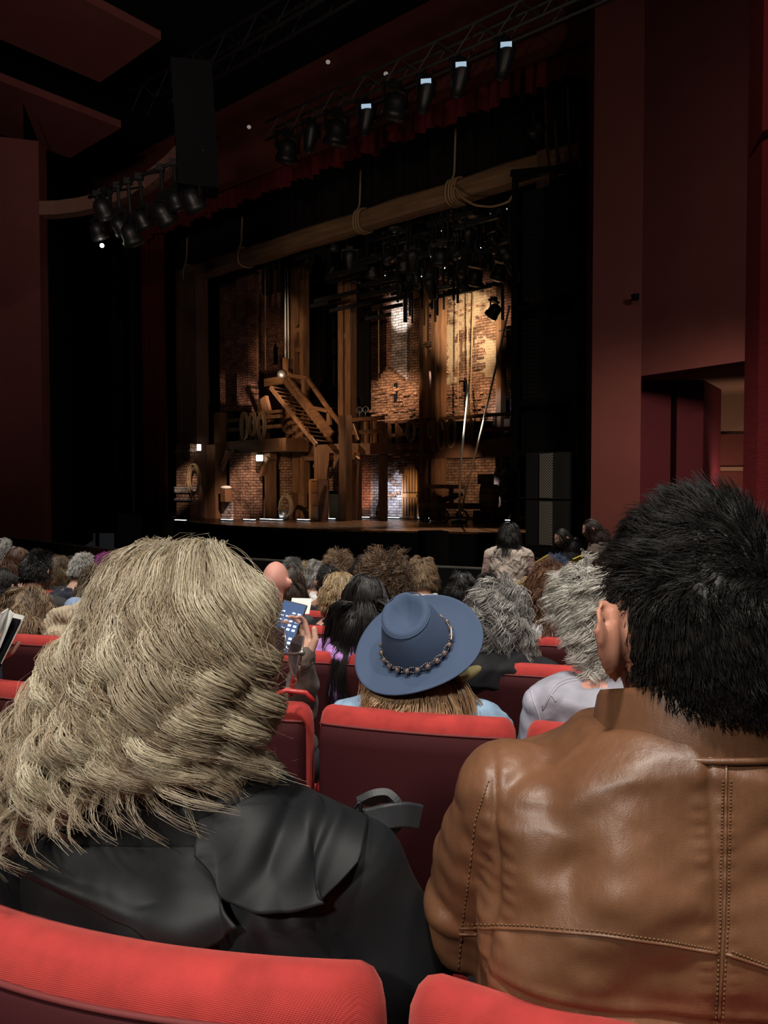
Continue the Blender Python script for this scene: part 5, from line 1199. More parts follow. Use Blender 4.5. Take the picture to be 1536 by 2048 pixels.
def person(px, py, Y, label, skin=SK_LIGHT, top=None, byaw=None, hyaw=None, tilt=0., H=1.31, fem=True, hairs=None, group='seated audience', stand=False, vox=.011, arms='lap', parts=None, hairpad=.018, lean=.06, eyes=False, bald=False, topname='top', roll=0., sw=1.0, off=(0, 0), shd=.29, notop=False, hscale=1.0):
    """px,py: where the crown of the hair is seen; Y: true distance"""
    byaw = -RA if byaw is None else byaw; hyaw = byaw if hyaw is None else hyaw
    topp = P(px, py, Y); hr = np.array([.073, .094, .115]) if fem else np.array([.077, .098, .120])
    hr = hr * hscale
    hc = topp - [0, 0, hr[2] + hairpad]
    fz = floorz(topp[0], topp[1]); B = RZ(byaw)
    base = np.array([topp[0], topp[1], fz]) - B @ np.array([0, lean + .02, 0]) + np.array([off[0], off[1], 0])
    root = empty('person', base, 0, label, 'person', group)
    Hh = topp[2] - fz if not stand else topp[2] - fz   # true height of crown over the floor
    Rh = B @ RZ(hyaw - byaw) @ RX(-tilt) @ RY(roll)
    def W(x, y, z): return base + B @ np.array([x, y, z])
    wd0 = (.165 if fem else .19) * sw; k = Hh; wd = wd0 - (.045 if notop else .008)
    sh = k - shd - (.035 if notop else .008); neckb = k - shd + .038
    mb = head_mb(hc, Rh, hr, es=1.22 if notop and not fem else 1.0)
    nk = hc + Rh @ np.array([0, -.018, -hr[2] * .55]); nb = W(0, 0.0, neckb - .02)
    mb.capsule(nb, nk, .056 if fem else .062, .05 if fem else .057, 20, 5)
    hip = (.50 if not stand else k * .53)
    def T(p): return base + B @ (p - base) if False else p
    def lo(rings, infl=0.):
        m = MB(); m.loft([(0, y, z, rx + infl, ry + infl) for (y, z, rx, ry) in rings], 40, 2.4); m.xf(B, base); return m
    tors = [(-.03, hip - .06, .10, .08), (-.03, hip, .165, .125), (-.02, hip + .14, .145, .11), (-.01, sh - .16, .16 * wd / .165, .118), (0, sh - .04, wd * .98, .10), (0, sh, wd * .82, .08), (0, neckb, .07, .06)]
    if notop: tors = [(y_ + .01, z_, rx_ * .80, ry_ * .78) for y_, z_, rx_, ry_ in tors[:-1]] + [(0, neckb, .055, .05)]
    mb2 = lo(tors); mb = merge(mb, mb2)
    for s in (-1, 1): mb.capsule(W(s * wd * .75, 0, sh - .045), W(s * wd, 0, sh - .06), .055, .052, 14, 4)
    if not notop: wd = wd0; sh = k - shd
    # arms
    def armpts(s):
        S0 = W(s * wd * 1.05, 0, sh - .06)
        if arms == 'lap' or (arms == 'phone' and s < 0) or (arms == 'left' and s > 0): E = W(s * (wd + .055), .07, sh - .31); Wr = W(s * .10, .31, sh - .37); hd = (-s * .5, .8, -.2)
        elif arms == 'set': e_, w_ = parts['elbow'], parts['wrist']; E = W(s * e_[0], e_[1], k + e_[2]); Wr = W(s * w_[0], w_[1], k + w_[2]); hd = (-s * .3, .9, -.1)
        elif arms == 'phone': E = W(s * (wd + .04), .16, sh - .26); Wr = np.array(parts['wrist']); hd = None
        elif arms == 'left': E = W(s * (wd + .05), .12, sh - .26); Wr = np.array(parts['wrist']); hd = None
        elif arms == 'down': E = W(s * (wd + .05), .03, sh - .30); Wr = W(s * (wd - .0), .20, sh - .42); hd = (-s * .3, .8, -.4)
        elif arms == 'program': E = W(s * (wd + .05), .04, sh - .29); Wr = W(s * .09, .24, sh - .20); hd = (-s * .4, .9, .1)
        return S0, E, Wr, hd
    hands = []
    sleeves = MB()
    for s in (-1, 1):
        S0, E, Wr, hd = armpts(s)
        mb.capsule(S0, E, .034 if notop else .043, .036, 14, 4); mb.capsule(E, Wr, .036, .026, 14, 4)
        sleeves.capsule(S0, E, .062 if not fem else .055, .052, 16, 4); sleeves.capsule(E, Wr, .052, .040, 16, 4)
        d = Wr - E if hd is None else B @ np.array(hd)
        if hd is None and parts and 'hdir' in parts: d = np.array(parts['hdir'])
        hands.append(hand_mb(Wr, d, B @ np.array([0, -.3, 1.]) if not (parts and 'hup' in parts and hd is None) else np.array(parts['hup']), s, .7 if hd is not None else .95, .92 if fem else 1.02))
    # legs
    if not stand:
        leg = MB()
        for s in (-1, 1):
            leg.capsule(W(s * .085, .02, .50), W(s * .11, .43, .50), .085, .062, 16, 4); leg.capsule(W(s * .11, .43, .50), W(s * .11, .40, .10), .058, .042, 14, 4); leg.capsule(W(s * .11, .38, .05), W(s * .12, .54, .035), .045, .035, 12, 4)
        for q in leg.v: pass
        mb = merge(mb, leg)
    else:
        leg = MB()
        for s in (-1, 1):
            leg.capsule(W(s * .085, -.01, hip), W(s * .095, .0, k * .28), .085, .058, 16, 4); leg.capsule(W(s * .095, 0, k * .28), W(s * .10, -.03, .09), .056, .038, 14, 4); leg.capsule(W(s * .10, -.05, .045), W(s * .12, .12, .035), .042, .034, 12, 4)
        mb = merge(mb, leg)
    wd = wd0; sh = k - shd
    V, F, N_ = remesh(mb, vox, 2)
    b0 = len(V)
    hm = merge(*hands); hV, hF, _ = remesh(hm, .0045 if vox > .008 else .003, 1)
    body = mkobj('body', np.vstack([V, hV]), np.vstack([F, hF + b0]), skin, root)
    # trousers
    V, F, _ = remesh(merge(as_mb(*inflate(leg, .012)), lo([(-.03, hip - .08, .12, .10), (-.03, hip, .18, .14), (-.02, hip + .08, .165, .128)])), .016, 2)
    mkobj('trousers', V, F, DARKT if top is None or not isinstance(top, tuple) else top[1], root)
    tm = top[0] if isinstance(top, tuple) else (top or cloth('black_cloth', (.012, .012, .014)))
    if not notop:
        tt = merge(lo([(-.03, hip - .04, .175, .135), (-.03, hip + .02, .178, .138), (-.02, hip + .14, .165, .128), (-.01, sh - .16, .178 * wd / .165, .134), (0, sh - .04, wd + .02, .116), (0, sh + .0, wd * .90, .096), (0.005, neckb - .03, .092, .082), (0.005, neckb - .005, .074, .070)]), sleeves)
        for s in (-1, 1): tt.capsule(W(s * wd * .75, 0, sh - .042), W(s * (wd + .01), 0, sh - .06), .068, .066, 16, 4)
        V, F, N_ = remesh(tt, vox * .9, 3)
        V = V + N_ * (.006 * vnoise(V, 7, int(abs(px)) + 1) + .003 * vnoise(V, 16, int(abs(px)) + 2))[:, None]
        mkobj(topname, V, F, tm, root)
    if eyes:
        for s in (-1, 1):
            e = MB(); ec = hc + Rh @ (np.array([s * .36, .905, .06]) / np.linalg.norm([.36, .905, .06]) * hr * .93); e.ellip(ec, (.011, .011, .011), 14, 10); o = e.build('eye', mat('eye_white', (.6, .58, .55), .2, .6), root, smooth=True)
            e = MB(); e.ellip(ec + Rh @ np.array([0, .0085, 0]), (.005, .0035, .005), 12, 8); e.build('iris', mat('eye_iris', (.03, .018, .01), .15, .6), o, smooth=True)
    if hairs:
        for hs in (hairs if isinstance(hairs, list) else [hairs]):
            hs = dict(hs); hs.setdefault('seed', int(abs(px)))
            coll = [(W(0, -.0, sh - .20), (wd + .03, .150, .24)), (W(0, 0, neckb), (.09, .085, .10))] if hs.pop('body', True) else []
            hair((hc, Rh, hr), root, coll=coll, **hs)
    return root, dict(K=k, hc=hc, Rh=Rh, hr=hr, W=W, B=B, sh=sh, wd=wd, base=base, neckb=neckb, root=root)
def inflate(mb, d):
    V = np.array(mb.v); me = bpy.data.meshes.new('t'); me.from_pydata(V.tolist(), [], mb.f); me.update()
    N_ = np.empty(len(V) * 3, np.float32); me.vertices.foreach_get('normal', N_); bpy.data.meshes.remove(me)
    return V + N_.reshape(-1, 3) * d, mb.f
# hair recipes
def short(A, B, **k): return dict(dict(n=1500, guides=260, L=.045, steps=7, lift=.5, grav=.12, layer=(.03, .12), colA=A, colB=B, rad=.0013, tipclump=.5, low=.1, frizz=.003), **k)
def curly(A, B, **k): return dict(dict(n=1700, guides=240, wmixmax=.1, coh=1., L=.085, steps=16, lift=.8, grav=.12, layer=(.05, .32), wave=.014, wl=.035, colA=A, colB=B, rad=.0013, tipclump=.35, low=.05, frizz=.004), **k)
def bob(A, B, **k): return dict(dict(n=1900, guides=170, L=.20, steps=16, lift=.2, grav=.42, layer=(.04, .2), wave=.010, wl=.09, colA=A, colB=B, rad=.0015, tipclump=.4, frizz=.004), **k)
def longh(A, B, **k): return dict(dict(n=2200, guides=150, L=.40, steps=20, lift=.08, grav=.75, layer=(.03, .14), wave=.006, wl=.16, colA=A, colB=B, rad=.0016, tipclump=.5, frizz=.005), **k)
BLK = ((.006, .005, .005), (.018, .015, .014)); DBR = ((.022, .012, .008), (.06, .034, .02)); BRN = ((.05, .026, .014), (.14, .08, .045)); BLD = ((.22, .14, .07), (.62, .47, .27)); GRY = ((.10, .095, .09), (.50, .48, .45)); SIL = ((.35, .34, .32), (.85, .83, .78)); RBR = ((.07, .025, .012), (.2, .09, .045)); MAG = ((.16, .01, .12), (.36, .03, .28))
c_black = cloth('black_cloth', (.012, .012, .014)); c_navy = wov('navy_cloth', (.02, .025, .045)); c_grey = wov('grey_jumper', (.42, .42, .43), .6); c_char = wov('charcoal_cloth', (.035, .035, .038)); c_white = wov('white_cloth', (.75, .74, .72)); c_cream = wov('cream_blouse', (.60, .50, .43), 1.2); c_purple = wov('purple_satin', (.42, .22, .55), 1.); c_beige = wov('beige_knit', (.42, .34, .24)); c_brown = wov('brown_cloth', (.11, .08, .065)); c_blue = wov('pale_blue_cloth', (.25, .35, .55))
PEOPLE = [
 # px, py, Y, label, kwargs
 (732, 1141, 3.15, 'person seen from behind with long straight black hair and a shiny purple top', dict(top=c_purple, hairs=longh(*BLK, L=.50, n=8000, rad=.0010, layer=(.04, .15), wave=.004, part=(.1, 0), tipclump=.2, frizz=.002), hyaw=-.3, vox=.008)),
 (996, 1163, 3.15, 'person seen from behind with wavy grey chin-length hair and a black hooded jacket', dict(top=c_black, hairs=bob(*GRY, n=4200, wave=.016, wl=.07, L=.19, layer=(.08, .42), rad=.0012), sw=1.15, vox=.008)),
 (50, 1170, 3.75, 'person at left edge with shoulder-length wavy light brown hair', dict(top=c_navy, hairs=bob((.10, .06, .035), (.36, .25, .15), n=3400, L=.25, wave=.013, layer=(.06, .26)), hyaw=.1)),
 (1090, 1128, 4.35, 'person with long brown hair over a light grey jumper', dict(top=c_grey, hairs=longh(*RBR, L=.34, n=3000, layer=(.06, .34), wave=.012, wl=.12), hyaw=.25, byaw=.2)),
 (1060, 1150, 6.5, 'person with blonde hair just left of the long brown hair', dict(top=c_cream, hairs=bob(*BLD, L=.24))),
 (768, 1123, 4.6, 'person with brown curly bob, bending behind the long black hair', dict(top=c_black, hairs=curly((.05, .026, .014), (.20, .12, .07), L=.12, wave=.016), hyaw=-.5)),
 (680, 1143, 4.0, 'person with pale blonde ponytail and black top', dict(top=c_black, hyaw=.25, hairs=[bob(*BLD, L=.13, n=1300, wave=0, layer=(.02, .06), lift=.05, bias=(0, -.3, 0), grav=.2)], hairpad=.008)),
 (551, 1123, 4.3, 'bald man with fringe of hair hidden, right beside the blonde curls', dict(fem=False, skin=SK_PINK, top=c_char, hairpad=.0)),
 (583, 1128, 5.6, 'person with long dark hair next to the bald man', dict(top=c_black, hairs=longh(*DBR, L=.34, layer=(.04, .2)))),
 (843, 1114, 5.3, 'person with short light brown hair in dark jacket and white collar', dict(top=c_black, fem=False, hairs=bob((.10, .06, .03), (.34, .22, .12), L=.085, n=2200, wave=.0, layer=(.06, .2), grav=.2), byaw=.1, hyaw=.0)),
 (656, 1127, 5.0, 'man with cropped black hair and black shirt, ahead of the ponytail', dict(top=c_black, fem=False, skin=SK_TAN, hairs=short(*BLK, L=.02, layer=(.01, .05)), hyaw=.3)),
 (676, 1111, 6.6, 'person with bright curly brown hair nearest the rail in the middle', dict(top=c_char, hairs=curly((.10, .06, .035), (.36, .24, .15)))),
 (585, 1115, 6.7, 'man with grey dark hair and grey jacket, near the rail', dict(top=wov('mid_grey_jacket', (.13, .135, .14)), fem=False, hairs=short((.03, .03, .03), (.22, .21, .2), L=.04), hyaw=-.4)),
 (609, 1133, 7.7, 'person with short curly blonde hair between grey-haired heads', dict(top=c_white, hairs=curly(*BLD, L=.05))),
 (633, 1119, 6.3, 'person with pale grey blond hair left of the cropped black hair', dict(top=c_white, hairs=bob(*GRY, L=.12))),
 (737, 1120, 5.6, 'person with black curly hair half hidden behind the brown curly bob', dict(top=c_black, hairs=curly(*BLK, L=.07))),
 (923, 1141, 6.2, 'small dark-haired person right of the dark jacket, before the rail', dict(top=c_black, hairs=bob(*BLK, L=.2, wave=.01))),
 (975, 1146, 6.8, 'person with black hair just left of the standing woman in cream', dict(top=c_black, hairs=short(*BLK))),
 (1112, 1117, 7.2, 'person with blue-grey dyed hair puffed up over a curly brown head', dict(top=c_black, hairs=curly((.05, .07, .13), (.16, .22, .36), L=.06))),
 (1098, 1131, 5.2, 'person with frizzy reddish brown hair under the blue-grey hair', dict(top=c_black, hairs=curly(*RBR, L=.07))),
 (1195, 1118, 4.6, 'person with short dark brown hair just above the silver curls', dict(top=c_black, fem=False, hairs=short(*DBR))),
 (78, 1101, 4.9, 'man with short black hair and black shirt seen at the left', dict(top=c_char, fem=False, skin=SK_MED, hairs=short(*BLK, n=2200, L=.045, layer=(.03, .1)), hyaw=-.45, sw=1.1)),
 (4, 1132, 4.45, 'person at left edge with straight black hair and a patterned top', dict(top=wov('floral_top', (.08, .05, .05)), hairs=longh(*BLK, L=.3, wave=0))),
 (36, 1090, 6.2, 'person at far left with reddish brown hair and bare shoulders', dict(top=SK_LIGHT, hairs=longh(*RBR, L=.3, wave=.012))),
 (18, 1090, 7.5, 'person with grey hair behind the reddish brown hair at far left', dict(top=c_black, hairs=bob(*GRY, L=.12))),
 (116, 1108, 6.9, 'person with brown hair and blonde ends, right of the man in black shirt', dict(top=c_char, hairs=bob((.05, .03, .02), (.36, .25, .13), L=.26))),
 (143, 1110, 8.4, 'person with dark brown hair half hidden left of the silver-haired man', dict(top=c_black, hairs=bob(*DBR, L=.15))),
 (167, 1106, 6.2, 'man with short silver hair and navy suit at left', dict(top=c_navy, fem=False, hairs=short(*SIL, n=1800, L=.035), byaw=-.5, hyaw=-.6)),
 (210, 1106, 7.0, 'person with magenta dyed short hair left of the blonde curls', dict(top=c_black, hairs=short(*MAG, L=.04, low=.2))),
 (189, 1126, 5.1, 'person with ash brown hair tied in a bun and black puffer jacket', dict(top=wov('puffer_black', (.025, .025, .028)), hairs=bob((.07, .05, .035), (.22, .17, .12), L=.1, wave=0, layer=(.02, .08)))),
 (6, 1076, 8.7, 'person with white hair at the extreme left edge', dict(top=c_white, hairs=bob(*SIL, L=.1))),
]
INFO = {}
def snapY(px, Y):
    k = 1 + math.tan(RA) * (px - 768) / FPX; D = Y * k; return min((r + .22 for r in ROWS), key=lambda d: abs(d - D)) / k
for px, py, Y, lb, kw in PEOPLE:
    Y = snapY(px, Y)
    INFO[px] = person(px, py, Y, lb, **kw)[1]
# ponytail, scrunchie, bun
def tuft(I, p0, p1, r0, r1, A, B, n=500, seed=3, name='hair_tail', sag=.02, wob=.01, parent=None, rad=.0014):
    r = np.random.default_rng(seed); t = np.linspace(0, 1, 16); p0, p1 = np.array(p0), np.array(p1)
    base = p0[None] * (1 - t[:, None]) + p1[None] * t[:, None]; base[:, 2] += np.sin(t * math.pi) * sag
    a = r.normal(size=(n, 3)); a /= np.linalg.norm(a, axis=1, keepdims=True); a *= r.uniform(0, 1, (n, 1)) ** .5
    rr = r0 * (1 - t) + r1 * t; rr = rr * (.35 + .65 * np.sin(np.clip(t * 1.15, 0, 1) * math.pi) ** .5 + .15)
    Sp = base[None] + a[:, None] * rr[None, :, None] + wob * np.sin(t * 9 + r.uniform(0, 6, (n, 1)))[..., None] * r.normal(size=(n, 1, 3)) * .5
    V, F = strands_mesh(Sp, np.full((n, 16), rad)); mix = r.uniform(0, 1, (n, 1, 1)); C = np.broadcast_to(np.array(A) * (1 - mix) + np.array(B) * mix, (n, 16, 3)); C = np.repeat(C[:, :, None], 3, 2).reshape(-1, 3)
    return mkobj(name, V, F, hairmat('hair_fibre'), parent or I['root'], col=C)
I = INFO[680]; yh = I['hc'][1] - .09; k0 = P(661, 1178, yh); tuft(I, k0, P(650, 1215, yh - .03), .035, .06, *BLD, n=900, name='ponytail'); MB().ellip(k0, (.025, .022, .02), 12, 8).build('hair_tie', c_black, I['root'], smooth=True)
I = INFO[189]; yh = I['hc'][1] - .11; tuft(I, P(184, 1142, yh), P(188, 1160, yh - .01), .045, .04, (.10, .07, .05), (.3, .23, .16), n=500, name='hair_bun')
# ---- pale collar
I = INFO[843]; mb = MB(); W = I['W']; mb.tube([W(.085 * math.cos(a), .07 * math.sin(a), I['neckb'] - .005) for a in np.linspace(0, 2 * math.pi, 30)], .018, 8); mb.build('collar', c_white, I['root'], smooth=True)
# ---- hood of the dark jacket
I = INFO[996]; W = I['W']; mb = MB(); mb.loft([(0, -.10, I['sh'] - .12, .06, .02), (0, -.125, I['sh'] - .08, .13, .045), (0, -.11, I['sh'] - .01, .15, .06), (0, -.07, I['sh'] + .035, .12, .05), (0, -.05, I['sh'] + .05, .09, .04)], 28, 2.2); mb.xf(I['B'], I['base']); V, F, N_ = remesh(mb, .006, 4); mkobj('hood', V + N_ * (.004 * vnoise(V, 14, 5))[:, None], F, c_black, I['root'])
# ---- people standing at the front by the rail
_, I = person(1018, 1043, 8.3, 'black-haired person standing with back turned, in cream top with pink sleeves', skin=SK_LIGHT, top=(c_cream, DARKT), stand=True, arms='down', byaw=-.15, hyaw=-.45, tilt=.15, group='people standing by the rail', hairs=longh(*BLK, L=.30, n=2600, layer=(.06, .42), wave=.004), sw=1.12, topname='blouse')
W = I['W']
for s in (-1, 1):
    mb = MB(); mb.capsule(W(s * (I['wd'] + .02), 0, I['sh'] - .07), W(s * (I['wd'] + .055), .03, I['sh'] - .30), .060, .055, 16, 4)
    V, F, _ = remesh(mb, .008, 2); mkobj('sleeve', V, F, wov('pink_sleeve', (.62, .42, .38)), I['root'])
mb = MB(); mb.tube([W(.03 * math.cos(a) * (1.6), -.135, I['sh'] - .40 + .02 * math.sin(a)) for a in np.linspace(0, 6.28, 24)], .006, 6); mb.tube([W(-.005, -.137, I['sh'] - .41), W(-.02, -.14, I['sh'] - .5)], .006, 6); mb.build('bow_tie_back', c_cream, I['root'], smooth=True)
_, I = person(1126, 1055, 8.8, 'person in black standing by the rail, long black hair, holding a yellow programme', skin=SK_LIGHT, top=c_black, stand=True, arms='program', byaw=1.45, hyaw=1.75, tilt=.35, group='people standing by the rail', hairs=longh(*BLK, L=.40, n=2600, layer=(.03, .14), wave=.004, bias=(.25, .1, 0)), eyes=True, hairpad=.01)
p = P(1081, 1122, 8.75); tag(MB().box((0, 0, 0), (.15, .012, .21)).xf(RZ(.9) @ RX(.9) @ RY(.6), p).build('programme', mat('yellow_paper', (.62, .50, .06), .6)), 'yellow programme held by the person in black by the rail', 'booklet')
_, I = person(1184, 1036, 8.3, 'person standing in brown cardigan by the red pillar, dark shoulder-length hair', skin=SK_LIGHT, top=c_brown, stand=True, arms='program', byaw=1.0, hyaw=1.35, tilt=.3, group='people standing by the rail', hairs=longh((.012, .007, .005), (.04, .02, .014), L=.27, n=2400, layer=(.03, .14), wave=.006, bias=(.15, 0, 0)), eyes=True, hairpad=.01)
mb = MB(); W = I['W']; r_ = random.Random(4)
for i in range(26):
    a = i / 26 * 2 * math.pi; mb.ellip(W(.10 * math.cos(a), .09 * math.sin(a) , I['neckb'] - .03 + r_.uniform(-.02, .02)), (.028, .028, .02), 8, 6)
V, F, _ = remesh(mb, .006, 2); mkobj('ruffle_collar', V, F, c_brown, I['root'])
p = P(1158, 1130, 8.0); tag(MB().box((0, 0, 0), (.16, .012, .24)).xf(RZ(.5) @ RX(.5) @ RY(-.4), p).build('programme', MATS['yellow_paper']), 'yellow programme held low by the person in brown cardigan', 'booklet')
# ================================================================== projecting helpers for seams lying on garments
def bvh_of(o):
    M = _wm(o.parent) @ Matrix.Translation(o.location) if o.parent else _wm(o)
    me = o.data; return BVHTree.FromPolygons([M @ v.co for v in me.vertices], [tuple(p.vertices) for p in me.polygons])
def on(bvh, px, py, off=.001, ymin=.2):
    d = ray(px, py); d = d / np.linalg.norm(d); h, n, _, _ = bvh.ray_cast(Vector(CAMP + d * ymin), Vector(d))
    if h is None: return None
    return np.array(h) + np.array(n) * off * (1 if np.dot(np.array(n), d) < 0 else -1)
def seam(bvh, pts, r, name, m, parent, off=.0005, n=40, sides=6):
    t = np.arange(len(pts)); tt = np.linspace(0, len(pts) - 1, n); a = np.array(pts, float); Q = np.stack([np.interp(tt, t, a[:, 0]), np.interp(tt, t, a[:, 1])], 1)
    for _ in range(5): Q[1:-1] = (Q[:-2] + 2 * Q[1:-1] + Q[2:]) / 4
    W_ = [on(bvh, x, y, off) for x, y in Q]; W_ = [w_ for w_ in W_ if w_ is not None]
    ok = [W_[0]]
    for w_ in W_[1:]:
        if np.linalg.norm(w_ - ok[-1]) < .06: ok.append(w_)
    return MB().tube(ok, r, sides).build(name, m, parent, smooth=True)
def stitches(bvh, pts, n, name, m, parent, r=.0008):
    t = np.arange(len(pts)); a = np.array(pts, float); mb = MB()
    for i in range(n):
        q = [on(bvh, np.interp(x, t, a[:, 0]), np.interp(x, t, a[:, 1]), .0008) for x in ((len(pts) - 1) * (i + .15) / n, (len(pts) - 1) * (i + .75) / n)]
        if q[0] is not None and q[1] is not None: mb.tube(q, r, 5)
    return mb.build(name, m, parent, smooth=True) if mb.v else None

# ================================================================== man in the tan leather jacket
def leather():
    m, nt, b = _nt('tan_leather'); N, L = nt.nodes, nt.links
    setp(b, Roughness=.42, Specular_IOR_Level=.55, Coat_Weight=.12, Coat_Roughness=.35)
    tc = N.new('ShaderNodeTexCoord'); n = N.new('ShaderNodeTexNoise'); n.inputs['Scale'].default_value = 7; n.inputs['Detail'].default_value = 8; n.inputs['Roughness'].default_value = .65; L.new(tc.outputs['Object'], n.inputs['Vector'])
    r = N.new('ShaderNodeValToRGB'); r.color_ramp.elements[0].position = .3; r.color_ramp.elements[1].position = .72; r.color_ramp.elements[0].color = (.100, .042, .020, 1); r.color_ramp.elements[1].color = (.215, .098, .048, 1); L.new(n.outputs['Fac'], r.inputs[0]); L.new(r.outputs[0], b.inputs['Base Color'])
    v = N.new('ShaderNodeTexVoronoi'); v.inputs['Scale'].default_value = 900; L.new(tc.outputs['Object'], v.inputs['Vector'])
    mp = N.new('ShaderNodeMapping'); mp.inputs['Scale'].default_value = (90, 90, 18); mp.inputs['Rotation'].default_value = (0, R(20), 0); L.new(tc.outputs['Object'], mp.inputs[0])
    n2 = N.new('ShaderNodeTexNoise'); n2.inputs['Scale'].default_value = 1; n2.inputs['Detail'].default_value = 5; L.new(mp.outputs[0], n2.inputs['Vector'])
    ad = N.new('ShaderNodeMath'); ad.operation = 'MULTIPLY_ADD'; ad.inputs[1].default_value = .12; L.new(v.outputs['Distance'], ad.inputs[0]); L.new(n2.outputs['Fac'], ad.inputs[2])
    bp = N.new('ShaderNodeBump'); bp.inputs['Strength'].default_value = .45; bp.inputs['Distance'].default_value = .0022; L.new(ad.outputs[0], bp.inputs['Height']); L.new(bp.outputs[0], b.inputs['Normal'])
    rr = N.new('ShaderNodeMapRange'); rr.inputs['To Min'].default_value = .34; rr.inputs['To Max'].default_value = .52; L.new(n.outputs['Fac'], rr.inputs['Value']); L.new(rr.outputs[0], b.inputs['Roughness'])
    return m
M_leather = leather(); M_stitch = mat('leather_stitch', (.17, .085, .04), .5, .4)
SK_MAN = skinmat('skin_man', (.50, .23, .155))
root, I = person(1397, 946, .765, 'man seen from behind with short black hair and a tan brown leather jacket', skin=SK_MAN, fem=False, byaw=-.05, hyaw=.22, tilt=.05, vox=.006, notop=True, hairpad=.026, hscale=1.07, lean=-.02, off=(-.026, 0), shd=.285, sw=1.0, group=None, arms='set', parts=dict(elbow=(.190, .085, -.50), wrist=(.13, .36, -.57)))
W, K, B = I['W'], I['K'], I['B']
mb = MB()
# y centre, z below crown, rx, ry
rg = [(.02, -.98, .175, .13), (.02, -.90, .182, .135), (.01, -.72, .186, .13), (.005, -.55, .190, .128), (.0, -.44, .192, .125), (.0, -.37, .188, .118), (.0, -.325, .182, .108), (.0, -.302, .172, .100), (.0, -.288, .150, .098), (.005, -.276, .112, .094), (.012, -.255, .084, .078)]
mb.loft([(0, y, K + z, rx, ry) for y, z, rx, ry in rg], 64, 2.9, T=lambda p: p + np.array([0, 0, .026 * max(0, -p[1]) / .1 * max(0, 1 - abs(p[0]) / .16) * (1 if p[2] > K - .31 else 0)])); mb.xf(B, I['base'])
for s in (-1, 1):
    mb.capsule(W(s * .14, 0, K - .325), W(s * .158, .0, K - .322), .052, .052, 24, 6)
    mb.capsule(W(s * .150, .0, K - .345), W(s * .192, .085, K - .50), .060, .056, 24, 6); mb.capsule(W(s * .192, .085, K - .50), W(s * .13, .30, K - .56), .056, .043, 24, 6)
    mb.ellip(W(s * .208, .06, K - .47), (.042, .05, .035), 20, 12)
V, F, N_ = remesh(mb, .0034, 5)
loc = (V - I['base']) @ B; x, y, z = loc[:, 0], loc[:, 1], loc[:, 2] - K
back = smin(-y, -.02, .06)
d = .0042 * vnoise(V, 4.2, 41) + .0024 * vnoise(V, 9, 42) + .0009 * vnoise(V, 26, 43)
# soft folds running out from the shoulder blades and armholes
def ridge(x0, z0, x1, z1, wd_, amp):
    px_, pz_ = x - x0, z - z0; dx, dz = x1 - x0, z1 - z0; L2 = dx * dx + dz * dz; t = np.clip((px_ * dx + pz_ * dz) / L2, 0, 1); q = np.hypot(px_ - t * dx, pz_ - t * dz); return .75 * amp * np.exp(-(q / wd_) ** 2) * np.sin(math.pi * np.clip(t * .9 + .05, 0, 1)) ** .6
for a in [(-.165, -.285, -.10, -.31, .018, .004), (-.125, -.262, -.14, -.32, .020, -.012), (-.17, -.32, -.11, -.42, .022, .007), (-.06, -.31, -.10, -.40, .024, .008), (-.10, -.31, -.13, -.40, .018, -.006), (-.02, -.34, -.08, -.44, .03, .004), (.05, -.31, .10, -.40, .03, .007), (-.19, -.42, -.12, -.47, .016, .004), (-.16, -.50, -.05, -.56, .02, .005), (-.02, -.47, -.09, -.44, .02, -.005), (-.14, -.56, -.02, -.60, .03, .006)]: d += ridge(*a) * back
# centre back seam, horizontal yoke seam, armhole seams: grooves with puckers
cs = .004; d -= back * (.0030 * np.exp(-((x - cs) / .003) ** 2)); d += back * .0007 * np.exp(-((np.abs(x - cs) - .011) / .006) ** 2) * (1 + np.sin(z * 420 + 3 * np.sin(z * 60)))
zy = -.462 - .10 * (x + .2) ** 2 * 1.6 + .0; d -= back * (.0028 * np.exp(-((z - zy) / .003) ** 2)); d += back * .0022 * np.exp(-((z - zy - .008) / .005) ** 2) + back * .0014 * np.exp(-((z - zy + .009) / .006) ** 2)
xa = .176 + .010 * np.clip((-z - .36) / .15, 0, 1); ax = np.abs(np.abs(x) - xa); am = back * smin(z, -.72, -.6); d -= am * .0032 * np.exp(-(ax / .0032) ** 2); d += am * .0009 * np.exp(-((ax - .009) / .006) ** 2) * (1 + np.sin(z * 380 + 2 * np.sin(z * 50)))
V = V + N_ * d[:, None]
jk = mkobj('leather_jacket', V, F, M_leather, root)
bj = bvh_of(jk)
# stand collar with its stitched base
cr, n = [], 72
for (zz, rx, ry, dy, th) in ((-.290, .106, .094, .000, .0), (-.262, .097, .092, .004, .0), (-.235, .091, .087, .006, .0), (-.214, .087, .083, .008, .0), (-.208, .084, .079, .008, 0), (-.211, .079, .074, .008, 0), (-.240, .077, .071, .006, 0)):
    cr.append((0, dy, K + zz + .0, rx, ry))
mb = MB(); mb.loft(cr, n, 2.0, T=lambda p: np.array([p[0], p[1], p[2] + .024 * math.cos(math.atan2(p[0], -p[1])) - .008])); mb.xf(B, I['base'] ); mb.f = [f for f in mb.f if len(f) == 4]
Vc = np.array(mb.v); Vc[:, :2] += (I['hc'][:2] - I['base'][:2]) * .75; mb.v = [tuple(p) for p in Vc]
mb.build('collar', M_leather, root, smooth=True)
Cc = np.array([I['hc'][0] * .75 + I['base'][0] * .25, I['hc'][1] * .75 + I['base'][1] * .25])
MB().tube([(Cc[0] + .101 * math.sin(a), Cc[1] - .0945 * math.cos(a), I['base'][2] + K - .270 - .008 + .024 * math.cos(a)) for a in np.linspace(-2, 2, 50)], .0032, 8).build('collar_seam', M_leather, root, smooth=True)
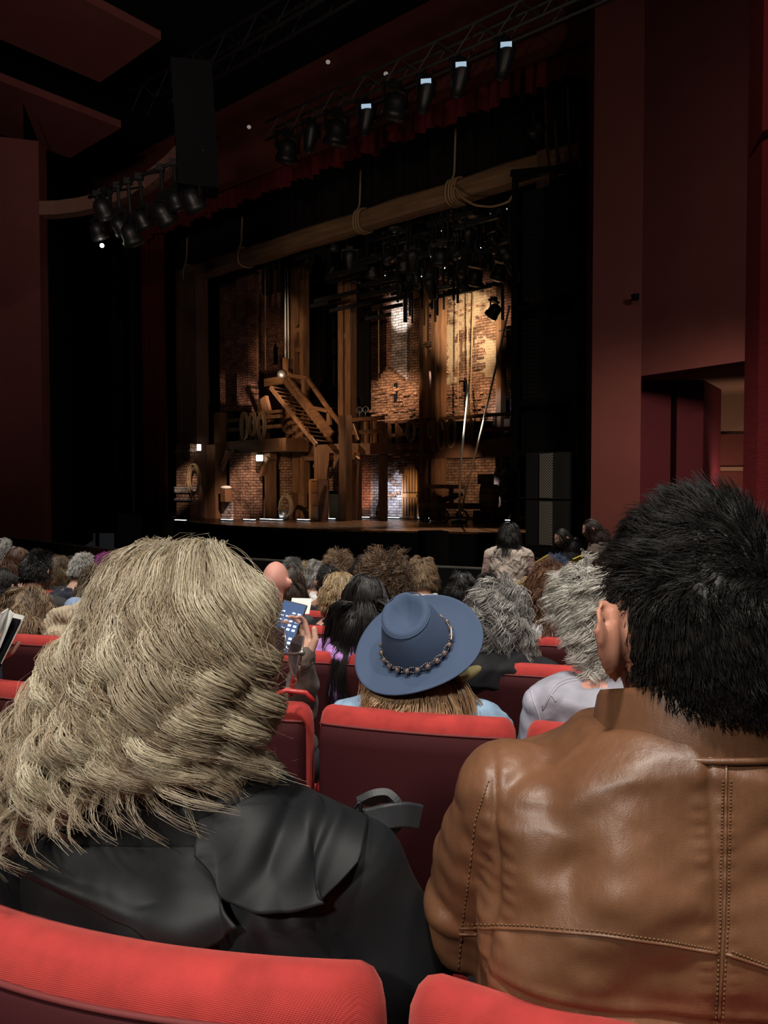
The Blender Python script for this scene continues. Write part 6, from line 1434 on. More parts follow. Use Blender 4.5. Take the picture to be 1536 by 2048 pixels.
for pts in ([(1452, 1525), (1450, 1700), (1448, 1850), (1438, 2040)], [(918, 1856), (1050, 1858), (1200, 1870), (1330, 1888), (1436, 1907)], [(1452, 1908), (1536, 1936)], [(918, 1868), (1050, 1870), (1200, 1882), (1330, 1900), (1436, 1919)]): seam(bj, pts, .0016, 'welt_seam', M_leather, root, n=60)
for pts, n in (([(1446, 1560), (1442, 1700), (1440, 1850), (1430, 2040)], 60), ([(1462, 1560), (1458, 1700), (1456, 1850), (1446, 2040)], 60), ([(978, 1560), (952, 1640), (938, 1760), (925, 1850), (915, 1960)], 42), ([(925, 1848), (1050, 1850), (1200, 1862), (1330, 1880), (1425, 1898)], 60), ([(1462, 1902), (1536, 1930)], 10)):
    stitches(bj, pts, n, 'stitching', M_stitch, root)
HM = (I['hc'], I['Rh'], I['hr'])
def lenm(D): return np.interp(D[:, 2], [-.8, -.3, .1, .45, .8, 1], [.14, .22, .40, .75, 1.0, 1.0]) * (1 + .6 * smin(D[:, 1], .2, .8))
def flm(D):
    t = smin(D[:, 2], .15, .6)[:, None]; top = np.array([-.55, .9, .1]) + .5 * np.stack([np.sin(D[:, 1] * 9 + D[:, 0] * 7), np.cos(D[:, 0] * 8), 0 * D[:, 0]], 1); side = np.array([0, -.25, -1.]); return top * t + side * (1 - t)
def kpm(D): return (np.hypot(D[:, 1] + .04, D[:, 2] + .10) > .17) | (np.abs(D[:, 0]) < .8)
M_dkh = hairmat('dark_hair_fibre', .42, .4)
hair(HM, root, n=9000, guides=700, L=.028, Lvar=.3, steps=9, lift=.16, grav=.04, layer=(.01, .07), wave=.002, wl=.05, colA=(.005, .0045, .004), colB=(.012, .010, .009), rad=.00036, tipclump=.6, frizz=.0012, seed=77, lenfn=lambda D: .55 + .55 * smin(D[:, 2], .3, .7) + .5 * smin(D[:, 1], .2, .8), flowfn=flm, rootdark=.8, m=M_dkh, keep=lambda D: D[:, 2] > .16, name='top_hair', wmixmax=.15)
hair(HM, root, n=12000, guides=1500, L=.016, Lvar=.3, steps=6, lift=.10, grav=.05, layer=(.01, .05), wave=0, colA=(.004, .0035, .003), colB=(.010, .008, .007), rad=.00038, tipclump=.5, low=.02, frizz=.0008, seed=78, lenfn=lambda D: np.interp(D[:, 2], [-.8, -.5, -.2, .2], [.22, .35, .7, 1.4]), flowfn=flm, rootdark=.9, m=hairmat('cropped_hair_fibre', .55, .2), keep=lambda D: kpm(D) & (D[:, 2] < .3), name='cropped_hair')

# ================================================================== woman with the large blonde curls, black coat
M_coat = mat('black_coat_cloth', (.008, .0092, .011), .62, .34, bump=.25, bscale=700, bdist=.0006, sheen=.12)
root, I = person(395, 1075, .945, 'woman seen from behind with big wavy blonde hair and a black coat', skin=SK_LIGHT, byaw=-.30, hyaw=-1.05, tilt=.16, vox=.006, notop=True, hairpad=.034, lean=.0, off=(.012, -.015), shd=.29, sw=1.05, group=None, eyes=True, arms='set', parts=dict(elbow=(.258, .05, -.60), wrist=(.15, .36, -.67)))
W, K, B = I['W'], I['K'], I['B']
mb = MB()
rg = [(.02, -.98, .19, .14), (.01, -.80, .20, .135), (.0, -.60, .205, .13), (.0, -.46, .210, .125), (.0, -.39, .205, .118), (.0, -.345, .19, .104), (.0, -.315, .160, .09), (.0, -.290, .115, .08), (.01, -.268, .082, .073)]
mb.loft([(0, y, K + z, rx, ry) for y, z, rx, ry in rg], 64, 2.7); mb.xf(B, I['base'])
for s in (-1, 1):
    mb.capsule(W(s * .14, 0, K - .352), W(s * .195, .0, K - .365), .056, .056, 24, 6)
    mb.capsule(W(s * .192, .0, K - .37), W(s * .262, .05, K - .60), .064, .062, 24, 6); mb.capsule(W(s * .262, .05, K - .60), W(s * .15, .30, K - .66), .062, .045, 24, 6)
V, F, N_ = remesh(mb, .0038, 5)
loc = (V - I['base']) @ B; x, y, z = loc[:, 0], loc[:, 1], loc[:, 2] - K; back = smin(-y, -.04, .05)
d = .006 * vnoise(V, 3.6, 51) + .003 * vnoise(V, 9, 52)
for a in [(.10, -.30, .17, -.46, .014, .012), (.07, -.31, .13, -.50, .012, -.008), (.15, -.33, .20, -.48, .010, .007), (.04, -.34, .06, -.52, .014, .008), (.12, -.36, .10, -.52, .009, .007), (.20, -.42, .18, -.62, .014, .007), (.235, -.45, .25, -.62, .012, .006), (-.1, -.33, -.16, -.5, .02, .008), (0, -.5, -.12, -.46, .018, .007), (-.02, -.40, .05, -.36, .014, -.006)]: d += ridge(*a) * back
V = V + N_ * d[:, None]
ct = mkobj('coat', V, F, M_coat, root); bc = bvh_of(ct)
def flap(name, topc, botc, lift0, lift1, nx, ny, folds, m, th=.003):
    ft = np.linspace(0, 1, nx); tc_ = np.array(topc, float); bc_ = np.array(botc, float)
    ti = np.linspace(0, 1, len(tc_)); bi = np.linspace(0, 1, len(bc_)); G = np.full((ny, nx, 3), np.nan)
    def sm_(A, i):
        Q = np.stack([np.interp(ft, i, A[:, 0]), np.interp(ft, i, A[:, 1])], 1)
        for _ in range(4): Q[1:-1] = (Q[:-2] + 2 * Q[1:-1] + Q[2:]) / 4
        return Q
    Tq, Bq = sm_(tc_, ti), sm_(bc_, bi)
    for j in range(ny):
        v_ = j / (ny - 1)
        for i in range(nx):
            q = Tq[i] * (1 - v_) + Bq[i] * v_; h = on(bc, q[0], q[1], lift0 + (lift1 - lift0) * v_ + folds(i / (nx - 1), v_))
            if h is not None: G[j, i] = h
    for j in range(ny):
        for i in range(nx):
            if np.isnan(G[j, i, 0]): 
                for r_ in range(1, 12):
                    c_ = [G[jj, ii] for jj in range(max(0, j - r_), min(ny, j + r_ + 1)) for ii in range(max(0, i - r_), min(nx, i + r_ + 1)) if not np.isnan(G[jj, ii, 0])]
                    if c_: G[j, i] = np.mean(c_, 0); break
    for _ in range(8):
        G[1:-1, 0] = (G[:-2, 0] + 2 * G[1:-1, 0] + G[2:, 0]) / 4; G[1:-1, -1] = (G[:-2, -1] + 2 * G[1:-1, -1] + G[2:, -1]) / 4; G[0, 1:-1] = (G[0, :-2] + 2 * G[0, 1:-1] + G[0, 2:]) / 4; G[-1, 1:-1] = (G[-1, :-2] + 2 * G[-1, 1:-1] + G[-1, 2:]) / 4
        G[1:-1, 1:-1] = (G[:-2, 1:-1] + G[2:, 1:-1] + G[1:-1, :-2] + G[1:-1, 2:] + 2 * G[1:-1, 1:-1]) / 6
    V = G.reshape(-1, 3); F = np.array([(j * nx + i, j * nx + i + 1, (j + 1) * nx + i + 1, (j + 1) * nx + i) for j in range(ny - 1) for i in range(nx - 1)])
    o = mkobj(name, V, F, m, root); sd = o.modifiers.new('s', 'SOLIDIFY'); sd.thickness = th; sd.offset = 0
    return o, Bq
fo = lambda a, b: .011 * math.exp(-((a - .62 + .12 * b) / .06) ** 2) * math.sin(math.pi * min(1, b * 1.1 + .1)) - .008 * math.exp(-((a - .48 + .2 * b) / .05) ** 2) + .009 * math.exp(-((a - .82 + .1 * b) / .05) ** 2) + .004 * math.exp(-((a - .35 + .2 * b) / .06) ** 2) * b
flap('storm_flap', [(395, 1640), (520, 1590), (610, 1555), (680, 1570), (735, 1640)], [(400, 1710), (470, 1800), (530, 1832), (600, 1822), (650, 1795), (712, 1730)], .004, .018, 60, 36, fo, M_coat)
fo2 = lambda a, b: .006 * math.sin(a * 9 + b * 3) * b + .008 * math.exp(-((b - .8) / .12) ** 2)
flap('collar_flap', [(30, 1660), (150, 1690), (300, 1690), (400, 1690)], [(60, 1740), (190, 1805), (290, 1855), (400, 1896), (490, 1850)], .006, .02, 56, 30, fo2, M_coat)
# shoulder tab: ring, strap loop and loose strap end
def ribbon(pts, wv, wd_, th, name, m, parent):
    pts = np.array(pts, float); n = len(pts); T = np.gradient(pts, axis=0); T /= np.linalg.norm(T, axis=1, keepdims=True); wv = np.array(wv, float)
    wv = np.tile(wv, (n, 1)) if wv.ndim == 1 else wv; wv = wv - T * (wv * T).sum(1, keepdims=True); wv /= np.linalg.norm(wv, axis=1, keepdims=True); nn = np.cross(T, wv)
    V = []
    for p, a, b in zip(pts, wv, nn): V += [p - a * wd_ / 2 - b * th / 2, p + a * wd_ / 2 - b * th / 2, p + a * wd_ / 2 + b * th / 2, p - a * wd_ / 2 + b * th / 2]
    o = MB().add(V, [(4 * i + j, 4 * i + (j + 1) % 4, 4 * i + 4 + (j + 1) % 4, 4 * i + 4 + j) for i in range(n - 1) for j in range(4)] + [(3, 2, 1, 0), (4 * n - 4, 4 * n - 3, 4 * n - 2, 4 * n - 1)]).build(name, m, parent, smooth=False)
    b_ = o.modifiers.new('b', 'BEVEL'); b_.width = .0032; b_.segments = 3; return o
M_tab = mat('grey_black_tab', (.028, .031, .035), .5, .5, bump=.3, bscale=500, bdist=.0006)
ys = .90
def spl(pts, n=30):
    a = np.array(pts, float); t = np.arange(len(a)); tt = np.linspace(0, len(a) - 1, n); Q = np.stack([np.interp(tt, t, a[:, k]) for k in range(3)], 1)
    for _ in range(5): Q[1:-1] = (Q[:-2] + 2 * Q[1:-1] + Q[2:]) / 4
    return Q
ribbon(spl([P(728, 1604, .905), P(752, 1592, .90), P(778, 1590, .90), P(796, 1606, .895), P(800, 1630, .90), P(790, 1642, .91)]), (-.1, -.75, .6), .030, .008, 'tab_loop', M_tab, root)
ribbon(spl([P(716, 1642, .89), P(745, 1640, .885), P(775, 1632, .88), P(808, 1628, .885), P(840, 1634, .90)]), (0, .1, 1), .028, .008, 'tab_end', M_tab, root)
ribbon(spl([P(712, 1655, .89), P(740, 1668, .885), P(775, 1655, .885), P(790, 1640, .89)]), (-.2, -.2, 1), .026, .009, 'tab_fold', M_tab, root)
cc = P(712, 1628, .885); MB().tube([cc + np.array([.004 * math.cos(a) + .004 * math.sin(a), -.004, .013 * math.sin(a) + .002]) for a in np.linspace(0, 2 * math.pi, 22)], .0024, 8).build('buckle', M_steel, root, smooth=True)
# the hair: locks flowing from the crown over a wide hull, resting on the shoulders
HROWS = np.array([(1076, 372, 378), (1082, 318, 432), (1095, 268, 478), (1115, 225, 520), (1155, 212, 556), (1200, 192, 576), (1250, 176, 584), (1300, 152, 582), (1350, 128, 574), (1400, 95, 570), (1450, 45, 574), (1500, 20, 584), (1550, 2, 600), (1600, -10, 604), (1650, -15, 600), (1700, -10, 590), (1760, 0, 570)], float)
YB = .955
_z = np.array([P(0, r[0], YB)[2] for r in HROWS]); _xl = np.array([P(r[1], r[0], YB)[0] for r in HROWS]); _xr = np.array([P(r[2], r[0], YB)[0] for r in HROWS])
_a = (_xr - _xl) / 2; _cx = (_xr + _xl) / 2; _s = np.concatenate([[0], np.cumsum(np.hypot(np.diff(_a), np.diff(_z)))])
_bb = np.interp(_z, [1.66, 1.74, 1.80, 1.90, 2.0, 2.035], [.165, .165, .150, .140, .105, .02]); _bb = np.minimum(_bb, _a * 1.05)
def hull(ph, sv, rho):
    z = np.interp(sv, _s, _z); a = np.interp(sv, _s, _a) * rho; b_ = np.interp(sv, _s, _bb) * rho; cx = np.interp(sv, _s, _cx)
    zt = _z[0] - (_z[0] - z) * 1.0 - (1 - rho) * .10 * np.exp(-sv / .12)
    return np.stack([cx + a * np.cos(ph), YB + .0 + b_ * np.sin(ph) * np.where(np.sin(ph) > 0, .75, 1.0), zt], -1)
def locks(name, ng, per, wave, wl, rad, seed, cA, cB, rho=(.70, .97), lr=.0080, tip=.30, fr=.0009, steps=28, stray=0., endx=1.0):
    r = np.random.default_rng(seed); ph = r.uniform(0, 2 * math.pi, ng * 3); face = R(30)
    da = np.abs((ph - face + math.pi) % (2 * math.pi) - math.pi); ph = ph[da > R(58)][:ng]; ng = len(ph)
    lay = r.uniform(0, 1, ng) ** .7; rh = rho[0] + (rho[1] - rho[0]) * lay
    s0 = (1 - lay) * r.uniform(.02, .17, ng) + r.uniform(0, .05, ng)
    # where locks end: lower at the left, shorter at the right
    cosx = np.cos(ph); zend = np.interp(cosx, [-1, -.4, .3, 1], [1.655, 1.705, 1.745, 1.722]) + r.uniform(-.02, .06, ng) * (1.2 - lay)
    send = np.interp(-zend, -_z, _s) * endx + r.normal(size=ng) * stray
    t = np.linspace(0, 1, steps)[None]; sv = s0[:, None] + (send - s0)[:, None] * t
    rr = rh[:, None] * (.80 + .20 * smin(sv - s0[:, None], 0, .07)) * (1 + .0 * t)
    phn = vnoise(np.stack([np.cos(ph) * 1.3, np.sin(ph) * 1.3, lay * 1.5], 1), .8, seed + 1)
    q = 2 * math.pi * sv / (wl * r.uniform(.85, 1.2, ng))[:, None] + (phn * 1.5 + r.normal(size=ng) * .8)[:, None]
    am = wave * smin(sv, .08, .22) * (r.uniform(.6, 1.35, ng))[:, None] * (1 + .5 * t ** 2)
    hz = np.maximum(np.interp(sv, _s, _a), .03)
    drift = (r.normal(size=ng) * .14)[:, None] * t - .05 * t
    pp = ph[:, None] + am * np.sin(q) / hz + drift
    G = hull(pp, sv, rr)
    ctr = hull(pp, sv, np.full_like(rr, .001)); out = G - ctr; out[..., 2] = 0; out /= (np.linalg.norm(out, axis=2, keepdims=True) + 1e-9)
    G = G + out * (am * 1.0 * np.cos(q))[..., None]; ec = r.uniform(-.3, 1, ng)[:, None] * smin(t, .72, 1.0) ** 1.5; G = G + out * (.022 * ec)[..., None]; G[..., 2] += am * .25 * np.sin(q * .5) + .026 * np.maximum(ec, 0)
    n = ng * per; idx = np.repeat(np.arange(ng), per)
    T = np.gradient(G, axis=1); T /= (np.linalg.norm(T, axis=2, keepdims=True) + 1e-9); sd = np.cross(T, out); sd /= (np.linalg.norm(sd, axis=2, keepdims=True) + 1e-9)
    u1 = np.clip(r.normal(size=n), -1.7, 1.7)[:, None]; u2 = np.clip(r.normal(size=n), -1.7, 1.7)[:, None]; w_ = lr * (1.35 - .35 * smin(t, 0, .3) - (1 - tip) * smin(t, .35, 1)); tw = 2.2 * t + r.uniform(0, 6.28, ng)[idx][:, None] * 0
    Sp = G[idx] + sd[idx] * (u1 * w_ * 1.25)[..., None] + out[idx] * (u2 * w_ * .55)[..., None]
    sl_ = r.uniform(-.006, .006, n)[:, None]; Sp = Sp + T[idx] * sl_[..., None]
    f = r.normal(size=(n, steps, 3)); f = (f + np.roll(f, 1, 1) + np.roll(f, 2, 1) + np.roll(f, 3, 1)) / 4; Sp = Sp + f * fr * (1 + 2 * t[..., None])
    fx_ = np.linspace(0, 1, steps)[None] * r.uniform(.72, 1.0, (n, 1)) * (steps - 1); i0 = np.minimum(fx_.astype(int), steps - 2); fr_ = (fx_ - i0)[..., None]; Sp = np.take_along_axis(Sp, i0[..., None].repeat(3, 2), 1) * (1 - fr_) + np.take_along_axis(Sp, (i0 + 1)[..., None].repeat(3, 2), 1) * fr_
    e = ((Sp - I['hc']) @ I['Rh']) / (I['hr'] * 1.05); l = np.linalg.norm(e, axis=2); ins = l < 1; fx = I['hc'] + ((e / l[..., None]) * I['hr'] * 1.05) @ I['Rh'].T; Sp = np.where(ins[..., None], fx, Sp)
    for cc_, cr_ in ((W(0, 0, K - .52), (.225, .140, .225)), (W(-.19, 0, K - .42), (.075, .075, .085)), (W(.19, 0, K - .42), (.075, .075, .085))):
        e = (Sp - cc_) / np.array(cr_); l = np.linalg.norm(e, axis=2); ins = l < 1; Sp = np.where(ins[..., None], cc_ + e / l[..., None] * np.array(cr_), Sp)
    rr_ = rad * r.uniform(.7, 1.35, (n, 1)) * np.interp(t[0], [0, .75, 1], [1, 1, .3])[None]
    V, F = strands_mesh(Sp, rr_); mix = np.clip(r.uniform(0, 1, ng)[idx] * .78 + r.uniform(0, .3, n), 0, 1)[:, None, None]
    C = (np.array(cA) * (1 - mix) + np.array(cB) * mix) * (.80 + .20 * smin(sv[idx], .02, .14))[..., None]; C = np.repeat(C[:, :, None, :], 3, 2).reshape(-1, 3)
    return mkobj(name, V, F, hairmat('blonde_hair_fibre', .30, .75, .45), root, col=C)
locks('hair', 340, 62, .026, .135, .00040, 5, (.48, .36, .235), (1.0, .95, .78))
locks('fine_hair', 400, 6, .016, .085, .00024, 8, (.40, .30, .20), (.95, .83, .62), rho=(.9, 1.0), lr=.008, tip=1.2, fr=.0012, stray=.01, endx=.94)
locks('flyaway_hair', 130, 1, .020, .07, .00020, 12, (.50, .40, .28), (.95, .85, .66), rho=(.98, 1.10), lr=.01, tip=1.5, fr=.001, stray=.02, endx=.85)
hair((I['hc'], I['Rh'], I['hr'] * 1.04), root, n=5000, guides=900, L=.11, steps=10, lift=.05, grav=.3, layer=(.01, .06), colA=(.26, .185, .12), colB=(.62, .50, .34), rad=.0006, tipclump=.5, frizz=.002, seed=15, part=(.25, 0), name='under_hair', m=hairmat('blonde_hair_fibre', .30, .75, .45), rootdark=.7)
# her glasses
M_lensg = mat('tinted_lens', (.55, .45, .52), .05, .5)
_b = M_lensg.node_tree.nodes['Principled BSDF']; setp(_b, Transmission_Weight=.88, IOR=1.15)
M_gold = mat('pale_gold_frame', (.75, .55, .5), .25, .5, metal=.8)
hc, Rh = I['hc'], I['Rh']
hc = hc + np.array([0, 0, .022])
root = empty('eyeglasses', hc + Rh @ np.array([0, .115, .0]), 0, 'large tinted eyeglasses worn by the woman with blonde hair', 'glasses')
for s in (-1, 1):
    V = []; cL = np.array([s * .037, .122, -.008]); nl = 28
    prm = [(cL + np.array([.030 * math.cos(a), -.004 * abs(math.cos(a)) * 1 - .010 * (s * math.cos(a) > 0) * abs(math.cos(a)), .027 * math.sin(a) - .004 * math.cos(a) * s])) for a in np.linspace(0, 2 * math.pi, nl, endpoint=False)]
    V = [hc + Rh @ p for p in prm] + [hc + Rh @ (p + np.array([0, .002, 0])) for p in prm]
    MB().add(V, [tuple(range(nl))[::-1], tuple(range(nl, 2 * nl))] + [(i, (i + 1) % nl, nl + (i + 1) % nl, nl + i) for i in range(nl)]).build('lens', M_lensg, root, smooth=False)
    MB().tube([hc + Rh @ (p + np.array([0, .001, 0])) for p in prm + prm[:1]], .0013, 6).build('rim', M_gold, root, smooth=True)
    MB().tube([hc + Rh @ np.array(q) for q in ([s * .067, .110, .004], [s * .080, .095, .004], [s * .082, .02, .0], [s * .081, -.02, -.012])], .0018, 6).build('temple', M_gold, root, smooth=True)
    MB().ellip(hc + Rh @ np.array([s * .070, .108, .004]), (.004, .004, .004), 10, 6).build('hinge', M_chrome, root, smooth=True)
MB().tube([hc + Rh @ np.array(q) for q in ([-.010, .124, -.002], [0, .128, .002], [.010, .124, -.002])], .0015, 6).build('bridge', M_gold, root, smooth=True)

# ================================================================== woman in the blue hat
YH = 2.07
c_denim = mat('light_denim', (.22, .33, .46), .8, .3, var=.35, vscale=18, bump=.5, bscale=380, bdist=.001)
hatc = P(836, 1292, YH)
axis_tilt = R(31); roll_ = R(17)
RH = RZ(-.12) @ RY(-roll_) @ RX(axis_tilt)
def under_brim(Q):
    ax = RH @ np.array([0, 0, 1.]); h = (Q - hatc) @ ax + .012; return Q - np.maximum(h, 0)[..., None] * ax
root, I = person(843, 1226, YH + .015, 'woman under the blue hat, seen from behind, streaked hair and pale denim jacket', top=(c_denim, DARKT), byaw=-.2, hyaw=-.1, tilt=-.35, roll=-.2, hairpad=.0, shd=.24, sw=1.08, lean=.01, vox=.007, group=None,
    hairs=[dict(n=4600, guides=200, L=.24, steps=18, lift=.0, grav=.6, layer=(.08, .34), wave=.006, wl=.15, colA=(.10, .05, .028), colB=(.64, .42, .23), rad=.0009, tipclump=.35, frizz=.003, low=0., keep=lambda D: D[:, 2] < .12, pushfn=under_brim)])
W = I['W']; K = I['K']
hat = empty('wide_brim_hat', hatc, 0, 'slate blue wide-brimmed felt hat with a beaded silver chain round the crown', 'hat')
M_felt = mat('slate_blue_felt', (.062, .092, .160), .88, .2, bump=.5, bscale=420, bdist=.0012, sheen=.25)
def hat_T(x, y, z): return hatc + RH @ np.array([x, y, z])
nj = 96; br = []
for i, t in enumerate(np.linspace(0, 1, 14)):
    for j in range(nj):
        a = 2 * math.pi * j / nj; r0 = .092; r1 = .182; rr = r0 + (r1 - r0) * t
        zz = .012 * t ** 2 * math.cos(2 * a) * -1 * .8 + .010 * t ** 3 + .0025 * math.sin(3 * a) * t
        br.append(hat_T(rr * math.cos(a) * .985, rr * math.sin(a) * 1.04, zz))
def grid_faces(nr, nj): return [(i * nj + j, i * nj + (j + 1) % nj, (i + 1) * nj + (j + 1) % nj, (i + 1) * nj + j) for i in range(nr - 1) for j in range(nj)]
o = MB().add(br, grid_faces(14, nj)).build('brim', M_felt, hat, smooth=True); sd = o.modifiers.new('s', 'SOLIDIFY'); sd.thickness = .004; sd.offset = 0
crp = [(.094, -.004, 0), (.093, .012, 0), (.090, .04, 0), (.085, .07, 0), (.078, .098, 0), (.073, .114, .15), (.067, .121, .3), (.059, .122, .5), (.048, .116, .8), (.034, .110, 1), (.016, .106, 1), (.001, .105, 1)]
V = []
for r, z, k in crp:
    for j in range(nj):
        a = 2 * math.pi * j / nj; ex = 1 - .10 * smin(z, .03, .11); x = r * math.cos(a) * ex; y = r * math.sin(a) * 1.13
        pinch = 1 - .10 * smin(z, .05, .12) * math.exp(-((abs(((a - math.pi / 2 + math.pi) % (2 * math.pi)) - math.pi) - .55) / .25) ** 2)
        z2 = z - k * .016 * math.exp(-((y - .01) / .05) ** 2 - (x / .03) ** 2) + .008 * smin(z, .06, .12) * (y / .08) 
        V.append(hat_T(x * pinch, y * pinch, z2))
MB().add(V, grid_faces(len(crp), nj)).build('crown', M_felt, hat, smooth=True)
MB().tube([hat_T(.0735 * math.cos(a) * .9, .0735 * math.sin(a) * 1.13, .113 + .008 * .9 * math.sin(a)) for a in np.linspace(0, 2 * math.pi, 80)], .0016, 6).build('crown_seam', M_felt, hat, smooth=True)
M_bead = mat('pewter_beads', (.28, .24, .22), .3, .6, metal=.7); M_pearl = mat('dusky_stone_beads', (.16, .11, .10), .25, .6)
mb = MB(); rr0 = .0975
for j in range(110):
    a = 2 * math.pi * j / 110; w_ = .0035 * math.sin(a * 17)
    for sg in (-1, 1): mb.ellip(hat_T(rr0 * math.cos(a) * .985, rr0 * math.sin(a) * 1.12, .014 + sg * (.006 + w_) + .006), (.0024, .0024, .0024), 6, 4)
mb.build('chain', M_bead, hat, smooth=True)['kind'] = 'stuff'
for j in range(22):
    a = 2 * math.pi * (j + .3) / 22; MB().ellip(hat_T((rr0 + .002) * math.cos(a) * .985, (rr0 + .002) * math.sin(a) * 1.12, .019), (.0072, .0072, .008), 12, 8).build('stone', M_pearl, hat, smooth=True)
MB().tube([hat_T((rr0 + .004) * math.cos(a) * .985, (rr0 + .004) * math.sin(a) * 1.12, .024 + .01 * (a + .2)) for a in np.linspace(-.35, .1, 8)], .003, 6).build('clasp', M_chrome, hat, smooth=True)
# studs and yellow patch on the denim shoulder
rt = I['root']; bd = bvh_of([c for c in rt.children if c.name.startswith('top')][0])
mb = MB()
for row in (0, 1, 2, 3):
    for k in range(14):
        q = on(bd, 945 + k * 4.2 + row * 3, 1362 - abs(k - 6) * 1.2 + row * 10 + k * .8, .001)
        if q is not None and 1.9 < q[1] < 2.3: mb.ellip(q, (.0035, .0035, .0035), 6, 4)
if mb.v: mb.build('stud_trim', M_steel, rt, smooth=True)['kind'] = 'stuff'
q = [on(bd, x, y, .004) for x, y in ((944, 1352), (968, 1342), (972, 1330), (950, 1335))]
MB().ellip(P(940, 1346, 2.13), (.036, .03, .014), 16, 10, RY(-.5)).build('yellow_collar', cloth('yellow_cloth', (.42, .36, .17)), rt, smooth=True)

# ================================================================== person in pale grey denim with silver curls
M_lav = mat('lavender_grey_denim', (.36, .36, .43), .6, .4, var=.25, vscale=12, bump=.5, bscale=60, bdist=.002, sheen=.1)
root, I = person(1182, 1140, 2.12, 'person with curly silver hair in a pale lavender-grey jacket, face turned left', skin=SK_PINK, fem=False, top=(M_lav, DARKT), topname='jacket', byaw=.05, hyaw=.98, tilt=.22, lean=.05, off=(.085, 0), shd=.29, vox=.006, group=None, eyes=True, sw=1.12,
    hairs=dict(n=8000, guides=300, L=.115, steps=22, lift=.40, grav=.32, layer=(.06, .34), wave=.014, wl=.052, colA=(.30, .28, .25), colB=(.86, .82, .74), rad=.0007, tipclump=.6, frizz=.003, low=.05, curl=.3, wmixmax=.12, coh=1.))
rt = I['root']; W = I['W']; bl = bvh_of([c for c in rt.children if c.name.startswith('jacket')][0])
M_lavs = mat('lavender_seam', (.46, .45, .52), .6, .4)
for pts in ([(1085, 1415), (1100, 1385), (1118, 1362), (1160, 1352), (1215, 1352), (1240, 1356)], [(1085, 1420), (1101, 1391), (1119, 1368), (1160, 1358), (1215, 1358), (1240, 1362)], [(1062, 1380), (1066, 1400), (1078, 1430), (1084, 1460)], [(1102, 1388), (1112, 1402)]): seam(bl, pts, .0022, 'seam', M_lavs, rt, n=30)
mb = MB(); mb.loft([(0, -.0, I['sh'] - .005, .115, .105), (0, .0, I['sh'] + .03, .095, .09), (0, .0, I['sh'] + .05, .082, .078), (0, 0, I['sh'] + .048, .074, .07), (0, 0, I['sh'] + .02, .08, .076)], 40, 2); mb.xf(I['B'], I['base']); mb.f = [f for f in mb.f if len(f) == 4]; mb.build('collar', M_lav, rt, smooth=True)

# ================================================================== hidden neighbours whose hands show
ph = P(573, 1254, 2.10)
Rp = RZ(-.15) @ RX(-.55) @ RY(.22)
wr = ph + Rp @ np.array([.075, .02, -.075])
root, I2 = person(440, 1168, 2.28, 'person hidden behind blonde curls, holding up a phone', top=(c_brown, DARKT), arms='phone', parts=dict(wrist=wr, hdir=Rp @ np.array([-.45, .05, .9]), hup=Rp @ np.array([.5, .85, 0])), hairs=bob(*DBR, L=.12), byaw=-.3, group=None, vox=.010)
phone = empty('phone', ph, 0, 'phone with a lit screen of small keys beside the blonde curls', 'phone')
mb = MB(); mb.box((0, 0, 0), (.072, .008, .148), 0, .0035).xf(Rp, ph).build('phone_body', M_blackm, phone)
MB().box((0, -.0043, 0), (.066, .0008, .140)).xf(Rp, ph).build('screen', mat('phone_screen', (.02, .03, .06), .15, .5, emit=(.05, .08, .16), estr=.6), phone)
M_key = mat('phone_keys', (.5, .6, .8), .4, emit=(.45, .55, .8), estr=.9)
mb = MB()
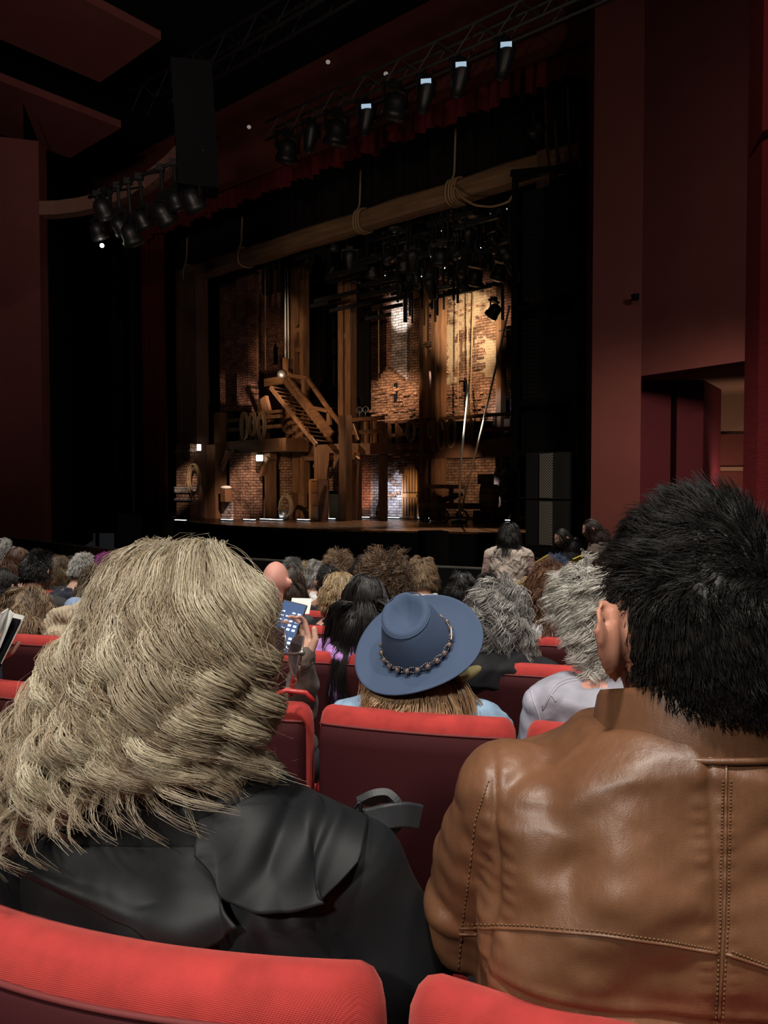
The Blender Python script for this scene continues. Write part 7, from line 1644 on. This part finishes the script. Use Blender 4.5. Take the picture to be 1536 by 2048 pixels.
for r_ in range(9):
    for k in range(4):
        if random.random() < .8: mb.box((-.023 + k * .0155, -.005, -.055 + r_ * .012), (.009, .0006, .006 if r_ < 6 else .004))
mb.xf(Rp, ph).build('screen_key', M_key, phone)['kind'] = 'stuff'
pb = P(4, 1272, 2.3)
root, I3 = person(-165, 1170, 2.5, 'person mostly beyond the left edge whose hand holds a white booklet', top=c_black, arms='left', parts=dict(wrist=P(-22, 1322, 2.3), hdir=(.35, .1, .9), hup=(.3, -.9, .1)), hairs=bob(*DBR), group=None, vox=.011)
bk = empty('open_booklet', pb, 0, 'white booklet held open at the left edge of the view', 'booklet')
M_paper = mat('white_paper', (.78, .78, .76), .6, .3)
for a, dx in ((-.25, -.01), (.05, .0), (.35, .015)):
    MB().box((dx, 0, .0), (.003, .09, .15)).xf(RZ(a + .5) @ RY(.35 + a * .4), pb).build('page', M_paper, bk)
MB().box((.006, .0, -.01), (.004, .094, .14)).xf(RZ(.9) @ RY(.5), pb).build('cover', M_black, bk)
ps = P(601, 1212, 4.05); tag(MB().box((0, 0, 0), (.11, .003, .09)).xf(RZ(-.2) @ RX(-.6), ps).build('paper_sheet', M_paper), 'white sheet of paper by the black top, left of blonde ponytail', 'paper')
# beige coat draped over the seat in front of the wavy brown hair
mb = MB(); mb.capsule(P(118, 1238, 3.62), P(160, 1232, 3.5), .05, .06, 14, 5); mb.capsule(P(100, 1262, 3.6), P(135, 1235, 3.6), .05, .06, 14, 5); mb.capsule(P(85, 1290, 3.65), P(140, 1280, 3.5), .07, .08, 14, 5); mb.capsule(P(112, 1226, 3.6), P(130, 1222, 3.6), .03, .03, 12, 5)
V, F, N_ = remesh(mb, .008, 4); V = V + N_ * (.003 * np.sin((V[:, 0] * .8 + V[:, 2] * .6) * 300))[:, None] + N_ * (.008 * vnoise(V, 8, 4))[:, None]
tag(mkobj('draped_coat', V, F, c_beige), 'beige knitted coat heaped on the seat beside the wavy brown hair', 'coat')
tag(MB().capsule(P(150, 1215, 4.3), P(175, 1235, 4.1), .06, .07, 14, 5).build('blue_garment', c_blue, smooth=True), 'pale blue garment peeking out beside the blonde curls at left', 'garment')
